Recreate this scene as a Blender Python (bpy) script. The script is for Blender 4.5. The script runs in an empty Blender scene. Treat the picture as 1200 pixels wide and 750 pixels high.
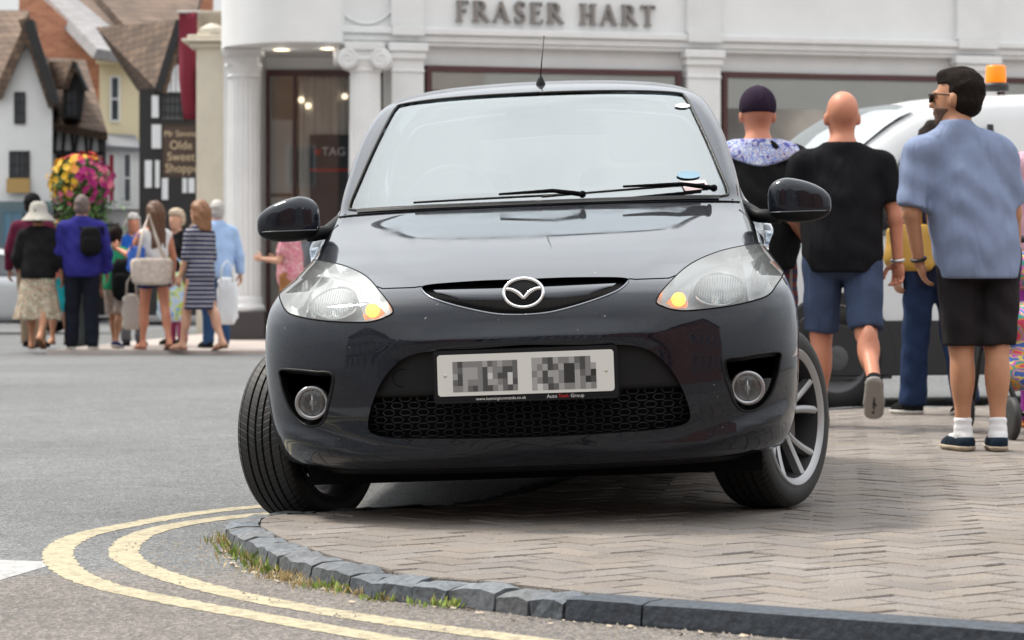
import bpy, bmesh, math, random
import numpy as np
from mathutils import Vector, Matrix, noise
from mathutils.geometry import delaunay_2d_cdt
R = math.radians
random.seed(7); rng = np.random.default_rng(7)
scn = bpy.context.scene
COL = scn.collection

# ------------------------------------------------------------------ camera
F, PX, PY, CH = 3150.0, 600.0, 337.0, 0.71      # focal in photo pixels, principal x, horizon row, eye height
cd = bpy.data.cameras.new('camera'); cam = bpy.data.objects.new('camera', cd); COL.objects.link(cam)
cam.location = (0, 0, CH); cam.rotation_euler = (R(90), 0, 0)
cd.sensor_width = 36.0; cd.lens = 36.0 * F / 1200.0
cd.shift_y = -(375.0 - PY) / 1200.0
cd.clip_end = 2000.0; cd.clip_start = 0.1
cd.dof.use_dof = True; cd.dof.focus_distance = 8.15; cd.dof.aperture_fstop = 7.0
scn.camera = cam

# ------------------------------------------------------------------ sky and sun
SUN_EL, SUN_AZ = 56.0, 298.0         # azimuth measured from +Y clockwise: high on the left
w = bpy.data.worlds.new('World'); scn.world = w; w.use_nodes = True
nt = w.node_tree; nt.nodes.clear()
out = nt.nodes.new('ShaderNodeOutputWorld'); bg = nt.nodes.new('ShaderNodeBackground')
sky = nt.nodes.new('ShaderNodeTexSky'); sky.sky_type = 'NISHITA'; sky.sun_disc = False
sky.sun_elevation = R(SUN_EL); sky.sun_rotation = R(SUN_AZ); sky.air_density = 1.0; sky.dust_density = 2.0
tc = nt.nodes.new('ShaderNodeTexCoord'); mp = nt.nodes.new('ShaderNodeMapping'); mp.inputs['Scale'].default_value = (1, 1, 2.4)
nz = nt.nodes.new('ShaderNodeTexNoise'); nz.inputs['Scale'].default_value = 2.2; nz.inputs['Detail'].default_value = 6
cr = nt.nodes.new('ShaderNodeValToRGB'); cr.color_ramp.elements[0].position = 0.32; cr.color_ramp.elements[1].position = 0.52
cr.color_ramp.elements[0].color = (.72, .72, .72, 1); cr.color_ramp.elements[1].color = (1, 1, 1, 1)
mx = nt.nodes.new('ShaderNodeMix'); mx.data_type = 'RGBA'
nt.links.new(tc.outputs['Generated'], mp.inputs[0]); nt.links.new(mp.outputs[0], nz.inputs['Vector'])
nt.links.new(nz.outputs['Fac'], cr.inputs[0]); nt.links.new(cr.outputs[0], mx.inputs[0])
nt.links.new(sky.outputs[0], mx.inputs[6]); mx.inputs[7].default_value = (14.1, 14.2, 14.3, 1)
sp = nt.nodes.new('ShaderNodeSeparateXYZ'); nt.links.new(tc.outputs['Generated'], sp.inputs[0])      # an overcast sky is brightest overhead
zr = nt.nodes.new('ShaderNodeMapRange'); zr.inputs[1].default_value = 0.0; zr.inputs[2].default_value = 0.9; zr.inputs[3].default_value = 0.34; zr.inputs[4].default_value = 1.25
nt.links.new(sp.outputs['Z'], zr.inputs[0]); vs_ = nt.nodes.new('ShaderNodeVectorMath'); vs_.operation = 'SCALE'; nt.links.new(mx.outputs[2], vs_.inputs[0]); nt.links.new(zr.outputs[0], vs_.inputs['Scale'])
nt.links.new(vs_.outputs[0], bg.inputs[0]); bg.inputs[1].default_value = 0.092
nt.links.new(bg.outputs[0], out.inputs[0])
sd = bpy.data.lights.new('sun', 'SUN'); sun = bpy.data.objects.new('sun', sd); COL.objects.link(sun)
sd.energy = 3.0; sd.angle = R(11); sd.color = (1.0, .93, .83)
_az = R(SUN_AZ); _el = R(SUN_EL)
sun.rotation_euler = Vector((math.sin(_az)*math.cos(_el), math.cos(_az)*math.cos(_el), math.sin(_el))).to_track_quat('Z', 'Y').to_euler()
scn.view_settings.view_transform = 'Standard'; scn.view_settings.look = 'None'
scn.view_settings.exposure = 0.46; scn.view_settings.gamma = 1.0; scn.view_settings.use_curve_mapping = False
scn.cycles.max_bounces = 7; scn.cycles.glossy_bounces = 4; scn.cycles.transparent_max_bounces = 12
scn.cycles.caustics_reflective = False; scn.cycles.caustics_refractive = False

# ------------------------------------------------------------------ helpers
def P3(px, py, d):                    # photo pixel at distance d -> point
    return Vector(((px-PX)*d/F, d, CH-(py-PY)*d/F))
def G3(px, py, z=0.0):                # photo pixel on the level z -> point
    return P3(px, py, F*(CH-z)/(py-PY))
def smooth_np(a, k):
    for _ in range(k): a = np.concatenate([[a[0]], .25*a[:-2]+.5*a[1:-1]+.25*a[2:], [a[-1]]])
    return a

MATS = {}
def M(name, col, rough=.6, metal=0., var=.0, vscale=8., bump=0., bscale=60., coat=0., spec=.5, emit=None, es=0., trans=0., ior=1.45, alpha=1., sheen=0., col2=None):
    if name in MATS: return MATS[name]
    m = bpy.data.materials.new(name); m.use_nodes = True; n = m.node_tree; b = n.nodes['Principled BSDF']
    b.inputs['Base Color'].default_value = (*col, 1); b.inputs['Roughness'].default_value = rough
    b.inputs['Metallic'].default_value = metal; b.inputs['Coat Weight'].default_value = coat; b.inputs['Coat Roughness'].default_value = .02
    b.inputs['Specular IOR Level'].default_value = spec; b.inputs['Transmission Weight'].default_value = trans
    b.inputs['IOR'].default_value = ior; b.inputs['Alpha'].default_value = alpha; b.inputs['Sheen Weight'].default_value = sheen
    if emit: b.inputs['Emission Color'].default_value = (*emit, 1); b.inputs['Emission Strength'].default_value = es
    t = n.nodes.new('ShaderNodeTexCoord')
    if var or col2:
        z = n.nodes.new('ShaderNodeTexNoise'); z.inputs['Scale'].default_value = vscale; z.inputs['Detail'].default_value = 7; z.inputs['Roughness'].default_value = .65
        n.links.new(t.outputs['Object'], z.inputs['Vector'])
        x = n.nodes.new('ShaderNodeMix'); x.data_type = 'RGBA'
        c2 = col2 or tuple(min(1, c*(1+var)) for c in col)
        x.inputs[6].default_value = (*[c*(1-var) for c in col], 1); x.inputs[7].default_value = (*c2, 1)
        rp = n.nodes.new('ShaderNodeMapRange'); rp.inputs[1].default_value = .3; rp.inputs[2].default_value = .7
        n.links.new(z.outputs['Fac'], rp.inputs[0]); n.links.new(rp.outputs[0], x.inputs[0]); n.links.new(x.outputs[2], b.inputs['Base Color'])
    if bump:
        z = n.nodes.new('ShaderNodeTexNoise'); z.inputs['Scale'].default_value = bscale; z.inputs['Detail'].default_value = 4
        n.links.new(t.outputs['Object'], z.inputs['Vector'])
        u = n.nodes.new('ShaderNodeBump'); u.inputs['Strength'].default_value = bump; u.inputs['Distance'].default_value = .01
        n.links.new(z.outputs['Fac'], u.inputs['Height']); n.links.new(u.outputs[0], b.inputs['Normal'])
    MATS[name] = m; return m

def link(name, me, mat=None, parent=None, smooth=False):
    if mat is not None:
        for mm in (mat if isinstance(mat, (list, tuple)) else [mat]): me.materials.append(mm)
    if smooth:
        for p in me.polygons: p.use_smooth = True
    o = bpy.data.objects.new(name, me); COL.objects.link(o)
    if parent: o.parent = parent
    return o
def mesh(name, verts, faces, mat=None, parent=None, smooth=False, mi=None):
    me = bpy.data.meshes.new(name)
    me.from_pydata([tuple(map(float, v)) for v in verts], [], [tuple(int(i) for i in f) for f in faces]); me.update()
    o = link(name, me, mat, parent, smooth)
    if mi is not None: me.polygons.foreach_set('material_index', list(mi))
    return o
def tag(o, label=None, cat=None, group=None, kind=None):
    if label: o['label'] = label
    if cat: o['category'] = cat
    if group: o['group'] = group
    if kind: o['kind'] = kind
    return o
def empty(name, loc=(0, 0, 0), rz=0., label=None, cat=None, group=None):
    o = bpy.data.objects.new(name, None); COL.objects.link(o); o.location = loc; o.rotation_euler = (0, 0, rz); o.empty_display_size = .1
    return tag(o, label, cat, group)

class MB:                              # collects shapes, builds ONE mesh
    def __init__(s): s.v = []; s.f = []; s.m = []
    def add(s, vs, fs, mi=0):
        k = len(s.v); s.v += [tuple(v) for v in vs]; s.f += [tuple(i+k for i in f) for f in fs]; s.m += [mi]*len(fs); return s
    def box(s, lo, hi, mi=0, T=None):
        x0, y0, z0 = lo; x1, y1, z1 = hi
        vs = [(x0,y0,z0),(x1,y0,z0),(x1,y1,z0),(x0,y1,z0),(x0,y0,z1),(x1,y0,z1),(x1,y1,z1),(x0,y1,z1)]
        if T: vs = [T @ Vector(v) for v in vs]
        return s.add(vs, [(3,2,1,0),(4,5,6,7),(0,1,5,4),(1,2,6,5),(2,3,7,6),(3,0,4,7)], mi)
    def prism(s, pts, y0, y1, mi=0, T=None):      # outline in x,z extruded along y
        n = len(pts); vs = [(p[0], y0, p[1]) for p in pts] + [(p[0], y1, p[1]) for p in pts]
        if T: vs = [T @ Vector(v) for v in vs]
        fs = [tuple(range(n)), tuple(range(2*n-1, n-1, -1))] + [(i, i+n, (i+1) % n+n, (i+1) % n) for i in range(n)]
        return s.add(vs, fs, mi)
    def tube(s, pts, r, n=8, mi=0, closed=False, cap=True):
        pts = [Vector(p) for p in pts]; L = len(pts); rr = r if isinstance(r, (list, tuple)) else [r]*L
        k = len(s.v); up = None
        for i, p in enumerate(pts):
            a = pts[(i-1) % L] if (closed or i > 0) else p; b = pts[(i+1) % L] if (closed or i < L-1) else p
            d = (b-a).normalized()
            if up is None: up = Vector((0, 0, 1)) if abs(d.z) < .9 else Vector((1, 0, 0))
            x = d.cross(up).normalized(); y = x.cross(d).normalized(); up = y
            s.v += [tuple(p + rr[i]*(math.cos(t)*x+math.sin(t)*y)) for t in [2*math.pi*j/n for j in range(n)]]
        for i in range(L if closed else L-1):
            a = k+i*n; b = k+((i+1) % L)*n
            for j in range(n): s.f.append((a+j, b+j, b+(j+1) % n, a+(j+1) % n)); s.m.append(mi)
        if cap and not closed:
            s.f.append(tuple(k+j for j in range(n))); s.f.append(tuple(k+(L-1)*n+j for j in reversed(range(n)))); s.m += [mi, mi]
        return s
    def lathe(s, prof, n=48, axis='Z', c=(0, 0, 0), mi=0, a0=0, a1=2*math.pi):   # prof: (radius, along)
        k = len(s.v); full = abs(a1-a0-2*math.pi) < 1e-6; nn = n if full else n+1
        for (r, h) in prof:
            for j in range(nn):
                t = a0+(a1-a0)*j/n; x, y = r*math.cos(t), r*math.sin(t)
                q = (x, y, h) if axis == 'Z' else ((h, x, y) if axis == 'X' else (x, h, y))
                s.v.append((q[0]+c[0], q[1]+c[1], q[2]+c[2]))
        for i in range(len(prof)-1):
            for j in range(n):
                s.f.append((k+i*nn+j, k+i*nn+(j+1) % nn, k+(i+1)*nn+(j+1) % nn, k+(i+1)*nn+j)); s.m.append(mi)
        return s
    def ico(s, c, r, sub=1, mi=0, jit=0.):
        bm = bmesh.new(); bmesh.ops.create_icosphere(bm, subdivisions=sub, radius=1); bm.verts.ensure_lookup_table()
        rr = r if isinstance(r, (tuple, list)) else (r, r, r)
        vs = []
        for v in bm.verts:
            j = 1+random.uniform(-jit, jit); vs.append((c[0]+v.co.x*rr[0]*j, c[1]+v.co.y*rr[1]*j, c[2]+v.co.z*rr[2]*j))
        s.add(vs, [tuple(v.index for v in f.verts) for f in bm.faces], mi); bm.free(); return s
    def build(s, name, mat, parent=None, smooth=False, bevel=0., seg=2):
        o = mesh(name, s.v, s.f, mat, parent, smooth, s.m if any(s.m) else None)
        if bevel:
            b = o.modifiers.new('bevel', 'BEVEL'); b.width = bevel; b.segments = seg; b.limit_method = 'ANGLE'; b.angle_limit = R(40)
            b.harden_normals = False
        return o
def smooth_angle(o, deg=40):
    me = o.data
    bm = bmesh.new(); bm.from_mesh(me)
    for e in bm.edges:
        e.smooth = not (len(e.link_faces) == 2 and e.calc_face_angle(0) > R(deg))
    for f in bm.faces: f.smooth = True
    bm.to_mesh(me); bm.free()
def catmull(pts, n=8, closed=False):
    pts = [Vector(p) for p in pts]; L = len(pts); o = []
    for i in range(L if closed else L-1):
        p0 = pts[(i-1) % L] if (closed or i > 0) else pts[i]; p1 = pts[i]; p2 = pts[(i+1) % L]
        p3 = pts[(i+2) % L] if (closed or i+2 < L) else p2
        for k in range(n):
            t = k/n; o.append(.5*((2*p1)+(-p0+p2)*t+(2*p0-5*p1+4*p2-p3)*t*t+(-p0+3*p1-3*p2+p3)*t**3))
    if not closed: o.append(pts[-1])
    return o
def inpoly(pt, poly):
    x, y = pt; c = False; j = len(poly)-1
    for i in range(len(poly)):
        xi, yi = poly[i]; xj, yj = poly[j]
        if (yi > y) != (yj > y) and x < (xj-xi)*(y-yi)/(yj-yi)+xi: c = not c
        j = i
    return c
def text_mesh(name, body, size, mat, parent=None, T=None, depth=.004, align='CENTER', sx=1.0):
    cu = bpy.data.curves.new(name, 'FONT'); cu.body = body; cu.size = size; cu.extrude = depth; cu.align_x = align; cu.align_y = 'CENTER'; cu.resolution_u = 3
    t = bpy.data.objects.new(name, cu); COL.objects.link(t); dg = bpy.context.evaluated_depsgraph_get()
    me = bpy.data.meshes.new_from_object(t.evaluated_get(dg)); bpy.data.objects.remove(t); bpy.data.curves.remove(cu)
    me.name = name
    me.transform(Matrix.Diagonal((sx, 1, 1, 1)))
    me.transform(Matrix.Rotation(R(90), 4, 'X'))       # stands upright, reads from -Y
    if T: me.transform(T)
    me.materials.clear()
    return link(name, me, mat, parent)
# ------------------------------------------------------------------ ground, road, pavement, kerb, markings
ROADZ = -.055
def attr_mat(name, rough, bump, bscale, spec=.3, detail=True):     # colour from a per-stone face attribute 'tint'
    m = bpy.data.materials.new(name); m.use_nodes = True; n = m.node_tree; b = n.nodes['Principled BSDF']
    b.inputs['Roughness'].default_value = rough; b.inputs['Specular IOR Level'].default_value = spec
    a = n.nodes.new('ShaderNodeAttribute'); a.attribute_name = 'tint'
    t = n.nodes.new('ShaderNodeTexCoord'); z = n.nodes.new('ShaderNodeTexNoise'); z.inputs['Scale'].default_value = bscale; z.inputs['Detail'].default_value = 6
    z2 = n.nodes.new('ShaderNodeTexNoise'); z2.inputs['Scale'].default_value = 1.7; z2.inputs['Detail'].default_value = 5
    n.links.new(t.outputs['Object'], z.inputs['Vector']); n.links.new(t.outputs['Object'], z2.inputs['Vector'])
    r = n.nodes.new('ShaderNodeMapRange'); r.inputs[1].default_value = .25; r.inputs[2].default_value = .75; r.inputs[3].default_value = .62; r.inputs[4].default_value = 1.35
    r2 = n.nodes.new('ShaderNodeMapRange'); r2.inputs[1].default_value = .3; r2.inputs[2].default_value = .7; r2.inputs[3].default_value = .82; r2.inputs[4].default_value = 1.12
    n.links.new(z.outputs['Fac'], r.inputs[0]); n.links.new(z2.outputs['Fac'], r2.inputs[0])
    mm = n.nodes.new('ShaderNodeMath'); mm.operation = 'MULTIPLY'; n.links.new(r.outputs[0], mm.inputs[0]); n.links.new(r2.outputs[0], mm.inputs[1])
    v = n.nodes.new('ShaderNodeVectorMath'); v.operation = 'SCALE'; n.links.new(a.outputs['Color'], v.inputs[0]); n.links.new(mm.outputs[0], v.inputs['Scale'])
    vg = n.nodes.new('ShaderNodeTexVoronoi'); vg.inputs['Scale'].default_value = 2.3; n.links.new(t.outputs['Object'], vg.inputs['Vector'])      # old chewing gum and drips
    rg = n.nodes.new('ShaderNodeMapRange'); rg.inputs[1].default_value = .045; rg.inputs[2].default_value = .06; rg.inputs[3].default_value = .55; rg.inputs[4].default_value = 1.0; n.links.new(vg.outputs['Distance'], rg.inputs[0])
    v2 = n.nodes.new('ShaderNodeVectorMath'); v2.operation = 'SCALE'; n.links.new(v.outputs[0], v2.inputs[0]); n.links.new(rg.outputs[0], v2.inputs['Scale']); n.links.new(v2.outputs[0], b.inputs['Base Color'])
    u = n.nodes.new('ShaderNodeBump'); u.inputs['Strength'].default_value = bump; u.inputs['Distance'].default_value = .006
    n.links.new(z.outputs['Fac'], u.inputs['Height']); n.links.new(u.outputs[0], b.inputs['Normal'])
    return m
def set_tint(o, cols):                # one colour per face
    me = o.data; a = me.attributes.new('tint', 'FLOAT_COLOR', 'FACE')
    a.data.foreach_set('color', np.array([(c[0], c[1], c[2], 1) for c in cols], dtype=np.float32).ravel())

def asphalt():
    m = bpy.data.materials.new('asphalt'); m.use_nodes = True; n = m.node_tree; b = n.nodes['Principled BSDF']
    b.inputs['Roughness'].default_value = .75; b.inputs['Specular IOR Level'].default_value = .35
    t = n.nodes.new('ShaderNodeTexCoord')
    def noise_(sc, det=6, rgh=.6):
        z = n.nodes.new('ShaderNodeTexNoise'); z.inputs['Scale'].default_value = sc; z.inputs['Detail'].default_value = det; z.inputs['Roughness'].default_value = rgh
        n.links.new(t.outputs['Object'], z.inputs['Vector']); return z
    vo = n.nodes.new('ShaderNodeTexVoronoi'); vo.inputs['Scale'].default_value = 120; n.links.new(t.outputs['Object'], vo.inputs['Vector'])
    cr = n.nodes.new('ShaderNodeValToRGB'); e = cr.color_ramp.elements
    e[0].position = .15; e[0].color = (.092, .099, .105, 1); e[1].position = .85; e[1].color = (.255, .262, .265, 1)
    k = e.new(.5); k.color = (.150, .155, .158, 1)
    n.links.new(vo.outputs['Color'], cr.inputs[0])
    big = noise_(.35, 5); r = n.nodes.new('ShaderNodeMapRange'); r.inputs[1].default_value = .3; r.inputs[2].default_value = .7; r.inputs[3].default_value = .72; r.inputs[4].default_value = 1.05
    n.links.new(big.outputs['Fac'], r.inputs[0])
    mid = noise_(6, 6, .7); r3 = n.nodes.new('ShaderNodeMapRange'); r3.inputs[1].default_value = .3; r3.inputs[2].default_value = .7; r3.inputs[3].default_value = .85; r3.inputs[4].default_value = 1.15
    n.links.new(mid.outputs['Fac'], r3.inputs[0])
    q = n.nodes.new('ShaderNodeMath'); q.operation = 'MULTIPLY'; n.links.new(r.outputs[0], q.inputs[0]); n.links.new(r3.outputs[0], q.inputs[1])
    v = n.nodes.new('ShaderNodeVectorMath'); v.operation = 'SCALE'; n.links.new(cr.outputs[0], v.inputs[0]); n.links.new(q.outputs[0], v.inputs['Scale'])
    # grit: warmer and coarser close to the kerb where the old surface starts
    sx = n.nodes.new('ShaderNodeSeparateXYZ'); n.links.new(t.outputs['Object'], sx.inputs[0])
    ed = noise_(1.3, 4); ad = n.nodes.new('ShaderNodeMath'); ad.operation = 'MULTIPLY_ADD'; ad.inputs[1].default_value = 2.0
    n.links.new(ed.outputs['Fac'], ad.inputs[0]); n.links.new(sx.outputs['Y'], ad.inputs[2])
    w1 = n.nodes.new('ShaderNodeMapRange'); w1.inputs[1].default_value = 8.5; w1.inputs[2].default_value = 7.9; n.links.new(ad.outputs[0], w1.inputs[0])
    mx = n.nodes.new('ShaderNodeMix'); mx.data_type = 'RGBA'; mx.blend_type = 'MULTIPLY'; mx.inputs[7].default_value = (1.12, .98, .88, 1)
    n.links.new(w1.outputs[0], mx.inputs[0]); n.links.new(v.outputs[0], mx.inputs[6]); n.links.new(mx.outputs[2], b.inputs['Base Color'])
    u = n.nodes.new('ShaderNodeBump'); u.inputs['Strength'].default_value = .9; u.inputs['Distance'].default_value = .006
    n.links.new(vo.outputs['Distance'], u.inputs['Height']); n.links.new(u.outputs[0], b.inputs['Normal'])
    return m
m_road = asphalt()
tag(mesh('ground', [(-600,-300,-.12),(600,-300,-.12),(600,1500,-.12),(-600,1500,-.12)], [(0,1,2,3)], M('earth', (.16,.15,.13), .95, var=.3, vscale=.3)), kind='structure')
# the road: a sheet with slight undulation
gx = np.concatenate([np.linspace(-60,-6,12), np.linspace(-5,8,53), np.linspace(9,60,12)]); gy = np.concatenate([np.linspace(-40,4,8), np.linspace(4.5,20,63), np.linspace(22,260,22)])
vs = [(x, y, ROADZ - .0) for y in gy for x in gx]; nx = len(gx)
fs = [(j*nx+i, j*nx+i+1, (j+1)*nx+i+1, (j+1)*nx+i) for j in range(len(gy)-1) for i in range(nx-1)]
tag(mesh('road', vs, fs, m_road), kind='structure')

# kerb line, outer top edge, anticlockwise from the right foreground round the tip and away behind the car
near = [(1320,746),(1200,738),(1040,727),(887,716),(770,707),(662,699),(575,689),(496,681),(446,677),(406,668),(369,658),(342,651),(312,641),(283,629),(268,619),(265,611),(276,604),(310,600),(360,597),(430,594),(520,588)]
KL = [G3(*p).to_2d() for p in near]
KL = [Vector((5.2, 5.35)), Vector((3.6, 5.35)) + (KL[0]-KL[0])] + KL
KL[1] = Vector((KL[2].x+1.2, KL[2].y-.16)); KL[0] = Vector((KL[2].x+3.4, KL[2].y-.42))
KL += [Vector(p) for p in [(.02,9.6),(.22,10.6),(.4,11.8),(.7,13.4),(1.2,15.0),(2.2,16.0),(4.0,16.5),(8.0,16.9)]]
KC = [v.to_2d() for v in catmull([v.to_3d() for v in KL], 14)]
def arclen(c):
    s = [0.]
    for a, b in zip(c[:-1], c[1:]): s.append(s[-1]+(b-a).length)
    return s
KS = arclen(KC)
def kpt(s, off=0.):                   # point at arclength s, moved off to the inside (left of travel = towards pavement?)
    s = min(max(s, 0), KS[-1]-1e-4)
    i = int(np.searchsorted(KS, s, side='right'))-1; i = min(i, len(KC)-2)
    t = (s-KS[i])/max(1e-9, KS[i+1]-KS[i]); p = KC[i].lerp(KC[i+1], t)
    i0 = max(0, i-3); i1 = min(len(KC)-1, i+4); d = (KC[i1]-KC[i0]).normalized(); nrm = Vector((d.y, -d.x))   # right of travel = pavement side
    return p + nrm*off
s_long = KS[14*7]                      # photo pixel 662: end of the long kerb stones (near[5])
KW = .10
mb = MB(); tints = []
def stone(s0, s1, width, top, rough, col, nseg=2, gap=.004):
    s0 += gap; s1 -= gap; k = len(mb.v); ny = 3; nzr = 3; seed = random.random()*90
    g = []
    for i in range(nseg+1):
        s = s0+(s1-s0)*i/nseg
        for j in range(ny+1):
            o = width*j/ny+ .001
            p = kpt(s, o); g.append(Vector((p.x, p.y, top)))
    # vertical outer face rows
    idx = {}
    def put(v):
        if rough:
            q = v*23+Vector((seed, 0, 0)); nn = noise.noise_vector(q)*rough; v = v+nn+ noise.noise_vector(v*9+Vector((seed,3,1)))*rough*.9
        mb.v.append(tuple(v)); return len(mb.v)-1
    rnd = .010 if rough else .005
    top_i = [[None]*(ny+1) for _ in range(nseg+1)]
    for i in range(nseg+1):
        for j in range(ny+1):
            v = g[i*(ny+1)+j].copy()
            if j == 0: v.z -= rnd*.9; p = kpt(s0+(s1-s0)*i/nseg, .002); v.x, v.y = p.x, p.y
            if i in (0, nseg): v.z -= rnd*.5
            top_i[i][j] = put(v)
    rows = [[top_i[i][0] for i in range(nseg+1)]]
    for r in range(1, nzr+1):
        rows.append([put(Vector((*kpt(s0+(s1-s0)*i/nseg, -.003 if not rough else -.008+ .012*(r/nzr)), top-rnd-(top+.13)*r/nzr))) for i in range(nseg+1)])
    cnt = 0
    for i in range(nseg):
        for j in range(ny): mb.f.append((top_i[i][j], top_i[i+1][j], top_i[i+1][j+1], top_i[i][j+1])); cnt += 1; tints.append([c*1.45 for c in col])  # tops tinted paler than sides: wear, plus light from above put into the colour
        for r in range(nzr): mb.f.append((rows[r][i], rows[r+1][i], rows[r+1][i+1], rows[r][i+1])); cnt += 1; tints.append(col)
    for i in (0, nseg):                # end faces
        b0 = put(Vector((*kpt(s0 if i == 0 else s1, width), top-.12)))
        f = [top_i[i][j] for j in range(ny+1)]+[b0]+[rows[r][i] for r in range(nzr, 0, -1)]
        mb.f.append(tuple(f if i == 0 else reversed(f))); cnt += 1; tints.append(col)
    mb.m += [0]*cnt
s = .0
while s < s_long-.05:
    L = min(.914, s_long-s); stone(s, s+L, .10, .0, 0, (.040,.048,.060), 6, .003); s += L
while s < KS[-1]-.5:
    L = random.uniform(.11, .185) if s < s_long+4.5 else .6
    t = random.uniform(.75, 1.3); warm = random.uniform(0, .015)
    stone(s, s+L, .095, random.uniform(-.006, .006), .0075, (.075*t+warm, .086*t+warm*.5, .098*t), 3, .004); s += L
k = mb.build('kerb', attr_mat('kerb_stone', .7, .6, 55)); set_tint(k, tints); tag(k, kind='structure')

# pavement of small block pavers in herringbone
inner = [kpt(s_, .104) for s_ in np.arange(0, KS[-1]-.2, .06)]
REG = [(p.x, p.y) for p in inner] + [(8.0, 16.6), (12, 16.6), (12, 5.0)]
REGv = REG
base = MB(); 
tri = delaunay_2d_cdt([Vector(p) for p in REG], [(i, (i+1) % len(REG)) for i in range(len(REG))], [], 1, 1e-6)
mesh('pavement_bed', [(v.x, v.y, -.007) for v in tri[0]], tri[2], M('mortar', (.06,.052,.045), .95, var=.3, vscale=30))
tag(bpy.data.objects['pavement_bed'], kind='structure')
def clip_rect(subj, rect):            # Sutherland-Hodgman, rect convex ccw
    outp = subj
    for i in range(4):
        a = rect[i]; b = rect[(i+1) % 4]; inp = outp; outp = []
        if not inp: break
        def side(p): return (b[0]-a[0])*(p[1]-a[1])-(b[1]-a[1])*(p[0]-a[0])
        for j in range(len(inp)):
            p = inp[j-1]; q = inp[j]; sp = side(p); sq = side(q)
            if sq >= 0:
                if sp < 0: t = sp/(sp-sq); outp.append((p[0]+(q[0]-p[0])*t, p[1]+(q[1]-p[1])*t))
                outp.append(q)
            elif sp >= 0: t = sp/(sp-sq); outp.append((p[0]+(q[0]-p[0])*t, p[1]+(q[1]-p[1])*t))
    return outp
mb2 = MB(); tn = []
BW, BL, gp_ = .105, .21, .0034
ang = R(38); ca, sa = math.cos(ang), math.sin(ang)
Rg = np.array(REG)
def inside(p): return inpoly(p, REG)
def paver(x0, y0, w_, h_):
    x0 += gp_; y0 += gp_; w_ -= 2*gp_; h_ -= 2*gp_
    c = [(x0, y0), (x0+w_, y0), (x0+w_, y0+h_), (x0, y0+h_)]
    c = [(x*ca-y*sa+3, x*sa+y*ca+10) for x, y in c]
    if min(p[0] for p in c) > 9 or max(p[1] for p in c) < 5.2 or max(p[1] for p in c) > 17.2 or max(p[0] for p in c) < -1.3: return
    ins = [inside(p) for p in c]
    if not any(ins):
        return
    if not all(ins):
        near_reg = REG
        c = clip_rect(near_reg, c)
        if len(c) < 3: return
        cc = []
        for p in c:
            if not cc or (abs(p[0]-cc[-1][0])+abs(p[1]-cc[-1][1])) > 1e-4: cc.append(p)
        c = cc
        if len(c) < 3: return
        A = sum(c[i-1][0]*c[i][1]-c[i][0]*c[i-1][1] for i in range(len(c)))
        if abs(A) < .0006: return
        if A < 0: c = c[::-1]
    n = len(c); cx = sum(p[0] for p in c)/n; cy = sum(p[1] for p in c)/n
    z = random.uniform(-.0025, .0015); tx = random.uniform(-.012, .012); ty = random.uniform(-.012, .012)
    def zz(x, y): return z+(x-cx)*tx+(y-cy)*ty
    k = 1-.05
    top = [(cx+(p[0]-cx)*k, cy+(p[1]-cy)*k, zz(*p)) for p in c]; mid = [(p[0], p[1], zz(*p)-.004) for p in c]; bot = [(p[0], p[1], -.03) for p in c]
    fs = [tuple(range(n))]+[(n+i, n+(i+1) % n, (i+1) % n, i) for i in range(n)]+[(2*n+i, 2*n+(i+1) % n, n+(i+1) % n, n+i) for i in range(n)]
    mb2.add(top+mid+bot, fs)
    g = random.gauss(1, .055); wm = random.uniform(-.006, .006)
    tn.extend([(.215*g+wm, .192*g, .172*g-wm)]*len(fs))
for i in range(-70, 75):
    for j in range(-70, 75):
        # 2x1 herringbone: step (1,1) diag
        k_ = (i-j) % 4
        x, y = i*BW, j*BW
        if k_ == 0: paver(x, y, BL, BW)
        elif k_ == 2: paver(x, y, BW, BL) if False else None
for i in range(-70, 75):
    for j in range(-70, 75):
        if (i-j) % 4 == 3: paver(i*BW, j*BW, BW, BL)
pv = mb2.build('pavement', attr_mat('block_paver', .8, .7, 190)); set_tint(pv, tn); tag(pv, kind='structure')

# yellow and white markings: thin worn sheets on the road
def worn(name, col, wear=.42):
    m = bpy.data.materials.new(name); m.use_nodes = True; n = m.node_tree; b = n.nodes['Principled BSDF']; b.inputs['Roughness'].default_value = .7
    t = n.nodes.new('ShaderNodeTexCoord'); z = n.nodes.new('ShaderNodeTexNoise'); z.inputs['Scale'].default_value = 28; z.inputs['Detail'].default_value = 8; z.inputs['Roughness'].default_value = .8
    n.links.new(t.outputs['Object'], z.inputs['Vector']); cr = n.nodes.new('ShaderNodeValToRGB'); e = cr.color_ramp.elements
    e[0].position = wear-.07; e[0].color = tuple(c*.55 for c in col)+(1,); e[1].position = wear+.07; e[1].color = (*col, 1)
    n.links.new(z.outputs['Fac'], cr.inputs[0]); n.links.new(cr.outputs[0], b.inputs['Base Color'])
    z3 = n.nodes.new('ShaderNodeTexNoise'); z3.inputs['Scale'].default_value = 160; n.links.new(t.outputs['Object'], z3.inputs['Vector'])
    u = n.nodes.new('ShaderNodeBump'); u.inputs['Strength'].default_value = .6; u.inputs['Distance'].default_value = .004; n.links.new(z3.outputs['Fac'], u.inputs['Height']); n.links.new(u.outputs[0], b.inputs['Normal'])
    return m
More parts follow.
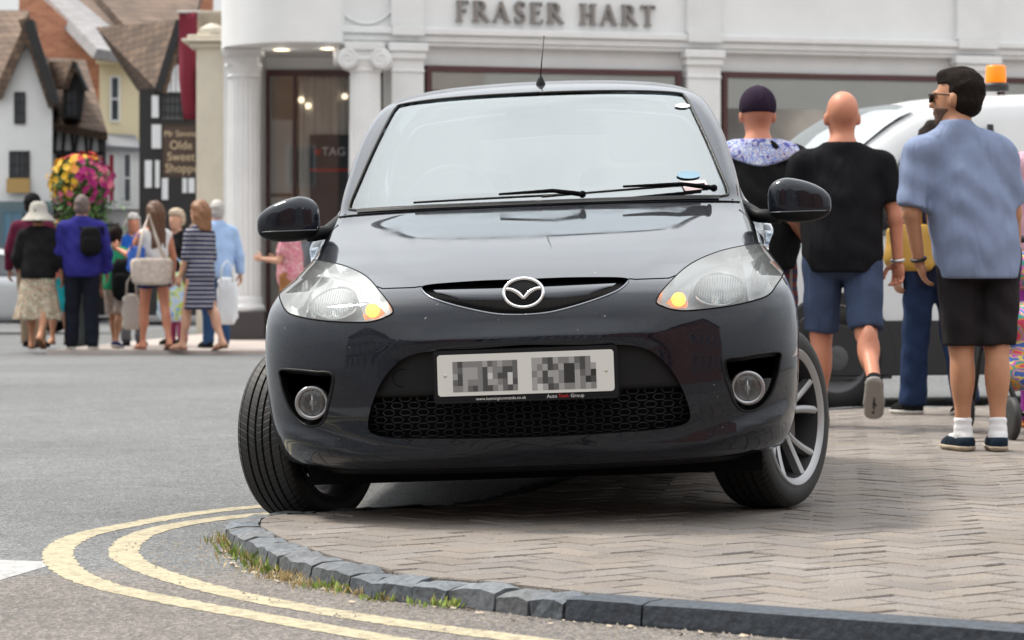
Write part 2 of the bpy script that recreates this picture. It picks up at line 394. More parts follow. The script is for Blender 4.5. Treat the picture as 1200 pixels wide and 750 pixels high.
def ribbon(name, pts, width, mat, z):
    c = [v.to_2d() for v in catmull([Vector((p.x, p.y, 0)) for p in pts], 16)]; vs = []; fs = []
    for i, p in enumerate(c):
        d = (c[min(i+1, len(c)-1)]-c[max(i-1, 0)]).normalized(); n_ = Vector((-d.y, d.x))
        wj = width*(1+.05*math.sin(i*1.7)+random.uniform(-.09, .09))
        vs += [(*(p+n_*wj/2), z), (*(p-n_*wj/2), z)]
        if i: fs.append((2*i-2, 2*i-1, 2*i+1, 2*i))
    o = mesh(name, vs, fs, mat); return tag(o, kind='structure')
my = worn('yellow_paint', (.41, .36, .24), .47); mz = ROADZ+.0012
o1 = [(420,588.5),(317,592.5),(233,601),(167,612),(104,625),(75,638),(68,652),(83,670),(125,687),(208,705),(292,720),(375,735),(450,748),(600,774),(760,800)]
o2 = [(400,599),(330,601),(271,606),(208,615),(167,626),(148,639),(148,653),(176,668),(233,686),(312,704),(417,722),(500,734),(600,747),(760,768),(900,788)]
ribbon('yellow_line', [G3(x, y, mz) for x, y in o1], .088, my, mz)
ribbon('yellow_line', [G3(x, y, mz) for x, y in o2], .088, my, mz)
wq = [G3(*p, mz-.0006) for p in [(-400,646),(0,656),(50,658),(54,664),(0,680),(-400,712)]]
tag(mesh('white_line', [(p.x, p.y, mz) for p in wq], [tuple(range(len(wq)))], worn('white_paint', (.38,.38,.375), .45)), kind='structure')

# weeds and dry grass in the gutter
gm = [M('weed_leaf', (.22,.30,.06), .6, var=.4, vscale=20), M('weed_dry', (.46,.36,.18), .8, var=.3, vscale=20), M('leaf_litter', (.42,.35,.26), .8, var=.3, vscale=30)]
gb = MB()
spots = [(275,640,.05,0),(283,650,.06,0),(292,655,.05,0),(300,662,.05,0),(318,668,.04,0),(325,675,.03,1),(345,678,.035,1),(360,683,.03,1),(383,686,.025,0),(402,686,.04,0),(412,690,.035,0),(425,694,.03,1),(452,700,.03,0),(470,700,.02,1),(518,706,.035,0),(530,708,.03,0),(262,632,.045,0),(268,636,.05,1),(338,672,.03,1),(310,666,.03,1)]
for (px, py, hh, dry) in spots:
    c = G3(px-4, py+5, ROADZ)
    for _ in range(34 if not dry else 60):
        a = random.uniform(0, 6.28); r = abs(random.gauss(0, .025)); l = hh*random.uniform(.5, 1.25)*.85; wd = random.uniform(.001, .003) if dry else random.uniform(.002, .006)
        b0 = Vector((c.x+r*math.cos(a)*1.4, c.y+r*math.sin(a)*.6, ROADZ)); ti = Vector((random.gauss(0,.45), random.gauss(0,.3), 1)).normalized()*l
        sd_ = Vector((math.cos(a), math.sin(a), 0))*wd; m1 = b0+ti*.55
        gb.add([b0, m1+sd_, b0+ti, m1-sd_], [(0,1,2,3)], 1 if (dry or random.random() < .3) else 0)
for _ in range(70):
    s_ = random.uniform(s_long-.5, s_long+1.9); p = kpt(s_, random.uniform(-.10, -.01)); a = random.uniform(0, 3.1); q = random.uniform(.003, .009)
    d_ = Vector((math.cos(a), math.sin(a), 0)); e_ = Vector((-d_.y, d_.x, .4)); b0 = Vector((p.x, p.y, ROADZ+.005))
    gb.add([b0+d_*q*1.6, b0+e_*q, b0-d_*q*1.6, b0-e_*q*.9], [(0,1,2,3)], 2)
tag(gb.build('gutter_weeds', gm), 'green weeds and dry grass growing in the gutter along the kerb', 'weeds', kind='stuff')
# loose grit on the road edge
gr = MB()
for _ in range(1500):
    s_ = random.uniform(.6, s_long+2.2); p = kpt(s_, -abs(random.gauss(0, .16))-.01); q = random.uniform(.0025, .006)
    gr.ico((p.x, p.y, ROADZ+q*.5), q, 0, 0, .3) if False else gr.add([(p.x-q, p.y-q*.6, ROADZ), (p.x+q, p.y-q, ROADZ), (p.x+q*.4, p.y+q, ROADZ), (p.x, p.y, ROADZ+q*1.3)], [(0,1,3),(1,2,3),(2,0,3)])
tag(gr.build('grit', M('grit', (.3,.27,.23), .9, var=.4, vscale=90)), 'loose grit lying along the road edge', 'grit', kind='stuff')
# ================================================================== the car
YAW, ROLL = R(-2.75), R(-2.1)
CARLOC = Vector((.096, 8.70, -.026))
CM = Matrix.Translation(CARLOC) @ Matrix.Rotation(YAW, 4, 'Z') @ Matrix.Rotation(ROLL, 4, 'Y')
CI = CM.inverted()
car = empty('hatchback_car'); car.matrix_world = CM
tag(car, 'black five door hatchback parked with one front wheel off the kerb, hazard lamps lit', 'car')
# contour table, one row per height: z, front centre y, half width, corner depth, corner exponent, rear y
TB = np.array([
 # z     Y0     W     D    n    Yr
 [.192, -.650, .700, .50, 2.4, 3.02],
 [.204, -.700, .755, .50, 2.4, 3.03],
 [.224, -.732, .790, .49, 2.4, 3.05],
 [.26,  -.756, .812, .48, 2.4, 3.07],
 [.33,  -.776, .832, .47, 2.35, 3.09],
 [.42,  -.786, .843, .47, 2.3, 3.10],
 [.50,  -.784, .848, .47, 2.3, 3.10],
 [.58,  -.780, .850, .48, 2.3, 3.08],
 [.65,  -.768, .847, .49, 2.3, 3.05],
 [.70,  -.746, .838, .51, 2.3, 3.02],
 [.735, -.690, .828, .54, 2.3, 3.00],
 [.77,  -.580, .815, .60, 2.3, 2.98],
 [.81,  -.430, .798, .72, 2.35, 2.96],
 [.85,  -.250, .780, .78, 2.4, 2.94],
 [.89,  -.050, .762, .78, 2.5, 2.92],
 [.93,   .160, .745, .70, 2.6, 2.90],
 [.965,  .350, .730, .56, 2.7, 2.88],
 [.995,  .470, .716, .46, 2.8, 2.86],
 [1.05,  .560, .700, .42, 2.8, 2.83],
 [1.15,  .725, .668, .38, 2.8, 2.78],
 [1.25,  .885, .632, .36, 2.8, 2.72],
 [1.34, 1.030, .597, .35, 2.8, 2.66],
 [1.40, 1.135, .568, .36, 2.8, 2.60],
 [1.435,1.225, .545, .40, 2.7, 2.55],
 [1.465,1.350, .505, .46, 2.6, 2.48],
 [1.490,1.510, .440, .48, 2.4, 2.38],
 [1.505,1.670, .340, .45, 2.2, 2.25],
 [1.512,1.800, .200, .25, 2.1, 2.15],
 [1.514,1.880, .080, .08, 2.0, 2.05]])
TB[:, 0] += .028*np.clip((TB[:, 0]-.735)/.25, 0, 1)
TB[:11, 2] *= .978; TB[11:14, 2] *= .985
for _i, _w in {17: .718, 18: .712, 19: .694, 20: .672, 21: .640, 22: .607, 23: .575, 24: .53, 25: .46, 26: .36}.items(): TB[_i, 2] = _w
def pchip(x, y, xs):
    h = np.diff(x); dl = np.diff(y)/h; n = len(x); d = np.zeros(n)
    for i in range(1, n-1):
        if dl[i-1]*dl[i] > 0: w1 = 2*h[i]+h[i-1]; w2 = h[i]+2*h[i-1]; d[i] = (w1+w2)/(w1/dl[i-1]+w2/dl[i])
    d[0] = dl[0]; d[-1] = dl[-1]
    i = np.clip(np.searchsorted(x, xs)-1, 0, n-2); t = (xs-x[i])/h[i]
    return (2*t**3-3*t**2+1)*y[i]+(t**3-2*t**2+t)*h[i]*d[i]+(-2*t**3+3*t**2)*y[i+1]+(t**3-t**2)*h[i]*d[i+1]
ZD = np.linspace(TB[0, 0], TB[-1, 0], 1400)
TD = {}
for c_, nm in ((1, 'Y0'), (2, 'W'), (3, 'D'), (4, 'n'), (5, 'Yr')):
    a = pchip(TB[:, 0], TB[:, c_], ZD); TD[nm] = smooth_np(a, 60)
def T_(nm, z): return np.interp(z, ZD, TD[nm])
# doors are wider than the glasshouse front: side half width at (y,z)
def Wside(y, z):
    w0 = T_('W', z)
    k = np.clip((y-.1)/.7, 0, 1); k = k*k*(3-2*k)
    zz = np.clip((z-.70)/.26, 0, 1); bulge = .062*np.exp(-((z-.93)/.085)**2)
    return w0 + k*bulge*1.0
CREASE = .30
def crease(x, z):                     # the bonnet falls away outside a line running from the grille corner to the pillar
    xc = .30+ (z-.74)*1.25; on = np.clip((z-.742)/.05, 0, 1)*np.clip((1.03-z)/.25, 0, 1)
    q = (np.abs(x)-xc); s_ = .012
    return CREASE*on*(.5*(q+np.sqrt(q*q+s_*s_))-.0)
def fascia(x, z):                      # bumper modelling: shoulder under the lamps, chin lip
    x = np.abs(x); 
    r = np.zeros_like(x*z)
    zc = .235+.10*np.clip((x-.42)/.4, 0, 1)**1.5     # chin ridge rising to the corners
    r = r - .016*np.exp(-((z-zc)/.028)**2)*np.clip((x-.10)/.2, 0, 1)*np.clip((.86-x)/.1, 0, 1)
    r = r + .010*np.exp(-((z-(zc+.065))/.035)**2)*np.clip((x-.3)/.2, 0, 1)
    r = r - .012*np.exp(-((z-.585)/.03)**2)*np.clip((.45-x)/.2, 0, 1)   # brow above the plate
    return r
def front_y(x, z):
    Wd = T_('W', z); n = T_('n', z); t = np.clip(np.abs(x)/Wd, 0, .99999)
    return T_('Y0', z)+T_('D', z)*(1-(1-t**n)**(1/n)) + crease(x, z) + fascia(x, z)*np.clip((1-t)/.06, 0, 1)
def S(u, z):                           # u 0..1 front, 1..2 flank, 2..3 rear
    u = np.asarray(u, float); z = np.asarray(z, float)
    Wd = T_('W', z); n = T_('n', z); D = T_('D', z); Y0 = T_('Y0', z); Yr = T_('Yr', z)
    ph = np.clip(u, 0, 1)*math.pi/2; s_, c_ = np.sin(ph), np.cos(ph)
    r = (np.abs(s_)**n+np.abs(c_)**n)**(-1/n)
    xf = Wd*s_*r; yf = Y0+D*(1-c_*r)
    yf = yf + crease(xf, z) + fascia(xf, z)*np.clip((1-xf/Wd)/.06, 0, 1)
    t = np.clip(u-1, 0, 1); y1 = yf+0; Dr = np.minimum(.42, D)
    y2 = Yr-Dr
    ys = np.where(u > 1, y1+(y2-y1)*t, yf)
    xs = np.where(u > 1, Wside(ys, z), xf)
    ph2 = np.clip(u-2, 0, 1)*math.pi/2; s2, c2 = np.sin(ph2), np.cos(ph2); r2 = (np.abs(s2)**n+np.abs(c2)**n)**(-1/n)
    ws = Wside(y2, z)
    xs = np.where(u > 2, ws*c2*r2, xs); ys = np.where(u > 2, y2+Dr*s2*r2, ys)
    return np.stack([xs, ys, z+0*xs], -1)
def Nrm(u, z):
    e = 2e-3; du = S(u+e, z)-S(np.maximum(u-e, 0), z); dz = S(u, np.minimum(z+8e-4, ZD[-1]))-S(u, np.maximum(z-8e-4, ZD[0]))
    n = np.cross(du, dz); return n/np.maximum(1e-12, np.linalg.norm(n, axis=-1, keepdims=True))
# arc length parameter along the centre line instead of z
_arc = np.concatenate([[0], np.cumsum(np.hypot(np.diff(ZD), np.diff(TD['Y0'])))])
def z2v(z): return np.interp(z, ZD, _arc)
def v2z(v): return np.interp(v, _arc, ZD)
def xz2u(x, z):
    Wd = T_('W', z); n = T_('n', z); t = np.clip(np.abs(x)/Wd, 0, .999999)
    return np.arctan2(t, (1-t**n)**(1/n))/(math.pi/2)
US = .75                               # scale of u in the triangulation
def px2xz(px, py, off=0.):             # photo pixel -> (x,z) on the car's front surface (local)
    o = CI @ Vector((0, 0, CH)); d = ((CI.to_3x3()) @ (P3(px, py, 1.0)-Vector((0, 0, CH)))).normalized()
    lo, hi = 7.3, 10.8
    ts = np.linspace(lo, hi, 1200); pts = np.array(o)[None]+ts[:, None]*np.array(d)[None]
    z = np.clip(pts[:, 2], ZD[0], ZD[-1]); f = pts[:, 1]-(front_y(pts[:, 0], z)+off); ok = (np.abs(pts[:, 0]) < T_('W', z)*.9999)
    f = np.where(ok, f, -1); i = np.argmax(f > 0); 
    if f[i] <= 0: i = int(np.argmin(np.abs(np.abs(pts[:, 0])-T_('W', z)))); return pts[i, 0], z[i]
    t = ts[i-1]+(ts[i]-ts[i-1])*(-f[i-1])/(f[i]-f[i-1]) if f[i-1] > -.9 else ts[i]
    p = np.array(o)+t*np.array(d); return float(p[0]), float(p[2])
def outline(pxs, closed=True, n=6, sub=True):
    q = [px2xz(*p) for p in pxs]; q = [Vector((abs(a), b, 0)) for a, b in q]
    if sub: q = catmull(q, n, closed)
    return [(v.x, v.y) for v in q]
def uv_of(poly): return [(float(xz2u(x, z))*US, float(z2v(z))) for x, z in poly]
def bezel(poly, k): # offset outline outward by k metres (x,z plane)
    P = [Vector(p) for p in poly]; n = len(P); A = sum(P[i-1].x*P[i].y-P[i].x*P[i-1].y for i in range(n)); sg = 1 if A > 0 else -1; o = []
    for i in range(n):
        d = (P[(i+1) % n]-P[i-1]).normalized(); o.append(P[i]+Vector((d.y, -d.x))*k*sg)
    return [(max(0, v.x), v.y) for v in o]

# outlines traced on the (image) right half; used mirrored for the other half
o_head = outline([(769,353),(781,335),(807,311),(839,296),(872,288),(900,284),(911,289),(917,301),(918,316),(910,334),(900,346),(881,353),(853,359),(821,363),(797,364),(779,360)])
def half(pxs, n=6):                    # outline starting and ending on the centre line
    q = [px2xz(*p) for p in pxs]; q = [Vector((max(0., a), b, 0)) for a, b in q]; q[0].x = 0; q[-1].x = 0
    return [(v.x, v.y) for v in catmull(q, n)]
o_grille = half([(613,327),(660,325),(700,324.5),(728,325),(737,328),(728,338),(712,346),(680,357),(645,366),(613,369)], 5)
o_intake = half([(613,404),(680,404),(725,404),(752,407),(772,418),(790,438),(803,464),(809,487),(802,497),(775,503),(713,508),(660,511),(613,513)], 5)
o_fog = outline([(847,424),(870,418),(895,414),(914,413),(914,426),(911,442),(903,463),(890,478),(874,482),(863,476),(855,458)], n=4)
# windscreen in (x,z): from the photograph's corners, symmetrised
o_ws = [(a, b+.028) for a, b in [(0,1.002),(.2,1.001),(.4,.999),(.57,.998),(.648,1.004),(.664,1.02),(.640,1.10),(.612,1.19),(.581,1.28),(.548,1.37),(.535,1.395),(.515,1.408),(.4,1.417),(.2,1.424),(0,1.426)]]
o_ws = [(v.x, v.y) for v in catmull([Vector((a, b, 0)) for a, b in o_ws], 4)]
# bonnet: from grille top along the lamp to the cowl
ht = sorted([p for p in o_head], key=lambda p: p[0])
CARP = {}
def side_poly(pts):                    # (y,z) outline on the flank -> (u,v)
    o = []
    for y, z in pts:
        n = T_('n', z); y1 = T_('Y0', z)+T_('D', z)
        if y >= y1: y2 = T_('Yr', z)-min(.42, T_('D', z)); u = 1+(y-y1)/(y2-y1)
        else:
            c = 1-(y-T_('Y0', z))/T_('D', z); c = min(max(c, 0), 1); s = (1-c**n)**(1/n); u = math.atan2(s, c)/(math.pi/2)
        o.append((float(u)*US, float(z2v(z))))
    return o
archF = [( .335*math.cos(a), .295+.335*math.sin(a)) for a in np.linspace(R(-24), R(204), 40)]
archF = [(y, max(z, .193)) for y, z in archF]
archF = side_poly([(.30, .1925)]+archF+[(-.30, .1925)])
archR = side_poly([(2.49+.30, .1925)]+[(2.49+.325*math.cos(a), max(.193, .295+.325*math.sin(a))) for a in np.linspace(R(-24), R(204), 40)]+[(2.49-.30, .1925)])
win1 = side_poly([(1.02,1.055),(1.75,1.02),(1.75,1.30),(1.74,1.385),(1.55,1.38),(1.36,1.30)])
win2 = side_poly([(1.82,1.02),(2.50,1.06),(2.42,1.25),(2.28,1.37),(1.82,1.385)])
o_rw = [(3*US-x, float(z2v(z))) for x, z in [(0,1.06),(.45*US,1.06),(.50*US,1.10),(.42*US,1.36),(0,1.38)]]
REGS = {'head': uv_of(o_head), 'grille': uv_of(o_grille), 'intake': uv_of(o_intake), 'fog': uv_of(o_fog), 'ws': uv_of(o_ws), 'aF': archF, 'aR': archR, 'w1': win1, 'w2': win2, 'rw': o_rw}
# triangulate half the body
vmax = float(_arc[-1]); pts = []; eds = []
uu = np.concatenate([np.linspace(0, 1, 46), np.linspace(1, 2, 60)[1:], np.linspace(2, 3, 16)[1:]])
vv = np.linspace(0, vmax, 150)
for v in vv:
    for u in uu: pts.append((u*US, float(v)))
for nm, poly in REGS.items():
    k = len(pts); n = len(poly)
    closed = not (nm in ('grille', 'intake', 'ws', 'rw'))
    pts += [(min(max(a, 0), 3*US), min(max(b, 0), vmax)) for a, b in poly]
    eds += [(k+i, k+(i+1) % n) for i in range(n)] if closed else [(k+i, k+i+1) for i in range(n-1)]
cd_ = delaunay_2d_cdt([Vector(p) for p in pts], eds, [], 0, 1e-6)
cv = np.array([(p.x, p.y) for p in cd_[0]]); cf = np.array([tuple(f) for f in cd_[2] if len(f) == 3])
U_ = np.clip(cv[:, 0]/US, 0, 3); Z_ = v2z(np.clip(cv[:, 1], 0, vmax)); PT = S(U_, Z_); NN = Nrm(U_, Z_)
cen = cv[cf].mean(1)
def inmask(poly):
    x, y = cen[:, 0], cen[:, 1]; c = np.zeros(len(x), bool); j = len(poly)-1
    for i in range(len(poly)):
        xi, yi = poly[i]; xj, yj = poly[j]
        if yi != yj: c ^= ((yi > y) != (yj > y)) & (x < (xj-xi)*(y-yi)/(yj-yi)+xi)
        j = i
    return c
lab = np.zeros(len(cf), int); names = list(REGS)
for k_, nm in enumerate(names): lab[inmask(REGS[nm])] = k_+1
# bonnet region classification: above the shut line
zb = np.interp
_hx = [p[0] for p in o_head]; xh0 = min(_hx); 
tipz = o_head[int(np.argmin(_hx))][1]
gx_ = max(p[0] for p in o_grille); gz_ = [p for p in o_grille if p[0] == gx_][0][1]
def shutline(x):                       # z of the bonnet's front edge
    top = {}
    hx = np.array(_hx); hz = np.array([p[1] for p in o_head]); i0 = int(np.argmin(hx)); i1 = int(np.argmax(hz))
    if x < gx_: return gz_+.004
    x790, z790 = px2xz(790, 326)
    if x < x790: return gz_+(z790-gz_)*(x-gx_)/(x790-gx_)+.001
    seg = sorted([(a, b) for a, b in zip(hx, hz) if b > z790-.002], key=lambda q: q[0]); seg = [q for q in seg if q[1] >= np.interp(q[0], [x790, hx[i1]], [z790-.004, hz[i1]-.012])]
    return float(np.interp(x, [q[0] for q in seg], [q[1] for q in seg]))
def car_tri(mask, name, mat, off=0., parent=car, mirror=(1, -1), thick=0., flip=False):
    fs = cf[mask]; used = np.unique(fs); mp_ = -np.ones(len(cv), int); mp_[used] = np.arange(len(used))
    V = []; Fc = []; Nn = []
    for sx in mirror:
        k = sum(len(v) for v in V)
        p = PT[used]+NN[used]*off; n = NN[used].copy(); f = mp_[fs]
        p = p*np.array([sx, 1, 1]); n = n*np.array([sx, 1, 1])
        # orientation
        a = p[f[:, 1]]-p[f[:, 0]]; b = p[f[:, 2]]-p[f[:, 0]]; g = np.einsum('ij,ij->i', np.cross(a, b), n[f[:, 0]]) < 0
        f = f.copy(); f[g] = f[g][:, ::-1]
        V.append(p); Fc.append(f+k); Nn.append(n)
    V = np.concatenate(V); Fc = np.concatenate(Fc); Nn = np.concatenate(Nn)
    A = np.linalg.norm(np.cross(V[Fc[:, 1]]-V[Fc[:, 0]], V[Fc[:, 2]]-V[Fc[:, 0]]), axis=1); Fc = Fc[A > 1e-9]
    o = mesh(name, V, Fc, mat, parent, True)
    try: o.data.normals_split_custom_set_from_vertices([tuple(x) for x in Nn])
    except Exception as e: print('normals', e)
    return o
m_paint = bpy.data.materials.new('black_car_paint'); m_paint.use_nodes = True
_n = m_paint.node_tree; _b = _n.nodes['Principled BSDF']
_b.inputs['Base Color'].default_value = (.004, .005, .009, 1); _b.inputs['Metallic'].default_value = .0; _b.inputs['Roughness'].default_value = .45
_b.inputs['Coat Weight'].default_value = 1; _b.inputs['Coat Roughness'].default_value = .035; _b.inputs['Coat IOR'].default_value = 1.46; _b.inputs['Specular IOR Level'].default_value = .08
_t = _n.nodes.new('ShaderNodeTexCoord')
_v = _n.nodes.new('ShaderNodeTexVoronoi'); _v.inputs['Scale'].default_value = 900; _n.links.new(_t.outputs['Object'], _v.inputs['Vector'])
_c = _n.nodes.new('ShaderNodeValToRGB'); _c.color_ramp.elements[0].position = .0; _c.color_ramp.elements[0].color = (.012, .016, .028, 1); _c.color_ramp.elements[1].position = .35; _c.color_ramp.elements[1].color = (.001, .0022, .0065, 1)
_s = _n.nodes.new('ShaderNodeSeparateColor'); _n.links.new(_v.outputs['Color'], _s.inputs[0]); _n.links.new(_s.outputs[0], _c.inputs[0])
_d1 = _n.nodes.new('ShaderNodeTexNoise'); _d1.inputs['Scale'].default_value = 5; _d1.inputs['Detail'].default_value = 8; _n.links.new(_t.outputs['Object'], _d1.inputs['Vector'])
_r1 = _n.nodes.new('ShaderNodeMapRange'); _r1.inputs[1].default_value = .45; _r1.inputs[2].default_value = .75; _r1.inputs[3].default_value = .03; _r1.inputs[4].default_value = .15
_n.links.new(_d1.outputs['Fac'], _r1.inputs[0]); _n.links.new(_r1.outputs[0], _b.inputs['Coat Roughness'])
# dust film and chips: low small splashes
_d2 = _n.nodes.new('ShaderNodeTexNoise'); _d2.inputs['Scale'].default_value = 60; _d2.inputs['Detail'].default_value = 3; _n.links.new(_t.outputs['Object'], _d2.inputs['Vector'])
_r2 = _n.nodes.new('ShaderNodeMapRange'); _r2.inputs[1].default_value = .74; _r2.inputs[2].default_value = .80; _n.links.new(_d2.outputs['Fac'], _r2.inputs[0])
_m2 = _n.nodes.new('ShaderNodeMix'); _m2.data_type = 'RGBA'; _m2.inputs[7].default_value = (.35, .33, .30, 1); _n.links.new(_r2.outputs[0], _m2.inputs[0]); _n.links.new(_c.outputs[0], _m2.inputs[6]); _n.links.new(_m2.outputs[2], _b.inputs['Base Color'])
_b.inputs['Coat Weight'].default_value = 0
_om = [q for q in _n.nodes if q.type == 'OUTPUT_MATERIAL'][0]; _gg = _n.nodes.new('ShaderNodeBsdfGlossy'); _gg.inputs['Color'].default_value = (.92, .96, 1, 1); _ff = _n.nodes.new('ShaderNodeFresnel'); _ff.inputs['IOR'].default_value = 1.38
_fm = _n.nodes.new('ShaderNodeMath'); _fm.operation = 'MULTIPLY'; _fm.inputs[1].default_value = 1.4; _fm.use_clamp = True; _xx = _n.nodes.new('ShaderNodeMixShader')     # clear lacquer over the black
_n.links.new(_r1.outputs[0], _gg.inputs['Roughness']); _n.links.new(_ff.outputs[0], _fm.inputs[0]); _n.links.new(_fm.outputs[0], _xx.inputs[0]); _n.links.new(_b.outputs[0], _xx.inputs[1]); _n.links.new(_gg.outputs[0], _xx.inputs[2]); _n.links.new(_xx.outputs[0], _om.inputs['Surface'])
m_blk = M('satin_black_plastic', (.0055, .006, .007), .5, spec=.28, var=.15, vscale=60, bump=.12, bscale=700)
m_blkm = M('matt_black', (.003, .003, .0035), .8, spec=.1)
m_chrome = M('chrome', (.78, .79, .80), .10, 1.0)
m_rub = M('tyre_rubber', (.009, .009, .0095), .7, var=.25, vscale=25, bump=.15, bscale=250)
# windscreen: strongly reflecting coated glass
def glassmat(name, tint, refl, rough=.01):
    m = bpy.data.materials.new(name); m.use_nodes = True; n = m.node_tree; n.nodes.clear()
    o = n.nodes.new('ShaderNodeOutputMaterial'); g = n.nodes.new('ShaderNodeBsdfGlossy'); g.inputs['Roughness'].default_value = rough; g.inputs['Color'].default_value = (.90, .96, .98, 1)
    t = n.nodes.new('ShaderNodeBsdfTransparent'); t.inputs['Color'].default_value = (*tint, 1)
    lw = n.nodes.new('ShaderNodeFresnel'); lw.inputs['IOR'].default_value = 1.5
    mr = n.nodes.new('ShaderNodeMapRange'); mr.inputs[1].default_value = .04; mr.inputs[2].default_value = .8; mr.inputs[3].default_value = refl; mr.inputs[4].default_value = 1.0
    x = n.nodes.new('ShaderNodeMixShader'); n.links.new(lw.outputs[0], mr.inputs[0]); n.links.new(mr.outputs[0], x.inputs[0]); n.links.new(t.outputs[0], x.inputs[1]); n.links.new(g.outputs[0], x.inputs[2]); n.links.new(x.outputs[0], o.inputs[0])
    return m
m_ws = glassmat('windscreen_glass', (.58, .65, .67), .30); m_sg = glassmat('side_glass', (.35, .4, .4), .12)
bm_mask = np.zeros(len(cf), bool)
body_m = lab == 0
cx_ = (PT[cf].mean(1)); uc = cen[:, 0]/US
shx = np.linspace(0, .9, 200); shz = np.array([shutline(float(x)) for x in shx])
xmaxh = max(_hx); zmaxh = max(p[1] for p in o_head)
bon = body_m & (uc < 1.0) & (cx_[:, 2] < .985) & (cx_[:, 2] > np.interp(cx_[:, 0], shx, shz)) & (cx_[:, 0] < .86)
# bonnet's outer edge runs back from the lamp's top corner to the pillar foot
xo = .735
body = car_tri(body_m, 'body', m_paint)
bodyobj = body
# bonnet shut line and other seams as thin dark recess strips
def surf_pt(x, z, off=0.):
    u = float(xz2u(x, z)); p = S(np.array([u]), np.array([z]))[0]; n = Nrm(np.array([u]), np.array([z]))[0]; return Vector(p+n*off)
def flank_pt(y, z, off=0.):
    (a, b), = side_poly([(y, z)]); u = a/US; p = S(np.array([u]), np.array([z]))[0]; n = Nrm(np.array([u]), np.array([z]))[0]; return Vector(p+n*off)
def mirr(pts): return [Vector((-p.x, p.y, p.z)) for p in pts]
class GP:
    def tube(s, p, r, n): q_ = MB(); q_.tube(p, r, n); q_.build('panel_gap', m_blkm, car, True)
gp = GP()
line = [surf_pt(x, float(np.interp(x, shx, shz)), .0) for x in np.linspace(gx_, px2xz(792, 324)[0], 8)]
for q in (line, mirr(line)): gp.tube(q, .0022, 6)
# fender gap from lamp rear corner to pillar foot
fl = [surf_pt(*px2xz(*p)) for p in [(905,285),(898,262),(886,247),(872,240),(858,234)]]; fl = catmull(fl, 4)
for q in (fl, mirr(fl)): gp.tube(q, .0022, 6)
cowl = [surf_pt(x, 1.011+.004*math.cos(x*3), .001) for x in np.linspace(0, .70, 30)]
for q in (cowl, mirr(cowl)): gp.tube(q, .004, 6)
for yy in (.62, 1.78, 2.62):
    l_ = [flank_pt(yy, z, 0) for z in np.linspace(.24, .98, 18)]
    for q in (l_, mirr(l_)): gp.tube(q, .003, 6)
# windscreen
ws = car_tri(lab == names.index('ws')+1, 'windscreen', m_ws, -.004)
seal = MB(); wl = [surf_pt(x, z, .001) for x, z in o_ws]
for q in (wl, mirr(wl)): seal.tube(q, .0045, 8)
seal.build('windscreen_seal', M('black_rubber', (.012, .012, .013), .5), ws, True)
for nm, lbl in (('w1', 'side_window'), ('w2', 'side_window'), ('rw', 'rear_window')):
    for sx in ((1,), (-1,)) if nm != 'rw' else ((1, -1),):
        car_tri(lab == names.index(nm)+1, lbl, m_sg, -.003, mirror=sx)
# recessed cavities: grille, intake, fog pockets, arches
def cavity(poly, depth, name, mat, parent=car, mirror=(1, -1), shrink=.0, wall_mat=None, closed=True, backmat=None):
    m_ = MB(); n = len(poly)
    A = sum(poly[i-1][0]*poly[i][1]-poly[i][0]*poly[i-1][1] for i in range(n))
    inn = bezel(poly, -shrink) if shrink else poly
    fr = [surf_pt(x, z, 0) for x, z in poly]; bk = []
    for (x, z) in inn: p = surf_pt(x, z, 0); p.y += depth; bk.append(p)
    for sx in mirror:
        k = len(m_.v); m_.v += [(p.x*sx, p.y, p.z) for p in fr]+[(p.x*sx, p.y, p.z) for p in bk]
        rng_ = range(n) if closed else range(n-1)
        for i in rng_:
            j = (i+1) % n; f = (k+i, k+n+i, k+n+j, k+j); m_.f.append(f if (sx*A > 0) else f[::-1]); m_.m.append(0)
        tr = delaunay_2d_cdt([Vector(q) for q in inn], [(i, (i+1) % n) for i in range(n)], [], 1, 1e-7)
        if len(tr[0]) == n:
            for f in tr[2]: m_.f.append(tuple(k+n+(tr[3][i][0] if tr[3][i] else i) for i in f)); m_.m.append(1 if backmat else 0)
    return m_.build(name, [mat, backmat] if backmat else mat, parent, False)
g_ = cavity(o_grille, .05, 'grille', m_blkm, closed=False)
# painted blade across the grille
bl = MB(); zt = [px2xz(x, y) for x, y in [(613,337),(650,335.5),(700,333),(722,332)]]; zbm = [px2xz(x, y) for x, y in [(613,352),(650,350),(690,345),(715,337)]]
def blade(q, t): return Vector((np.interp(t, [0, .33, .8, 1], [a[0] for a in q]), 0, np.interp(t, [0, .33, .8, 1], [a[1] for a in q])))
gv = []; NT = 24
for sx in (1, -1):
    rows = []
    for i in range(NT+1):
        t = i/NT; a = blade(zt, t); b = blade(zbm, t)
        row = []
        for j in range(7):
            s_ = j/6; q = a.lerp(b, s_); y = float(front_y(np.array(q.x), np.array(q.z)))+.016-.014*math.sin(math.pi*min(1, .15+s_*.8))
            row.append((q.x*sx, y, q.z))
        rows.append(row)
    k = len(bl.v)
    for r in rows: bl.v += r
    for i in range(NT):
        for j in range(6):
            f = (k+i*7+j, k+i*7+j+1, k+(i+1)*7+j+1, k+(i+1)*7+j); bl.f.append(f if sx > 0 else f[::-1]); bl.m.append(0)
bl.build('grille_blade', m_paint, g_, True)
lip = MB(); l1 = [surf_pt(x, z, .001) for x, z in o_grille[len(o_grille)//2-2:]]
for q in (l1, mirr(l1)): lip.tube(q, .0028, 8)
lip.build('grille_trim', M('grille_edge', (.25, .27, .30), .25, .8), g_, True)
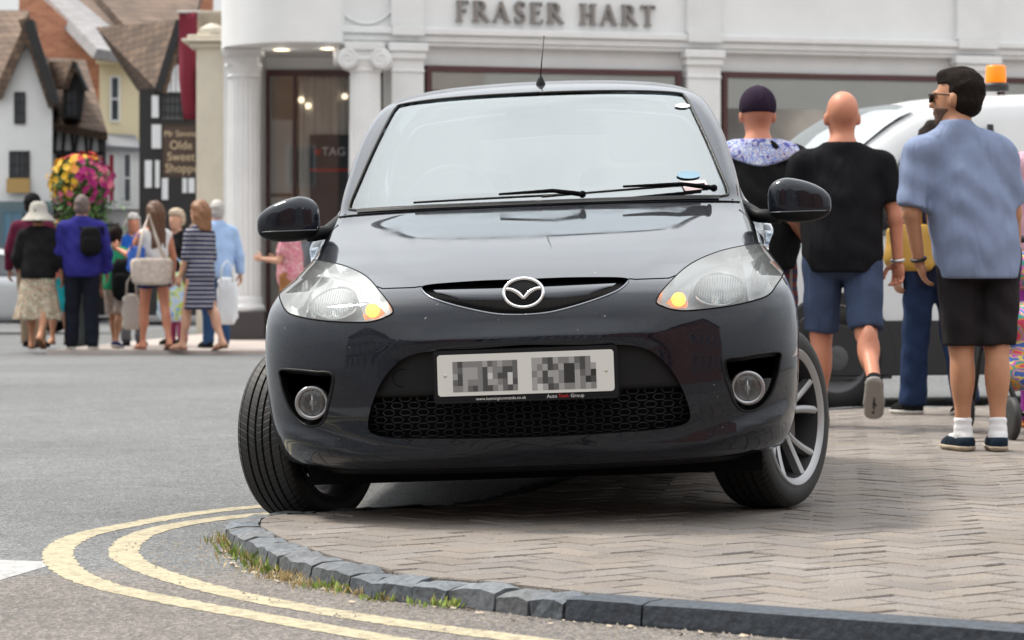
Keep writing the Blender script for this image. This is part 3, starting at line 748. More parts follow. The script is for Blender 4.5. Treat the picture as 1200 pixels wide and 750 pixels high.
# emblem: oval ring with a winged V
emx, emz = px2xz(613.5, 347); ex = 0.0; emp = surf_pt(0, emz, .012); erx, erz = .066, .051
em = MB()
ring = [Vector((erx*.88*math.cos(a), 0, erz*.86*math.sin(a))) for a in np.linspace(0, 2*math.pi, 49)[:-1]]
em.tube(ring, .0058, 10, closed=True)
Mw = [(-.056,.018),(-.040,.0165),(-.020,.006),(-.006,-.010),(0,-.0245),(.006,-.010),(.020,.006),(.040,.0165),(.056,.018)]
wv = catmull([Vector((-.055,0,.013)),Vector((-.036,0,.011)),(-.016,0,.000),(-.005,0,-.012),(0,0,-.018)], 5)
wr = [.0035+.0035*math.sin(math.pi*min(1, i/len(wv)*.9+.1)) for i in range(len(wv))]
em.tube(wv, wr, 8); em.tube(mirr(wv), wr, 8)
e_ = em.build('emblem', m_chrome, car, True)
Te = Matrix.Translation(emp+Vector((0, -.004, 0))) @ Matrix.Rotation(R(-14), 4, 'X'); e_.data.transform(Te)
eb = MB(); eb.lathe([(0, -.001), (.9, -.001), (1.0, .006)], 48, 'Y'); ebo = eb.build('emblem_disc', m_blk, e_, True)
ebo.data.transform(Te @ Matrix.Diagonal((erx*.9, 1, erz*.9, 1)))
# lower intake: smooth plate panel above, honeycomb below
it = cavity(o_intake, .055, 'lower_intake', m_blk, closed=False, shrink=.0, backmat=m_blkm)
pz = px2xz(613, 462)[1]
pp = MB(); rows = []; zt_ = max(p[1] for p in o_intake)-.006
def intake_x(z):
    xs = [p for p in o_intake]; best = 0
    for i in range(len(xs)-1):
        (x0, z0), (x1, z1) = xs[i], xs[i+1]
        if (z0-z)*(z1-z) <= 0 and z0 != z1: best = max(best, x0+(x1-x0)*(z-z0)/(z1-z0))
    return best
NR = 14
for j in range(NR+1):
    z = pz+(zt_-pz)*j/NR; xm = intake_x(z)+.003; rows.append([(xm*t, float(front_y(np.array(abs(xm*t)), np.array(z)))+.020+(.012 if j == 0 else 0), z) for t in np.linspace(-1, 1, 41)])
for r in rows: pp.v += r
for j in range(NR):
    for i in range(40): k = j*41+i; pp.f.append((k, k+1, k+42, k+41)); pp.m.append(0)
k = len(pp.v); pp.v += [(x, y+.03, z) for x, y, z in rows[0]]
for i in range(40): pp.f.append((i, k+i, k+i+1, i+1)); pp.m.append(0)
pp.build('plate_panel', m_blk, it, True)
tow = px2xz(468, 443); twp = surf_pt(abs(tow[0]), tow[1], -.019)
tm = MB(); tm.tube([Vector((-twp.x+.026*math.cos(a), twp.y+.004*0-.0008, twp.z+.026*math.sin(a))) for a in np.linspace(0, 2*math.pi, 33)[:-1]], .0012, 6, closed=True); tm.build('towing_eye_cover', m_blkm, it, True)
hc = MB(); zlo = min(p[1] for p in o_intake)+.004; zhi = pz+.002; cw, chh = .052, .021
row = 0; z = zlo-.004
while z < zhi+chh:
    for i in range(-14, 15):
        x = i*cw+(cw/2 if row % 2 else 0)
        if abs(x) > .60: continue
        hexp = [(x-cw*.36, z), (x-cw*.2, z+chh*.42), (x+cw*.2, z+chh*.42), (x+cw*.36, z), (x+cw*.2, z-chh*.42), (x-cw*.2, z-chh*.42)]
        ok = all(zlo-.006 < q[1] < zhi+.004 and abs(q[0]) < intake_x(min(max(q[1], zlo), zhi))+.004 for q in hexp)
        cc = [(q[0], max(zlo-.01, min(q[1], zhi+.006))) for q in hexp]
        if abs(x) < intake_x(min(max(z, zlo+.002), zhi)):
            P_ = [Vector((q[0], float(front_y(np.array(abs(q[0])), np.array(q[1])))+.030, q[1])) for q in cc]
            for a in range(6): hc.tube([P_[a], P_[(a+1) % 6]], .0019, 4, cap=False)
    z += chh; row += 1
hc.build('honeycomb_mesh', M('mesh_plastic', (.010, .011, .013), .5, spec=.4), it)
# number plate, obscured characters as in the photograph
plc = surf_pt(0, px2xz(616, 437)[1], 0); pl = empty('number_plate'); pl.parent = car
pl.location = (0.0, plc.y-.012, plc.z); pl.rotation_euler = (R(-3), 0, 0)
def rrect(w_, h_, r, n=5):
    o = []
    for cx0, cz0, a0 in ((w_/2-r, h_/2-r, 0), (-w_/2+r, h_/2-r, 90), (-w_/2+r, -h_/2+r, 180), (w_/2-r, -h_/2+r, 270)):
        for i in range(n+1): a = R(a0+90*i/n); o.append((cx0+r*math.cos(a), cz0+r*math.sin(a)))
    return o[::-1]
PWd, PHt = .520, .122
q = MB(); q.prism(rrect(PWd+.022, PHt+.022, .012), .004, .016); so = [(a, b-.004) for a, b in rrect(PWd+.024, PHt+.034, .012)]; q.prism(so, .006, .02); q.build('plate_surround', m_blk, pl)
q = MB(); q.prism(rrect(PWd, PHt, .010), -.0005, .010); q.build('plate', M('plate_white', (.62, .62, .59), .35), pl)
grey = {'#': (.02,.02,.02), 'D': (.055,.055,.055), 'd': (.11,.11,.11), 'm': (.19,.19,.19), 'l': (.31,.31,.31), 'w': (.52,.52,.52)}
Rw = ["Mmmmmlmmmdlmd", ]
rowsL = ["mDmmmmldmlmmd", "mdlllmDlmmDDd", "lDlllmDwmDDwd", "dDlmmmDllmdwD", "mmldDmDDmldDm"]
rowsR = ["lldDlmmldDm", "lmlDdl##mDml", "mlDll m##ldm#", "lmDdl m##lm#D", "l.lDd lmmlmlm"]
mo = {c: MB() for c in grey}
cell = .0135
def mosaic(rows, x0, zt0, cell):
    for j, r in enumerate(rows):
        for i, c in enumerate(r.replace(' ', '').replace('.', 'w')):
            if c == 'M': c = 'm'
            if c in grey: mo[c].add([(x0+i*cell, -.0010, zt0-(j+1)*cell*1.22), (x0+(i+1)*cell, -.0010, zt0-(j+1)*cell*1.22), (x0+(i+1)*cell, -.0010, zt0-j*cell*1.22), (x0+i*cell, -.0010, zt0-j*cell*1.22)], [(0,1,2,3)])
for args in ((rowsL, -.215, .040, cell*1.09), (rowsR, .018, .044, cell*1.17)):
    mo = {c: MB() for c in grey}; mosaic(*args); chm = MB(); mats_ = []
    for i, (c, b_) in enumerate(mo.items()): chm.add(b_.v, b_.f, i); mats_.append(M('plate_grey_'+str(i), grey[c], .5))
    chm.build('plate_characters', mats_, pl)
for sx in (-1, 1): q = MB(); q.lathe([(0, -.0035), (.004, -.003), (.0055, 0)], 14, 'Y', (sx*.237, 0, .0)); q.build('plate_screw', M('screw_cap', (.55, .52, .45), .4), pl, True)
text_mesh('dealer_lettering', 'www.leamingtonmazda.co.uk', .0125, M('lettering_white', (.6, .6, .6), .5), pl, Matrix.Translation((-.075, .0035, -PHt/2-.0105)), .0005)
text_mesh('dealer_lettering', 'Auto', .015, MATS['lettering_white'], pl, Matrix.Translation((.075, .0035, -PHt/2-.010)), .0005)
text_mesh('dealer_lettering', 'Tech', .015, M('lettering_red', (.55, .02, .02), .5), pl, Matrix.Translation((.109, .0035, -PHt/2-.010)), .0005)
text_mesh('dealer_lettering', 'Group', .015, MATS['lettering_white'], pl, Matrix.Translation((.150, .0035, -PHt/2-.010)), .0005)
# black under-lip
ul = MB(); rows = []
us_ = np.linspace(0, 1.0, 50)
for (z, o_, dz) in ((.204, .0015, 0), (.199, .002, 0), (.194, .0, -.0), (.194, -.012, -.007), (.194, -.09, -.007)):
    p = S(us_, np.full_like(us_, z)); nn = Nrm(us_, np.full_like(us_, z)); nn[:, 2] = 0; p = p+nn*o_; p[:, 2] += dz; rows.append(p)
for sx in (1, -1):
    k = len(ul.v)
    for r in rows: ul.v += [(a*sx, b, c) for a, b, c in r]
    for j in range(len(rows)-1):
        for i in range(49): f = (k+j*50+i, k+(j+1)*50+i, k+(j+1)*50+i+1, k+j*50+i+1); ul.f.append(f if sx > 0 else f[::-1]); ul.m.append(0)
ul.build('under_lip', m_blk, car, True)
# underbody and wheel housings
ub = MB(); ub.box((-.70, -.42, .150), (.70, 3.0, .21)); ub.box((-.62, .45, .125), (.62, 2.1, .149)); ub.box((-.45, -.50, .21), (.45, 2.8, .55)); ub.box((-.72, .42, .19), (.72, 2.05, .45)); ub.box((-.70, 2.86, .21), (.70, 2.98, .6))
ub.tube([(-.6, .02, .26), (.6, .02, .26)], .03, 8)
ub.build('underbody', m_blkm, car)
for sx in (1, -1):
    for yc in (0, 2.49):
        a = MB(); ri = .335 if yc == 0 else .325; prof = [(ri+.004, .82), (ri+.02, .79), (ri+.03, .46), (.0, .45)]
        a.lathe([(r, x*sx) for r, x in prof], 40, 'X', (0, yc, .295), a0=R(0), a1=R(158)); a.build('wheel_arch', m_blkm, car, True)
# wheels
TR, TW = .291, .195
def wheel(loc, steer, side):
    wrt = empty('wheel'); wrt.parent = car; wrt.location = loc; wrt.rotation_euler = (0, 0, steer)
    sx = side
    t = MB(); prof = [(.214, -.092)]
    prof += [(.222, -.097), (.245, -.101), (.268, -.097), (.280, -.088), (.2855, -.076)]
    rib = [-.074, -.046, -.040, -.016, -.010, .010, .016, .040, .046, .074]
    for i in range(0, len(rib), 2):
        a, b = rib[i], rib[i+1]; cr_ = lambda x: TR-.0045*(x/.075)**2
        prof += [(cr_(a)-.008, a-.0005), (cr_(a), a+.0012), (cr_((a+b)/2), (a+b)/2), (cr_(b), b-.0012), (cr_(b)-.008, b+.0005)]
    prof += [(.2855, .076), (.280, .088), (.268, .097), (.245, .101), (.222, .097), (.214, .092)]
    t.lathe([(r, x*sx) for r, x in prof], 96, 'X')
    to = t.build('tyre', m_tread, wrt, False); smooth_angle(to, 35)
    r = MB()
    bar = [(.214, -.092), (.222, -.098), (.218, -.100), (.205, -.094), (.196, -.06), (.190, .03), (.196, .088), (.206, .098), (.217, .102), (.2225, .098), (.214, .092)]
    r.lathe([(a, x*sx) for a, x in bar[:4]], 72, 'X', mi=1); r.lathe([(a, x*sx) for a, x in bar[3:7]], 72, 'X', mi=1); r.lathe([(a, x*sx) for a, x in bar[6:]], 72, 'X')
    r.lathe([(.0, .062*sx), (.03, .062*sx), (.034, .058*sx), (.060, .045*sx), (.066, .02*sx)], 36, 'X')
    def blade_(a0, a1, w0, w1):       # spoke from hub to rim
        ps = []; nS = 8
        for i in range(nS+1):
            s_ = i/nS; rad = .050+(.202-.050)*s_; a = a0+(a1-a0)*s_; wd = w0+(w1-w0)*s_; xo_ = .048+.040*s_**1.5
            er = Vector((0, math.cos(a), math.sin(a))); et = Vector((0, -math.sin(a), math.cos(a)))
            ps.append([(er*rad+et*k*wd+Vector(((xo_+dx)*sx, 0, 0))) for k, dx in ((-1, -.028), (-.8, -.004), (-.2, .002), (.2, .002), (.8, -.004), (1, -.028))])
        k0 = len(r.v)
        for p in ps: r.v += [tuple(v) for v in p]
        for i in range(nS):
            for j in range(6):
                jj = (j+1) % 6; f = (k0+i*6+j, k0+i*6+jj, k0+(i+1)*6+jj, k0+(i+1)*6+j); r.f.append(f if sx < 0 else f[::-1]); r.m.append(0)
    for k_ in range(5):
        a = 2*math.pi*k_/5+R(18)
        blade_(a-R(4), a-R(15), .013, .016); blade_(a+R(4), a+R(15), .013, .016)
    ro = r.build('rim', [M('alloy_silver', (.36, .365, .375), .38, .8), M('barrel_dark', (.06, .06, .065), .5, .5)], wrt, False); smooth_angle(ro, 35)
    q = MB(); q.lathe([(0, .066*sx), (.022, .065*sx), (.025, .060*sx)], 24, 'X'); q.build('centre_cap', M('cap_silver', (.45, .46, .48), .25, .8), wrt, True)
    d = MB(); d.lathe([(0, .0), (.135, .0), (.135, -.012*sx), (.08, -.014*sx), (.08, -.05*sx), (0, -.05*sx)], 40, 'X'); d.build('brake_disc', M('brake_steel', (.22, .20, .19), .45, .8, var=.2), wrt)
    c = MB(); c.box((-.06, .05, -.08), (.035, .14, .08)); co = c.build('brake_caliper', M('caliper', (.10, .09, .085), .6), wrt, bevel=.012)
    return wrt
m_tread = bpy.data.materials.new('tyre_tread'); m_tread.use_nodes = True; _n = m_tread.node_tree; _b = _n.nodes['Principled BSDF']
_b.inputs['Base Color'].default_value = (.020, .020, .021, 1); _b.inputs['Roughness'].default_value = .6
_t = _n.nodes.new('ShaderNodeTexCoord'); _x = _n.nodes.new('ShaderNodeSeparateXYZ'); _n.links.new(_t.outputs['Object'], _x.inputs[0])
_a = _n.nodes.new('ShaderNodeMath'); _a.operation = 'ARCTAN2'; _n.links.new(_x.outputs['Z'], _a.inputs[0]); _n.links.new(_x.outputs['Y'], _a.inputs[1])
_w = _n.nodes.new('ShaderNodeMath'); _w.operation = 'MULTIPLY_ADD'; _w.inputs[1].default_value = 78/(2*math.pi)*1.0; _n.links.new(_a.outputs[0], _w.inputs[0])
_k = _n.nodes.new('ShaderNodeMath'); _k.operation = 'MULTIPLY'; _k.inputs[1].default_value = 22; _ab = _n.nodes.new('ShaderNodeMath'); _ab.operation = 'ABSOLUTE'; _n.links.new(_x.outputs['X'], _ab.inputs[0]); _n.links.new(_ab.outputs[0], _k.inputs[0]); _n.links.new(_k.outputs[0], _w.inputs[2])
_f = _n.nodes.new('ShaderNodeMath'); _f.operation = 'FRACT'; _n.links.new(_w.outputs[0], _f.inputs[0])
_g = _n.nodes.new('ShaderNodeMapRange'); _g.inputs[1].default_value = .16; _g.inputs[2].default_value = .26; _n.links.new(_f.outputs[0], _g.inputs[0])
# only where the radius is the tread's
_rr = _n.nodes.new('ShaderNodeVectorMath'); _rr.operation = 'LENGTH'; _cb = _n.nodes.new('ShaderNodeCombineXYZ'); _n.links.new(_x.outputs['Y'], _cb.inputs[1]); _n.links.new(_x.outputs['Z'], _cb.inputs[2]); _n.links.new(_cb.outputs[0], _rr.inputs[0])
_rm = _n.nodes.new('ShaderNodeMapRange'); _rm.inputs[1].default_value = .272; _rm.inputs[2].default_value = .279; _rm.inputs[3].default_value = 1; _rm.inputs[4].default_value = 0; _n.links.new(_rr.outputs['Value'], _rm.inputs[0])
_mm = _n.nodes.new('ShaderNodeMath'); _mm.operation = 'MAXIMUM'; _n.links.new(_g.outputs[0], _mm.inputs[0]); _n.links.new(_rm.outputs[0], _mm.inputs[1])
_u = _n.nodes.new('ShaderNodeBump'); _u.inputs['Strength'].default_value = 1; _u.inputs['Distance'].default_value = .005; _n.links.new(_mm.outputs[0], _u.inputs['Height']); _n.links.new(_u.outputs[0], _b.inputs['Normal'])
_cm = _n.nodes.new('ShaderNodeMix'); _cm.data_type = 'RGBA'; _cm.inputs[6].default_value = (.0015, .0015, .0015, 1); _cm.inputs[7].default_value = (.010, .010, .0105, 1); _n.links.new(_mm.outputs[0], _cm.inputs[0]); _n.links.new(_cm.outputs[2], _b.inputs['Base Color'])
ST = R(-27)
wheel((.742, 0, .291), ST, 1); wheel((-.742, 0, .291), ST, -1); wheel((.735, 2.49, .291), 0, 1); wheel((-.735, 2.49, .291), 0, -1)
# headlamps
m_lens = bpy.data.materials.new('lamp_lens'); m_lens.use_nodes = True; _n = m_lens.node_tree; _n.nodes.clear()
_o = _n.nodes.new('ShaderNodeOutputMaterial'); _g = _n.nodes.new('ShaderNodeBsdfGlossy'); _g.inputs['Roughness'].default_value = .04
_tt = _n.nodes.new('ShaderNodeBsdfTransparent'); _tt.inputs['Color'].default_value = (.93, .95, .95, 1); _df = _n.nodes.new('ShaderNodeBsdfDiffuse'); _df.inputs['Color'].default_value = (.88, .91, .91, 1)
_fr = _n.nodes.new('ShaderNodeFresnel'); _fr.inputs['IOR'].default_value = 1.55; _x1 = _n.nodes.new('ShaderNodeMixShader'); _x2 = _n.nodes.new('ShaderNodeMixShader'); _x1.inputs[0].default_value = .13
_n.links.new(_tt.outputs[0], _x1.inputs[1]); _n.links.new(_df.outputs[0], _x1.inputs[2]); _n.links.new(_fr.outputs[0], _x2.inputs[0]); _n.links.new(_x1.outputs[0], _x2.inputs[1]); _n.links.new(_g.outputs[0], _x2.inputs[2]); _n.links.new(_x2.outputs[0], _o.inputs[0])
m_lens2 = m_lens.copy(); [setattr(n_.inputs[0], 'default_value', .04) for n_ in m_lens2.node_tree.nodes if n_.type == 'MIX_SHADER' and not n_.inputs[0].is_linked]
m_refl = M('lamp_reflector', (.80, .82, .82), .22, .9); m_refl2 = M('lamp_housing', (.92, .94, .95), .4, .15)
m_amb = M('amber_bulb', (.9, .35, .03), .3, emit=(1.0, .34, .02), es=3.2)
hm = lab == names.index('head')+1
for sx in (1, -1):
    hl = empty('headlight'); hl.parent = car; hl.location = (0, 0, 0)
    # housing bowl: a pale back wall parallel to the lens and a rim wall
    hb = car_tri(hm, 'lamp_bowl', m_refl2, -.058, hl, (sx,))
    rw_ = MB(); n_h = len(o_head); f0_ = [surf_pt(x, z, -.001) for x, z in o_head]; f1_ = [surf_pt(x, z, -.060) for x, z in o_head]
    if sx < 0: f0_ = mirr(f0_); f1_ = mirr(f1_)
    rw_.add(f0_+f1_, [(i, (i+1) % n_h, (i+1) % n_h+n_h, i+n_h) for i in range(n_h)]); rw_.build('lamp_rim', m_refl, hl, True)
    car_tri(hm, 'lens', m_lens, .0015, hl, (sx,))
    ed = MB(); l_ = [surf_pt(x, z, .0005) for x, z in o_head]; l_ = l_ if sx > 0 else mirr(l_)
    ed.tube(l_, .0024, 6, closed=True); ed.build('lamp_seal', m_blkm, hl, True)
    # main reflector dish, chrome ring, fluted plate and outer corner reflector, all following the slant of the lens
    def lp_(px_, py_, off): 
        v = surf_pt(*px2xz(px_, py_), off)
        if sx < 0: v.x = -v.x
        return v
    ring_ = MB(); ring_.tube([lp_(845+30*math.cos(a), 333+21*math.sin(a), -.022) for a in np.linspace(0, 2*math.pi, 41)[:-1]], .0028, 8, closed=True); ring_.build('reflector_ring', m_chrome, hl, True)
    rf = MB(); NR_ = 40
    for k_, (rr_, of_) in enumerate(((1., -.024), (.8, -.036), (.5, -.050), (.25, -.056), (.22, -.030), (.0, -.028))):
        rf.v += [tuple(lp_(845+30*rr_*math.cos(a), 333+21*rr_*math.sin(a), of_)) for a in np.linspace(0, 2*math.pi, NR_+1)[:-1]]
        if k_:
            for j in range(NR_): rf.f.append(((k_-1)*NR_+j, (k_-1)*NR_+(j+1) % NR_, k_*NR_+(j+1) % NR_, k_*NR_+j)); rf.m.append(0)
    rf.build('reflector', m_refl, hl, False)
    fb_ = MB()
    for i in range(17):
        px_ = 821+i*3.0; hh_ = 17*math.sqrt(max(.05, 1-((px_-845)/30)**2)); fb_.tube([lp_(px_, 333-hh_*.9, -.018), lp_(px_, 333, -.016), lp_(px_, 333+hh_*.9, -.018)], .0016, 5)
    fb_.build('fluted_plate', M('flute_clear', (.55, .57, .58), .15, .3), hl, True)
    dv = MB()
    for p_, q_ in (((868, 292), (880, 352)), ((814, 318), (806, 358))):
        A_ = [lp_(p_[0]+(q_[0]-p_[0])*t, p_[1]+(q_[1]-p_[1])*t, -.010) for t in np.linspace(0, 1, 8)]; B_ = [lp_(p_[0]+(q_[0]-p_[0])*t, p_[1]+(q_[1]-p_[1])*t, -.056) for t in np.linspace(0, 1, 8)]
        dv.add(A_+B_, [(i, i+1, i+9, i+8) for i in range(7)])
    dv.build('lamp_divider', m_refl, hl, True)
    r2 = MB()
    for k_, (rr_, of_) in enumerate(((1., -.020), (.75, -.036), (.4, -.048), (.0, -.052))):
        r2.v += [tuple(lp_(893+11*rr_*math.cos(a), 318+17*rr_*math.sin(a), of_)) for a in np.linspace(0, 2*math.pi, 25)[:-1]]
        if k_:
            for j in range(24): r2.f.append(((k_-1)*24+j, (k_-1)*24+(j+1) % 24, k_*24+(j+1) % 24, k_*24+j)); r2.m.append(0)
    r2.build('side_reflector', m_refl, hl, False)
    b0 = px2xz(797, 346); b = surf_pt(abs(b0[0]), b0[1], -.026); b.x *= sx
    ib = MB(); ib.prism([(b.x+sx*q[0], b.z+q[1]) for q in ([(-.036, -.006), (-.012, .018), (.016, .024), (.024, .006), (.020, -.020), (-.01, -.022)] if sx > 0 else [(-.036, -.006), (-.012, .018), (.016, .024), (.024, .006), (.020, -.020), (-.01, -.022)][::-1])], b.y+.016, b.y+.02)
    ib.build('indicator_reflector', M('amber_reflector', (.80, .40, .12), .4, .2, emit=(1.0, .36, .05), es=.25), hl)
    bb = MB(); bb.ico((b.x+.002*sx, b.y+.002, b.z+.004), (.015, .012, .015), 2); bb.tube([(b.x+.002*sx+.019*math.cos(a), b.y+.004, b.z+.004+.019*math.sin(a)) for a in np.linspace(0, 2*math.pi, 25)[:-1]], .0022, 6, closed=True); bb.build('indicator_bulb', m_amb, hl, True)
    # fog lamp pocket
    fg = cavity(o_fog, .045, 'fog_pocket', m_blk, car, (sx,), shrink=.014)
    tr = MB(); l_ = [surf_pt(x, z, .0) for x, z in o_fog]; l_ = l_ if sx > 0 else mirr(l_); tr.tube(l_, .004, 8, closed=True); tr.build('pocket_edge', m_blk, fg, True)
    f0 = px2xz(879, 455); fc = surf_pt(abs(f0[0]), f0[1], -.012); fc.x *= sx
    fl_ = empty('fog_lamp'); fl_.parent = car; fl_.location = fc; 
    q = MB(); q.lathe([(.052, .04), (.053, .002), (.050, -.005), (.042, -.005), (.039, .004)], 40, 'Y'); q.build('fog_lamp_bezel', M('bezel_metal', (.30, .30, .31), .25, .9), fl_, True)
    q = MB(); q.lathe([(.041, .0), (.034, .018), (.018, .034), (0, .037)], 32, 'Y'); q.ico((0, .012, 0), (.011, .012, .011), 2); q.box((-.003, -.0, -.03), (.003, .006, .03)); q.build('fog_lamp_reflector', M('fog_reflector', (.34, .34, .35), .2, .9), fl_, True)
    q = MB(); q.lathe([(0, -.006), (.02, -.0052), (.036, -.002), (.0435, .002)], 32, 'Y'); q.build('fog_lamp_glass', m_lens2, fl_, True)
# wipers
def wiper(p0, p1, piv):
    w_ = empty('windscreen_wiper'); w_.parent = car
    a = surf_pt(*[p0[0], p0[1]], .014) if p0[0] >= 0 else mirr([surf_pt(-p0[0], p0[1], .014)])[0]
    def sp(q, off): 
        v = surf_pt(abs(q[0]), q[1], off); v.x *= (1 if q[0] >= 0 else -1); return v
    bl_ = MB(); n = 16; pts_ = [sp((p0[0]+(p1[0]-p0[0])*i/n, p0[1]+(p1[1]-p0[1])*i/n), .012) for i in range(n+1)]
    bl_.tube(pts_, .0045, 6); bl_.build('blade', m_blk, w_, True)
    ar = MB(); mid = sp(((p0[0]+p1[0])/2, (p0[1]+p1[1])/2), .026); pv_ = sp(piv, .03)
    ar.tube([pv_, pv_.lerp(mid, .35)+Vector((0, -.006, .012)), mid], [.009, .007, .004], 8); ar.ico(tuple(pv_), .013, 2); ar.build('arm', m_blkm, w_, True)
wiper((-.42, 1.034), (.17, 1.042), (.16, 1.020)); wiper((.02, 1.036), (.575, 1.065), (.60, 1.034))
sc_ = MB(); rows = []
for j, z in enumerate((1.018, 1.025, 1.032)):
    rows.append([tuple(surf_pt(abs(x), z, .004)[i]*(-1 if (i == 0 and x < 0) else 1) for i in range(3)) for x in np.linspace(-.63, .63, 41)])
for r in rows: sc_.v += r
for j in range(2):
    for i in range(40): k = j*41+i; sc_.f.append((k, k+1, k+42, k+41)); sc_.m.append(0)
sc_.build('scuttle_panel', m_blk, car, True)
# door mirrors: egg shaped shells on a foot
def sell(c, r, e1, e2, n=40, m=24, cut=None):
    vs = []; fs = []
    f_ = lambda a, e: math.copysign(abs(a)**e, a)
    for i in range(m+1):
        la = -math.pi/2+math.pi*i/m
        for j in range(n):
            lo = 2*math.pi*j/n; vs.append((c[0]+r[0]*f_(math.cos(la), e1)*f_(math.cos(lo), e2), c[1]+r[1]*f_(math.cos(la), e1)*f_(math.sin(lo), e2), c[2]+r[2]*f_(math.sin(la), e1)))
    for i in range(m):
        for j in range(n): fs.append((i*n+j, i*n+(j+1) % n, (i+1)*n+(j+1) % n, (i+1)*n+j))
    return vs, fs
for sx in (1, -1):
    mi_ = empty('door_mirror'); mi_.parent = car
    mc = CI @ P3(*((937, 238) if sx > 0 else (338, 261)), 9.40); mi_.location = mc
    vs, fs = sell((0, 0, 0), (.110, .060, .086), .62, .85, 48, 32)
    def warp(v):                       # tall and blunt towards the door, tapering outwards
        x, y, z = v; t = (x+.110)/.220; k = 1-.62*max(0, t-.25)**1.7; z2 = z*k
        if z < 0: z2 *= .80+.1*t
        z2 += .006-.022*max(0, t-.3); return (x*sx, y*(1-.3*t)-.0, z2)
    V = [warp(v) for v in vs]
    up = [f for f in fs if sum(V[i][2] for i in f)/4 > -.030]; lo_ = [f for f in fs if sum(V[i][2] for i in f)/4 <= -.030]
    if sx < 0: up = [f[::-1] for f in up]; lo_ = [f[::-1] for f in lo_]
    mesh('mirror_cover', V, up, m_paint, mi_, True); mesh('mirror_underside', V, lo_, m_blk, mi_, True)
    gl = MB(); gl.tube([Vector((x*sx*.97, y-.0, -.030+.0)) for x, y in [(-.108, -.045), (-.06, -.058), (0, -.058), (.05, -.050), (.085, -.035), (.098, -.018)]], .002, 6); gl.build('mirror_seam', m_chrome if False else M('seam_grey', (.12,.13,.14), .3), mi_, True)
    mg = MB(); mg.prism([(a*sx, b) for a, b in [(-.095, -.045), (.07, -.035), (.088, 0), (.06, .045), (-.095, .06)]][::sx], .044, .048); mg.build('mirror_glass', m_chrome, mi_)
    rt = flank_pt(.86, 1.0, -.02); rt.x *= sx
    ft = MB(); a = Vector((-.075*sx, .0, -.045)); b = rt-mc
    ft.tube([a, a.lerp(b, .5)+Vector((0, 0, -.012)), b], [.026, .024, .035], 12); ft.build('mirror_foot', m_blk, mi_, True)
# aerial
ae = MB(); rp = CI @ P3(634, 104, 10.02); 
rp = S(np.array([0.0]), np.array([1.500]))[0]; rp = Vector(rp)
ae.lathe([(.018, 0), (.017, .010), (.010, .026), (.006, .036), (0, .037)], 20, 'Z', tuple(rp-Vector((0, 0, .004))))
ae.tube([rp+Vector((0, .012, .035)), rp+Vector((.016, .085, .185))], [.0026, .0016], 8)
ae.ico(tuple(rp+Vector((.016, .085, .187))), .0032, 1); ae.build('aerial', m_blk, car, True)
# stickers behind the glass, interior
def on_glass(px, py, off=-.010):
    x, z = px2xz(px, py); p = surf_pt(abs(x), z, off); p.x *= (1 if x >= 0 else -1); n = Nrm(np.array([float(xz2u(x, z))]), np.array([z]))[0]; return p, n
def decal(name, pxs, mat, off=.001):
    ps = [on_glass(a, b, off)[0] for a, b in pxs]; vs_ = [tuple(p) for p in ps]; n = len(vs_)
    c = sum(ps, Vector())/n; fs_ = [(i, (i+1) % n, n) for i in range(n)]; return mesh(name, vs_+[tuple(c)], fs_, mat, ws)
decal('permit_sticker', [(807+14*math.cos(a), 205+4.5*math.sin(a)) for a in np.linspace(0, 6.28, 17)[:-1]][::-1], M('sticker_blue', (.20, .33, .42), .5))
decal('parking_permit', [(797,213),(826,211),(831,221),(803,224)][::-1], M('sticker_pink', (.78, .60, .62), .5))
decal('permit_sticker', [(800+9*math.cos(a), 124+2.5*math.sin(a)) for a in np.linspace(0, 6.28, 13)[:-1]][::-1], M('sticker_white', (.8, .8, .8), .5))
inn = empty('interior'); inn.parent = car
q = MB(); q.box((-.66, .55, .80), (.66, 1.0, .97)); q.build('dashboard', M('dash_grey', (.05, .05, .055), .7), inn, bevel=.04)
q = MB(); q.tube([Vector((.33*1+.17*math.cos(a), 1.10+.05*math.sin(a), 1.02+.17*math.sin(a))) for a in np.linspace(0, 2*math.pi, 33)[:-1]], .014, 8, closed=True); q.box((.19, 1.09, 1.0), (.47, 1.12, 1.04)); st_ = q.build('steering_wheel', M('wheel_grey', (.06, .06, .06), .5), inn, True)
for v in st_.data.vertices: v.co.x = -v.co.x
for sx in (-1, 1):
    q = MB(); q.box((sx*.36-.23, 1.45, .55), (sx*.36+.23, 1.60, 1.18)); q.box((sx*.36-.12, 1.48, 1.20), (sx*.36+.12, 1.56, 1.34)); q.box((sx*.36-.24, 1.1, .45), (sx*.36+.24, 1.5, .6)); q.build('front_seat', M('seat_cloth', (.05, .05, .055), .9), inn, bevel=.04)
q = MB(); q.box((-.12, 1.14, 1.335), (.12, 1.165, 1.395)); q.box((-.02, 1.14, 1.39), (.02, 1.16, 1.43)); q.build('rear_view_mirror', m_blkm, inn, bevel=.01)
for sx in (1, -1):
    q = MB(); p = flank_pt(1.55, .86, .012); p.x *= sx; q.tube([p+Vector((0, -.09, 0)), p+Vector((.012*sx, -.05, 0)), p+Vector((.012*sx, .05, 0)), p+Vector((0, .09, 0))], .011, 8); q.build('door_handle', m_paint, car, True)
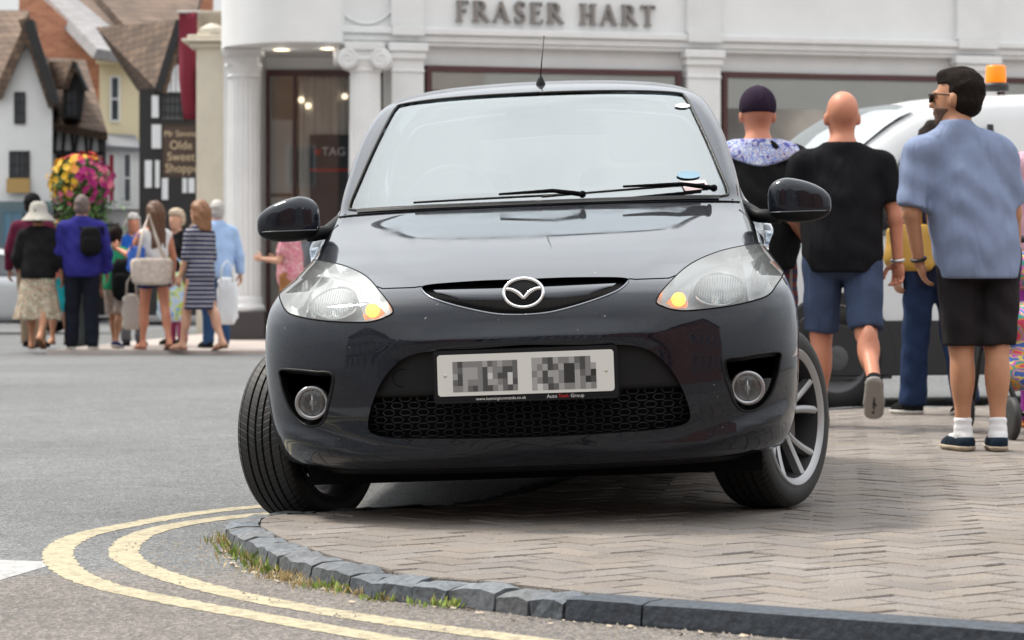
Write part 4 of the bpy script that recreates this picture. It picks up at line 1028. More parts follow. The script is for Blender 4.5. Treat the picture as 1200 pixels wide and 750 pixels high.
# ================================================================== buildings
def wp(name, mb, mat, root, bevel=0., smooth=False, sub=None):   # mesh drawn in world coordinates, parented to root
    o = mb.build(name, mat, None, smooth, bevel); base = root
    M0 = Matrix.Translation(root.location) if root.type == 'EMPTY' and not root.parent else Matrix.Identity(4)
    if root.parent: M0 = Matrix.Translation(root.parent.location)
    o.data.transform(M0.inverted()); o.parent = root; return o
m_white = M('white_render', (.72, .73, .73), .65, var=.05, vscale=1.2, bump=.15, bscale=40)
m_white2 = M('white_paintwork', (.70, .71, .71), .5, var=.06, vscale=2.5, bump=.08, bscale=30)
m_maroon = M('maroon_frame', (.075, .028, .030), .4)
m_dark = M('dark_interior', (.03, .03, .03), .8)
m_cream = M('cream_stone', (.58, .53, .44), .8, var=.12, vscale=1.5, bump=.3, bscale=25)
m_tile = bpy.data.materials.new('clay_roof_tiles'); m_tile.use_nodes = True
_n = m_tile.node_tree; _b = _n.nodes['Principled BSDF']; _b.inputs['Roughness'].default_value = .85; _t = _n.nodes.new('ShaderNodeTexCoord')
_br = _n.nodes.new('ShaderNodeTexBrick'); _br.inputs['Scale'].default_value = 1.0; _br.inputs['Brick Width'].default_value = .22; _br.inputs['Row Height'].default_value = .15; _br.inputs['Mortar Size'].default_value = .012
_br.inputs['Color1'].default_value = (.105, .068, .05, 1); _br.inputs['Color2'].default_value = (.19, .13, .095, 1); _br.inputs['Mortar'].default_value = (.05, .04, .035, 1)
_cb = _n.nodes.new('ShaderNodeCombineXYZ'); _sx = _n.nodes.new('ShaderNodeSeparateXYZ'); _n.links.new(_t.outputs['Object'], _sx.inputs[0]); _ad = _n.nodes.new('ShaderNodeMath'); _n.links.new(_sx.outputs['X'], _ad.inputs[0]); _n.links.new(_sx.outputs['Y'], _ad.inputs[1]); _n.links.new(_ad.outputs[0], _cb.inputs[0]); _n.links.new(_sx.outputs['Z'], _cb.inputs[1]); _n.links.new(_cb.outputs[0], _br.inputs['Vector'])
_z = _n.nodes.new('ShaderNodeTexNoise'); _z.inputs['Scale'].default_value = .9; _z.inputs['Detail'].default_value = 6; _n.links.new(_t.outputs['Object'], _z.inputs['Vector']); _mx = _n.nodes.new('ShaderNodeMix'); _mx.data_type = 'RGBA'; _mx.blend_type = 'MULTIPLY'; _mx.inputs[0].default_value = .7
_rp = _n.nodes.new('ShaderNodeValToRGB'); _rp.color_ramp.elements[0].position = .35; _rp.color_ramp.elements[0].color = (.6, .58, .55, 1); _rp.color_ramp.elements[1].position = .65; _rp.color_ramp.elements[1].color = (1.25, 1.2, 1.1, 1); _n.links.new(_z.outputs['Fac'], _rp.inputs[0]); _n.links.new(_br.outputs['Color'], _mx.inputs[6]); _n.links.new(_rp.outputs[0], _mx.inputs[7]); _n.links.new(_mx.outputs[2], _b.inputs['Base Color'])
def brickmat(name, c1, c2, mo):
    m = bpy.data.materials.new(name); m.use_nodes = True; n = m.node_tree; b = n.nodes['Principled BSDF']; b.inputs['Roughness'].default_value = .85; t = n.nodes.new('ShaderNodeTexCoord')
    br = n.nodes.new('ShaderNodeTexBrick'); br.inputs['Scale'].default_value = 1.0; br.inputs['Brick Width'].default_value = .225; br.inputs['Row Height'].default_value = .075; br.inputs['Mortar Size'].default_value = .008
    br.inputs['Color1'].default_value = (*c1, 1); br.inputs['Color2'].default_value = (*c2, 1); br.inputs['Mortar'].default_value = (*mo, 1)
    cb = n.nodes.new('ShaderNodeCombineXYZ'); sx = n.nodes.new('ShaderNodeSeparateXYZ'); n.links.new(t.outputs['Object'], sx.inputs[0]); ad = n.nodes.new('ShaderNodeMath'); n.links.new(sx.outputs['X'], ad.inputs[0]); n.links.new(sx.outputs['Y'], ad.inputs[1]); n.links.new(ad.outputs[0], cb.inputs[0]); n.links.new(sx.outputs['Z'], cb.inputs[1]); n.links.new(cb.outputs[0], br.inputs['Vector']); n.links.new(br.outputs['Color'], b.inputs['Base Color']); return m
m_brick = brickmat('red_brick', (.30, .10, .055), (.46, .19, .10), (.36, .24, .17))
m_slate = M('grey_slate', (.24, .235, .24), .7, var=.25, vscale=3, bump=.3, bscale=8)
m_beam = M('black_timber', (.018, .017, .018), .6, var=.2, vscale=6)
m_panel = M('limewash_panel', (.66, .68, .70), .8, var=.06, vscale=3)
m_pane = M('window_glass', (.06, .07, .08), .12, spec=.6, var=.5, vscale=2)
m_lead = M('lead_sheet', (.20, .21, .23), .6)

# ---- the white shop with columns
TH = R(14.5); FA = P3(500, 337, 36.5).to_2d()
fd = Vector((math.cos(TH), math.sin(TH))); fnm = Vector((-math.sin(TH), math.cos(TH)))
def fac(px, py, off=0.):              # pixel -> (t, z) on the shop front, off metres behind it
    o = FA+fnm*off; r = (px-PX)/F; d = (o.x*fnm.x+o.y*fnm.y)/(r*fnm.x+fnm.y); p = Vector((r*d, d)); return ((p-FA).dot(fd), CH-(py-PY)*d/F)
shop = empty('shop_building', (FA.x, FA.y, 0), TH, 'white stucco shop with fluted columns, maroon window frames and FRASER HART lettering', 'shop')
t397 = fac(399, 0)[0]; ZL = 3.99      # underside of the entablature at the corner
def tz(px, py, off=0.): return fac(px, py, off)
tR = 16.0
e = MB(); e.box((t397, 0, 4.02), (tR, 2.0, 9.5)); 
zz_ = tz(500, 55)[1]
e.build('entablature_wall', m_white, shop)
c = MB()
z1 = tz(500, 37)[1]; z2 = tz(500, 47)[1]; z3 = tz(500, 54)[1]
c.box((t397, -.12, z1-.05), (tR, -.002, z1+.04)); c.box((t397, -.07, z2-.03), (tR, -.002, z1-.052)); c.box((t397, -.04, z3), (tR, -.002, z2-.032)); c.build('cornice', m_white2, shop, bevel=.012)
# lintel strip above the windows, wall below
lt = MB(); ztop = 4.018
pil = [(457, 495), (803, 842), (1119, 1165), (1440, 1480)]
wins = [(500, 798, 77), (847, 1113, 84.5), (1172, 1434, 92)]
lt.box((t397, .10, 3.0 if False else tz(500, 75.5)[1]+.0), (tR, .5, ztop)); lt.build('lintel', m_white2, shop)
for i, (a, b) in enumerate(pil):
    t0 = tz(a, 0)[0]; t1 = tz(b, 0)[0]; p = MB()
    p.box((t0, -.10, .45), (t1, .45, 3.86)); po = p.build('pilaster', m_white2, shop, bevel=.01)
    q = MB(); q.box((t0-.05, -.17, 3.90), (t1+.05, .44, 4.015)); q.box((t0-.025, -.14, 3.80), (t1+.025, .44, 3.898)); q.box((t0-.01, -.12, 3.62), (t1+.01, .44, 3.66)); q.build('capital', m_white2, po, bevel=.012)
    q = MB(); q.box((t0-.04, -.16, -.12), (t1+.04, .46, .449)); q.build('plinth', M('plinth_brown', (.05, .045, .045), .6), po, bevel=.01)
    q = MB(); q.box((t0+.02, -.13, 4.33), (t1-.02, -.003, 9.4)) if False else q.box((t0, -.10, 4.02), (t1, -.0, z3-.01)); q.box((t0, -.16, z1-.07), (t1, -.122, z1+.06)); q.box((t0, -.10, z1+.062), (t1, -.001, 9.2)); q.build('pilaster_strip', m_white2, po, bevel=.008)
m_blind = M('pale_blind', (.80, .80, .77), .8, var=.05, vscale=2)
m_shopin = M('shop_interior', (.40, .36, .33), .8, var=.3, vscale=1.2)
m_sg2 = glassmat('shop_glass', (.99, .995, .99), .04)
for (a, b, y) in wins:
    t0, zt0 = tz(a, y); t1 = tz(b, y)[0]; zt0 = tz(500, 77)[1]; fw = .07; zb0 = .55
    fr = MB(); fr.box((t0, -.02, zb0), (t0+fw, .10, zt0)); fr.box((t1-fw, -.02, zb0), (t1, .10, zt0)); fr.box((t0+fw, -.02, zt0-fw), (t1-fw, .10, zt0)); fr.box((t0+fw, -.02, zb0), (t1-fw, .10, zb0+fw))
    wo = fr.build('window_frame', m_maroon, shop, bevel=.006)
    g = MB(); g.box((t0+fw, .012, zb0+fw), (t1-fw, .02, zt0-fw)); g.build('pane', m_sg2, wo)
    sp = MB(); sp.box((t0, .02, -.1), (t1, .45, zb0-.001)); sp.build('stall_riser', M('riser_brown', (.06, .05, .05), .5), wo)
    ins = MB(); ins.box((t0-.1, .9, 0), (t1+.1, 1.0, 4.0)); ins.box((t0-.1, .5, .5), (t1+.1, 1.6, .56)); ins.box((t0-.12, .2, .5), (t0-.02, 1.7, 4.0)); ins.box((t1+.02, .2, .5), (t1+.12, 1.7, 4.0)); ins.build('display_backing', m_shopin, wo)
    bl_ = MB(); zb1 = zt0-(.32 if a == 500 else .50); bl_.box((t0+fw+.005, .035, zb1), (t1-fw-.005, .06, zt0-fw-.003)); bl_.build('window_blind', m_blind, wo)
    q = MB()
    for k in range(7): x = t0+(t1-t0)*(k+.5)/7; q.tube([(x, .7, 1.1), (x, .7, 1.55)], .06, 8); q.ico((x, .7, 1.65), .10, 1)
    q.box((t0+.2, .5, .56), (t1-.2, .85, 1.1)); q.build('display_stand', M('display_grey', (.40, .37, .34), .6), wo)
def inside_light(loc, e):
    l = bpy.data.lights.new('shop_light', 'POINT'); l.energy = e; l.color = (1., .96, .91); l.shadow_soft_size = .06; o = bpy.data.objects.new('shop_light', l); COL.objects.link(o); o.location = loc; return o
for i in (0, 1):
    a = FA+fd*tz((wins[i][0]+wins[i][1])/2, 100)[0]+fnm*.45; inside_light((a.x, a.y, 3.1), 4)
# panel with a roundel over the free column
q = MB(); a0 = tz(428, 0); rc = [(a0[0]+.42*math.cos(t), -.012, a0[1]+.10+.42*math.sin(t)) for t in np.linspace(0, 2*math.pi, 49)[:-1]]; q.tube(rc, .022, 6, closed=True); q.build('roundel', m_white2, shop, smooth=True)
# lettering: serifed capitals drawn as thick and thin strokes
def glyph(ch):
    TK, TN, SF = .17, .07, .06
    st = lambda x: [((x, 0), (x, 1), TK)]
    sb = lambda x, y, w_=.17: [((x-w_, y), (x+w_, y), SF)]
    def arc(cx, cy, rx, ry, a0, a1, n=12): p = [(cx+rx*math.cos(R(a0+(a1-a0)*i/n)), cy+ry*math.sin(R(a0+(a1-a0)*i/n))) for i in range(n+1)]; return p
    def ch_(p, w0, w1=None): return [(p[i], p[i+1], w0 if w1 is None else w0+(w1-w0)*math.sin(math.pi*(i+.5)/(len(p)-1))) for i in range(len(p)-1)]
    if ch == 'F': return .62, st(.18)+sb(.18,.03)+[((.05,.965),(.6,.965),SF),((.18,.52),(.48,.52),SF),((.59,1),(.59,.83),.05),((.48,.6),(.48,.44),.05)]
    if ch == 'E': return .66, st(.18)+[((.05,.965),(.6,.965),SF),((.05,.035),(.62,.035),SF),((.18,.52),(.48,.52),SF),((.59,1),(.59,.83),.05),((.62,0),(.62,.18),.05),((.48,.6),(.48,.44),.05)]
    if ch == 'R': return .80, st(.18)+sb(.18,.03)+[((.05,.965),(.35,.965),SF),((.18,.5),(.38,.5),SF)]+ch_(arc(.35,.735,.22,.23,90,-90),.07,.16)+[((.36,.5),(.72,.03),.15),((.66,.03),(.84,.03),SF)]
    if ch == 'A': return .84, [((.10,.03),(.40,.98),TN),((.38,.98),(.70,.03),TK),((.22,.34),(.56,.34),SF)]+sb(.10,.03,.11)+sb(.70,.03,.15)
    if ch == 'H': return .84, st(.18)+st(.66)+sb(.18,.03)+sb(.66,.03)+sb(.18,.965)+sb(.66,.965)+[((.18,.5),(.66,.5),SF)]
    if ch == 'T': return .72, st(.36)+sb(.36,.03)+[((.03,.965),(.69,.965),SF),((.04,1),(.04,.82),.05),((.68,1),(.68,.82),.05)]
    if ch == 'S': return .58, ch_(arc(.30,.74,.21,.24,20,230),.07,.13)+[((.17,.56),(.43,.42),.17)]+ch_(arc(.28,.25,.22,.23,50,-160),.07,.13)+[((.50,.98),(.50,.76),.04),((.07,.04),(.07,.26),.04)]
    return .5, []
lm = M('letter_bronze', (.24, .22, .21), .45, .3); 
tF, zF0 = tz(533, 25); tE = tz(767, 27)[0]; Hh = .285
wsum = 0; seq = 'FRASER HART'
for c_ in seq: wsum += (.45 if c_ == ' ' else glyph(c_)[0])+.16
kx = (tE-tF)/(wsum-.16); x = tF
for c_ in seq:
    if c_ == ' ': x += (.45+.16)*kx; continue
    w_, ss = glyph(c_); q = MB()
    for n_, ((xa, ya), (xb, yb), th) in enumerate(ss):
        a = Vector((x+xa*kx, zF0+ya*Hh)); b = Vector((x+xb*kx, zF0+yb*Hh)); d_ = (b-a); L_ = d_.length; d_.normalize(); nn = Vector((-d_.y, d_.x))*th*kx*.5; y0_ = -.062-.0007*n_
        q.prism([(a+nn)[:], (b+nn)[:], (b-nn)[:], (a-nn)[:]], y0_, -.006)
    q.build('sign_letter', lm, shop); x += (w_+.16)*kx
# ---- corner: curved fascia over the recessed entrance
cn = MB(); arcp = [(399,35.92),(380,35.84),(360,35.80),(340,35.80),(323,35.85),(305,35.97),(290,36.12),(275,36.30),(265,36.5),(260.5,36.8),(259.5,37.2),(262,37.7),(268,38.3)]
ap = [P3(a, 337, b).to_2d() for a, b in arcp]; back = [Vector((ap[0].x+.8, 41.5)), Vector((ap[-1].x, 41.5))]
def plan_prism(m_, pts, z0, z1):
    n = len(pts); v = [(p.x, p.y, z0) for p in pts]+[(p.x, p.y, z1) for p in pts]
    A = sum(pts[i-1].x*pts[i].y-pts[i].x*pts[i-1].y for i in range(n)); fs = [tuple(range(n-1, -1, -1)), tuple(range(n, 2*n))]+[(i, (i+1) % n, (i+1) % n+n, i+n) for i in range(n)]
    if A < 0: fs = [f[::-1] for f in fs]
    m_.add(v, fs)
plan_prism(cn, ap[::-1]+[back[0], back[1]], 3.985, 9.5)
def shopw(name, mb, mat, **k):        # world-drawn part of the shop
    o = mb.build(name, mat, None, k.get('smooth', False), k.get('bevel', 0.)); o.data.transform((Matrix.Translation((FA.x, FA.y, 0)) @ Matrix.Rotation(TH, 4, 'Z')).inverted()); o.parent = k.get('parent', shop); return o
co = shopw('curved_fascia', cn, m_white); smooth_angle(co, 30)
for (px, py, d) in ((330, 58.5, 37.0), (385, 57, 36.9)):
    q = MB(); p = P3(px, py, (3.98-CH)*F/(PY-py)); q.lathe([(.11, 3.975), (.115, 3.984)], 20, 'Z', (p.x, p.y, 0)); q.lathe([(0, 3.978), (.10, 3.978)], 20, 'Z', (p.x, p.y, 0)); shopw('downlight', q, M('downlight_glow', (1, .9, .75), .5, emit=(1.0, .80, .50), es=1.3))
def column(px, d, r, zc, name='column', ionic=True):
    c0 = P3(px, 337, d); fl = MB(); n = 20; zs = [(.60, 1.0), (1.2, 1.0), (2.4, .965), (zc-.36, .90)]
    V = []; NP = n*6
    for z, k in zs:
        for j in range(NP):
            a = 2*math.pi*j/NP; g = abs(math.sin(a*n/2)); rr = r*k*(1-.055*(g**.7)); V.append((c0.x+rr*math.cos(a), c0.y+rr*math.sin(a), z))
    Fc = [(i*NP+j, i*NP+(j+1) % NP, (i+1)*NP+(j+1) % NP, (i+1)*NP+j) for i in range(len(zs)-1) for j in range(NP)]
    fl.add(V, Fc); sh = shopw(name, fl, m_white2); smooth_angle(sh, 50)
    b = MB(); b.lathe([(0,.38),(r*1.28,.38),(r*1.28,.44),(r*1.22,.47),(r*1.10,.49),(r*1.14,.53),(r*1.10,.56),(r*1.0,.60)], 40, 'Z', (c0.x, c0.y, 0)); shopw('base', b, m_white2, parent=sh, smooth=True)
    b = MB(); b.box((c0.x-r*1.34, c0.y-r*1.34, -.12), (c0.x+r*1.34, c0.y+r*1.34, .379)); shopw('plinth', b, MATS['plinth_brown'], parent=sh, bevel=.01)
    b = MB(); zz = zc-.36; b.lathe([(r*.90, zz-.04), (r*.98, zz-.01), (r*.93, zz+.02), (r*1.0, zz+.08), (r*1.12, zz+.14), (r*1.05, zz+.17)], 40, 'Z', (c0.x, c0.y, 0))
    b.box((c0.x-r*1.15, c0.y-r*1.15, zz+.28), (c0.x+r*1.15, c0.y+r*1.15, zc)); 
    b.box((c0.x-r*.9, c0.y-r*1.0, zz+.14), (c0.x+r*.9, c0.y+r*1.0, zz+.28))
    for sx in ((-1, 1) if ionic else ()):
        b.lathe([(0, -r*1.16), (.125, -r*1.16), (.14, -r*1.10), (.11, -.02), (.11, .02), (.14, r*1.1), (0, r*1.12)], 28, 'Y', (c0.x+sx*r*.98, c0.y, zz+.14))
        sp = [Vector((c0.x+sx*r*.98+sx*-1*rad*math.sin(t), c0.y-r*1.17, zz+.14+rad*math.cos(t))) for t, rad in [(u*.45, .125*(1-u/26)) for u in range(24)]]; b.tube(sp, .012, 6)
    b.tube([(c0.x-r*.98, c0.y-r*1.1, zz+.265), (c0.x+r*.98, c0.y-r*1.1, zz+.265)], .016, 6)
    shopw('capital', b, m_white2, parent=sh, bevel=.006)
column(285.5, 37.0, .235, 3.98, ionic=False); column(428, 36.0, .225, 3.98)
# recess: side reveal, glazed screen, ceiling light band, curtain, poster
gd = 38.2
def wx(px, d): return (px-PX)*d/F
q = MB(); q.box((wx(270, gd), gd-.9, -.1), (wx(312, gd), gd+3, 3.984)); shopw('reveal', q, m_white2)
q = MB(); q.box((wx(312, gd), gd+.001, 3.80), (wx(500, gd), gd+.25, 3.983)); shopw('transom', q, m_white2)
q = MB(); fz = 3.80
for (a, b) in ((312, 316), (344, 347.5), (455, 459)): q.box((wx(a, gd), gd-.04, .40), (wx(b, gd), gd+.06, fz-.08))
q.box((wx(312, gd), gd-.045, fz-.08), (wx(500, gd), gd+.065, fz)); q.box((wx(312, gd), gd-.045, .30), (wx(500, gd), gd+.065, .40)); sf = shopw('entrance_frame', q, m_maroon, bevel=.005)
q = MB(); q.box((wx(316, gd), gd+.005, .40), (wx(459, gd), gd+.015, fz-.08)); shopw('pane', q, m_sg2, parent=sf)
q = MB(); q.box((wx(312, gd), gd-.03, -.1), (wx(500, gd), gd+.1, .30)); shopw('stall_riser', q, MATS['riser_brown'], parent=sf)
q = MB(); nC = 90; xa, xb = wx(350, gd), wx(470, gd)
V = [(xa+(xb-xa)*i/nC, gd+.12+.035*math.sin(i*.9)+.02*math.sin(i*2.3), z) for z in (.45, 3.74) for i in range(nC+1)]; q.add(V, [(i, i+1, i+nC+2, i+nC+1) for i in range(nC)]); shopw('curtain', q, M('curtain_cloth', (.62, .60, .57), .9), smooth=True)
q = MB(); q.box((wx(300, gd), gd+.9, .3), (wx(510, gd), gd+1.0, 3.9)); shopw('display_backing', q, M('warm_backing', (.62, .55, .46), .8, var=.2, vscale=1))
q = MB(); q.box((wx(317, gd), gd+.05, 2.05), (wx(343, gd), gd+.08, 3.1)); shopw('display_panel', q, M('panel_grey', (.55, .54, .52), .7))
q = MB(); q.box((wx(317, gd), gd+.05, .5), (wx(343, gd), gd+.08, 2.0)); shopw('display_panel', q, M('panel_cream', (.50, .49, .46), .7))
pd = gd+.035; q = MB(); q.box((wx(363, pd), pd, .45), (wx(412, pd), pd+.03, .71+179*pd/F)); ps = shopw('poster', q, M('poster_dark', (.035, .045, .06), .6, var=.2, vscale=4))
q = MB(); q.box((wx(363, pd), pd-.008, .71+136*pd/F), (wx(412, pd), pd-.001, .71+139.5*pd/F)); shopw('poster_stripe', q, M('stripe_red', (.40, .04, .03), .6), parent=ps)
q = MB(); q.prism([(wx(368, pd), CH+162*pd/F), (wx(376, pd), CH+162*pd/F), (wx(376, pd), CH+158*pd/F), (wx(372, pd), CH+154*pd/F), (wx(368, pd), CH+158*pd/F)][::-1], pd-.008, pd-.001); shopw('poster_shield', q, MATS['stripe_red'], parent=ps)
t_ = text_mesh('poster_lettering', 'TAG', .17, M('poster_white', (.75, .75, .75), .6), None, Matrix.Translation((wx(391, pd), pd-.006, CH+159*pd/F)), .003); t_.data.transform((Matrix.Translation((FA.x, FA.y, 0)) @ Matrix.Rotation(TH, 4, 'Z')).inverted()); t_.parent = ps
for k, (px, py) in enumerate(((361, 124), (404, 113), (353, 117))):
    p = P3(px, py, gd+.1); q = MB(); q.ico(p, .045, 2); shopw('display_spotlight', q, M('spot_glow', (1, .95, .85), .5, emit=(1.0, .85, .6), es=1.2))
q = MB(); q.box((wx(300, 40), 37.3+.0, -.115), (wx(480, 40), 41, -.02)) ; 

inside_light(P3(330, 64, 36.95), .8); inside_light(P3(385, 64, 36.85), .8)
# ---- buildings of the old street on the left
def poly_slab(root, name, mat, pts, thick=.2, dirv=None):        # pts: (px,py,d) corners; a slab of real thickness
    P_ = [P3(*p) for p in pts]; n = (P_[1]-P_[0]).cross(P_[2]-P_[0]).normalized()
    if n.y > 0: n = -n
    m_ = MB(); k = len(P_); v = [tuple(p) for p in P_]+[tuple(p-n*thick) for p in P_]
    m_.add(v, [tuple(range(k)), tuple(range(2*k-1, k-1, -1))]+[(i, i+k, (i+1) % k+k, (i+1) % k) for i in range(k)])
    bm_ = bmesh.new(); o = wp(name, m_, mat, root); bm_.from_mesh(o.data); bmesh.ops.recalc_face_normals(bm_, faces=bm_.faces); bm_.to_mesh(o.data); bm_.free(); return o
ED = Vector((-.158, 1., 0.))           # the row of houses runs back in this direction
def wall_px(root, name, mat, pts, d, depth=6., ex=-.158):
    m_ = MB(); m_.prism([(P3(a, b, d).x, P3(a, b, d).z) for a, b in pts], d, d+depth)
    m_.v = [(v[0]+ex*(v[1]-d), v[1], v[2]) for v in m_.v]; o = wp(name, m_, mat, root)
    bm_ = bmesh.new(); bm_.from_mesh(o.data); bmesh.ops.recalc_face_normals(bm_, faces=bm_.faces); bm_.to_mesh(o.data); bm_.free(); return o
def roof_back(root, name, mat, a, b, d0, depth, th=.2):   # roof slope from a gable edge a-b straight back along the house
    A = P3(*a, d0); B = P3(*b, d0); n = (B-A).cross(ED).normalized()
    if n.z < 0: n = -n
    P_ = [A, B, B+ED*depth, A+ED*depth]; m_ = MB(); m_.add([tuple(p) for p in P_]+[tuple(p-n*th) for p in P_], [(0,1,2,3),(7,6,5,4),(0,4,5,1),(1,5,6,2),(2,6,7,3),(3,7,4,0)])
    o = wp(name, m_, mat, root); bm_ = bmesh.new(); bm_.from_mesh(o.data); bmesh.ops.recalc_face_normals(bm_, faces=bm_.faces); bm_.to_mesh(o.data); bm_.free(); return o
def win_px(root, x0, y0, x1, y1, d, frame, nx=2, ny=2, fw=.06, glass=None, proud=.05):
    fw = min(fw, .045)
    a = P3(x0, y1, d); b = P3(x1, y0, d); m_ = MB(); y = d-proud
    m_.box((a.x, y, a.z), (a.x+fw, d+.02, b.z)); m_.box((b.x-fw, y, a.z), (b.x, d+.02, b.z)); m_.box((a.x+fw, y, b.z-fw), (b.x-fw, d+.02, b.z)); m_.box((a.x+fw, y, a.z), (b.x-fw, d+.02, a.z+fw))
    for i in range(1, nx): x = a.x+(b.x-a.x)*i/nx; m_.box((x-.02, y+.01, a.z+fw), (x+.02, d+.02, b.z-fw))
    for j in range(1, ny): z = a.z+(b.z-a.z)*j/ny; m_.box((a.x+fw, y+.013, z-.02), (b.x-fw, d+.018, z+.02))
    w_ = wp('window', m_, frame, root); g = MB(); g.box((a.x+fw*.5, d-.025, a.z+fw*.5), (b.x-fw*.5, d-.012, b.z-fw*.5)); wp('pane', g, glass or m_pane, w_); return w_
def beam_px(root, segs, d, w_=.14, mat=None):
    m_ = MB()
    for i, (x0, y0, x1, y1) in enumerate(segs):
        a = P3(x0, y0, d); b = P3(x1, y1, d); v = Vector((b.x-a.x, b.z-a.z)); v.normalize(); nn = Vector((-v.y, v.x))*w_/2; A = Vector((a.x, a.z)); B = Vector((b.x, b.z))
        m_.prism([tuple(A+nn), tuple(B+nn), tuple(B-nn), tuple(A-nn)], d-.05-.003*(i % 7), d+.03)
    return wp('timber_frame', m_, mat or m_beam, root)
def bld(name, px, d, label, cat='house', group=None): p = P3(px, 337, d); return empty(name, (p.x, p.y, -.1), 0, label, cat, group)
# 1 white gabled cottage
b1 = bld('gabled_cottage', 20, 58, 'white rendered cottage with black bargeboards at the left edge of the street')
wall_px(b1, 'wall', m_white, [(-4,370),(-4,104),(32,29),(61,120),(61,370)], 58)
wall_px(b1, 'side_wing', m_white, [(-140,370),(-140,98),(-4.5,98),(-4.5,370)], 58.6)
poly_slab(b1, 'roof', m_tile, [(-140,12,62),(34,12,62),(2,104,58.4),(-140,104,58.4)], .25)
roof_back(b1, 'roof', m_tile, (32,20), (67,122), 57.7, 6); roof_back(b1, 'roof', m_tile, (32,20), (-9,112), 57.7, 6)
beam_px(b1, [(33.5,24,65,121)], 57.6, .20)
win_px(b1, 17,108,30,145, 58, m_beam, 2, 3); win_px(b1, 11,177,35,210, 58, m_beam, 4, 2)
q = MB(); a = P3(8,226,57.9); c_ = P3(35,209,57.9); q.box((a.x, 57.85, a.z), (c_.x, 57.93, c_.z)); wp('yellow_board', q, M('ochre_board', (.42,.27,.10), .7), b1)
sf1 = wall_px(b1, 'shopfront', M('blue_green_shopfront', (.10,.15,.17), .6), [(-60,370),(-60,236),(60,236),(60,370)], 57.6, .35); win_px(b1, 2,246,27,290, 57.6, M('blue_wood', (.10,.16,.20), .5), 2, 1, glass=M('blue_glass', (.10,.20,.28), .1)); win_px(b1, 30,246,57,300, 57.6, MATS['blue_wood'], 2, 1)
# 2 low timber framed house with a dormer
b2 = bld('timber_house', 90, 60, 'low black and white timber framed house with a small tiled dormer')
wall_px(b2, 'wall', m_panel, [(56,370),(56,140),(124,150),(124,370)], 60)
poly_slab(b2, 'roof', m_tile, [(36,66,63),(100,70,63),(126,155,59.6),(55,143,59.6)], .2)
beam_px(b2, [(58,146,122,154),(58,178,122,180),(66,147,64,178),(76,148,74,178),(84,149,86,179),(92,150,88,179),(100,151,102,180),(108,152,106,180),(116,153,118,181),(60,147,60,240),(122,153,122,240)], 60, .065)
win_px(b2, 66,181,86,212, 60, m_beam, 3, 2); win_px(b2, 92,181,114,212, 60, m_beam, 3, 2)
dm = wall_px(b2, 'dormer', m_beam, [(74,138),(74,98),(86,78),(100,104),(95,140)], 59.3, 3); win_px(b2, 77,104,92,137, 59.3, m_beam, 2, 2)
q = poly_slab(b2, 'dormer_roof', m_tile, [(57,72,61),(85,71,59),(74,103,59.1),(58,103,60.5)], .12); poly_slab(b2, 'dormer_roof', m_beam, [(84,71,59),(88,72,59),(103,106,59),(99,106,59)], .3)
wall_px(b2, 'shopfront', m_dark, [(58,370),(58,240),(122,240),(122,370)], 59.7, .3)
# 3 cream house with a brick flank
b3 = bld('cream_house', 140, 64, 'cream three storey house with brick flank, slate roof and leaded bay window')
wall_px(b3, 'brick_flank', m_brick, [(24,-40),(40,-10),(116,58),(118,370),(60,370),(20,60)], 66, 5)
wall_px(b3, 'front_wall', M('cream_render', (.70,.62,.42), .8, var=.06, vscale=1), [(117,370),(117,58),(168,64),(168,370)], 64, 5)
poly_slab(b3, 'roof', m_slate, [(20,-40,71),(80,-10,71),(172,66,63.5),(114,57,63.5)], .25)
q = MB(); a = P3(115,75,63.7); c_ = P3(172,66,63.7); q.prism([(P3(115,70,64).x, P3(115,75,64).z), (P3(172,74,64).x, P3(172,76,64).z), (P3(172,66,64).x, P3(172,66,64).z), (P3(115,59,64).x, P3(115,60,64).z)], 63.6, 64.01); wp('cornice', q, MATS['cream_render'], b3)
win_px(b3, 129,89,141,143, 64, m_white2, 1, 2)
bayo = wall_px(b3, 'bay_window', m_white2, [(121,245),(121,172),(164,172),(164,245)], 63.2, .9); poly_slab(b3, 'bay_roof', m_lead, [(124,157,64),(158,158,64),(166,173,63),(119,170,63)], .08)
m_redc = M('red_curtain', (.30,.03,.05), .8); 
for (a, b) in ((126,136),(144,155)): win_px(b3, a,179,b,238, 63.2, m_white2, 1, 2, glass=m_redc if a < 140 else m_pane)
wall_px(b3, 'shopfront', M('pale_shopfront', (.50,.50,.50), .6), [(119,370),(119,247),(166,247),(166,370)], 63.4, .5); win_px(b3, 124,262,140,330, 63.4, m_beam, 1, 1)
# 4 tall timber building
b4 = bld('timber_framed_inn', 195, 55, 'tall black and white timber framed inn with steep tiled roof behind the hanging sign', 'inn')
wall_px(b4, 'wall', m_beam, [(163,370),(163,104),(187,104),(211,26),(236,100),(236,370)], 54.4, 6, -.137)
poly_slab(b4, 'roof', m_tile, [(112,32,60),(209,24,54.3),(186,107,54.3),(161,106,58)], .2); beam_px(b4, [(211,24,186,106),(211,24,237,104)], 54.3, .16)
poly_slab(b4, 'roof', m_tile, [(92,-30,74),(240,-30,74),(226,34,68),(150,34,68)], .3)
m_ = MB()
for (x0,y0,x1,y1) in [(188,82,194,108),(195,80,200,108),(201,78,206,108),(207,76,212,108),(213,80,217,108),(219,88,223,110),(178,112,186,138),(178,146,189,174),(170,188,178,220),(182,188,187,220),(190,194,197,234),(214,205,219,226),(221,205,228,226)]:
    a = P3(x0, y1, 54.4); b = P3(x1, y0, 54.4); m_.box((a.x, 54.37, a.z), (b.x, 54.42, b.z))
wp('plaster_panel', m_, m_panel, b4)
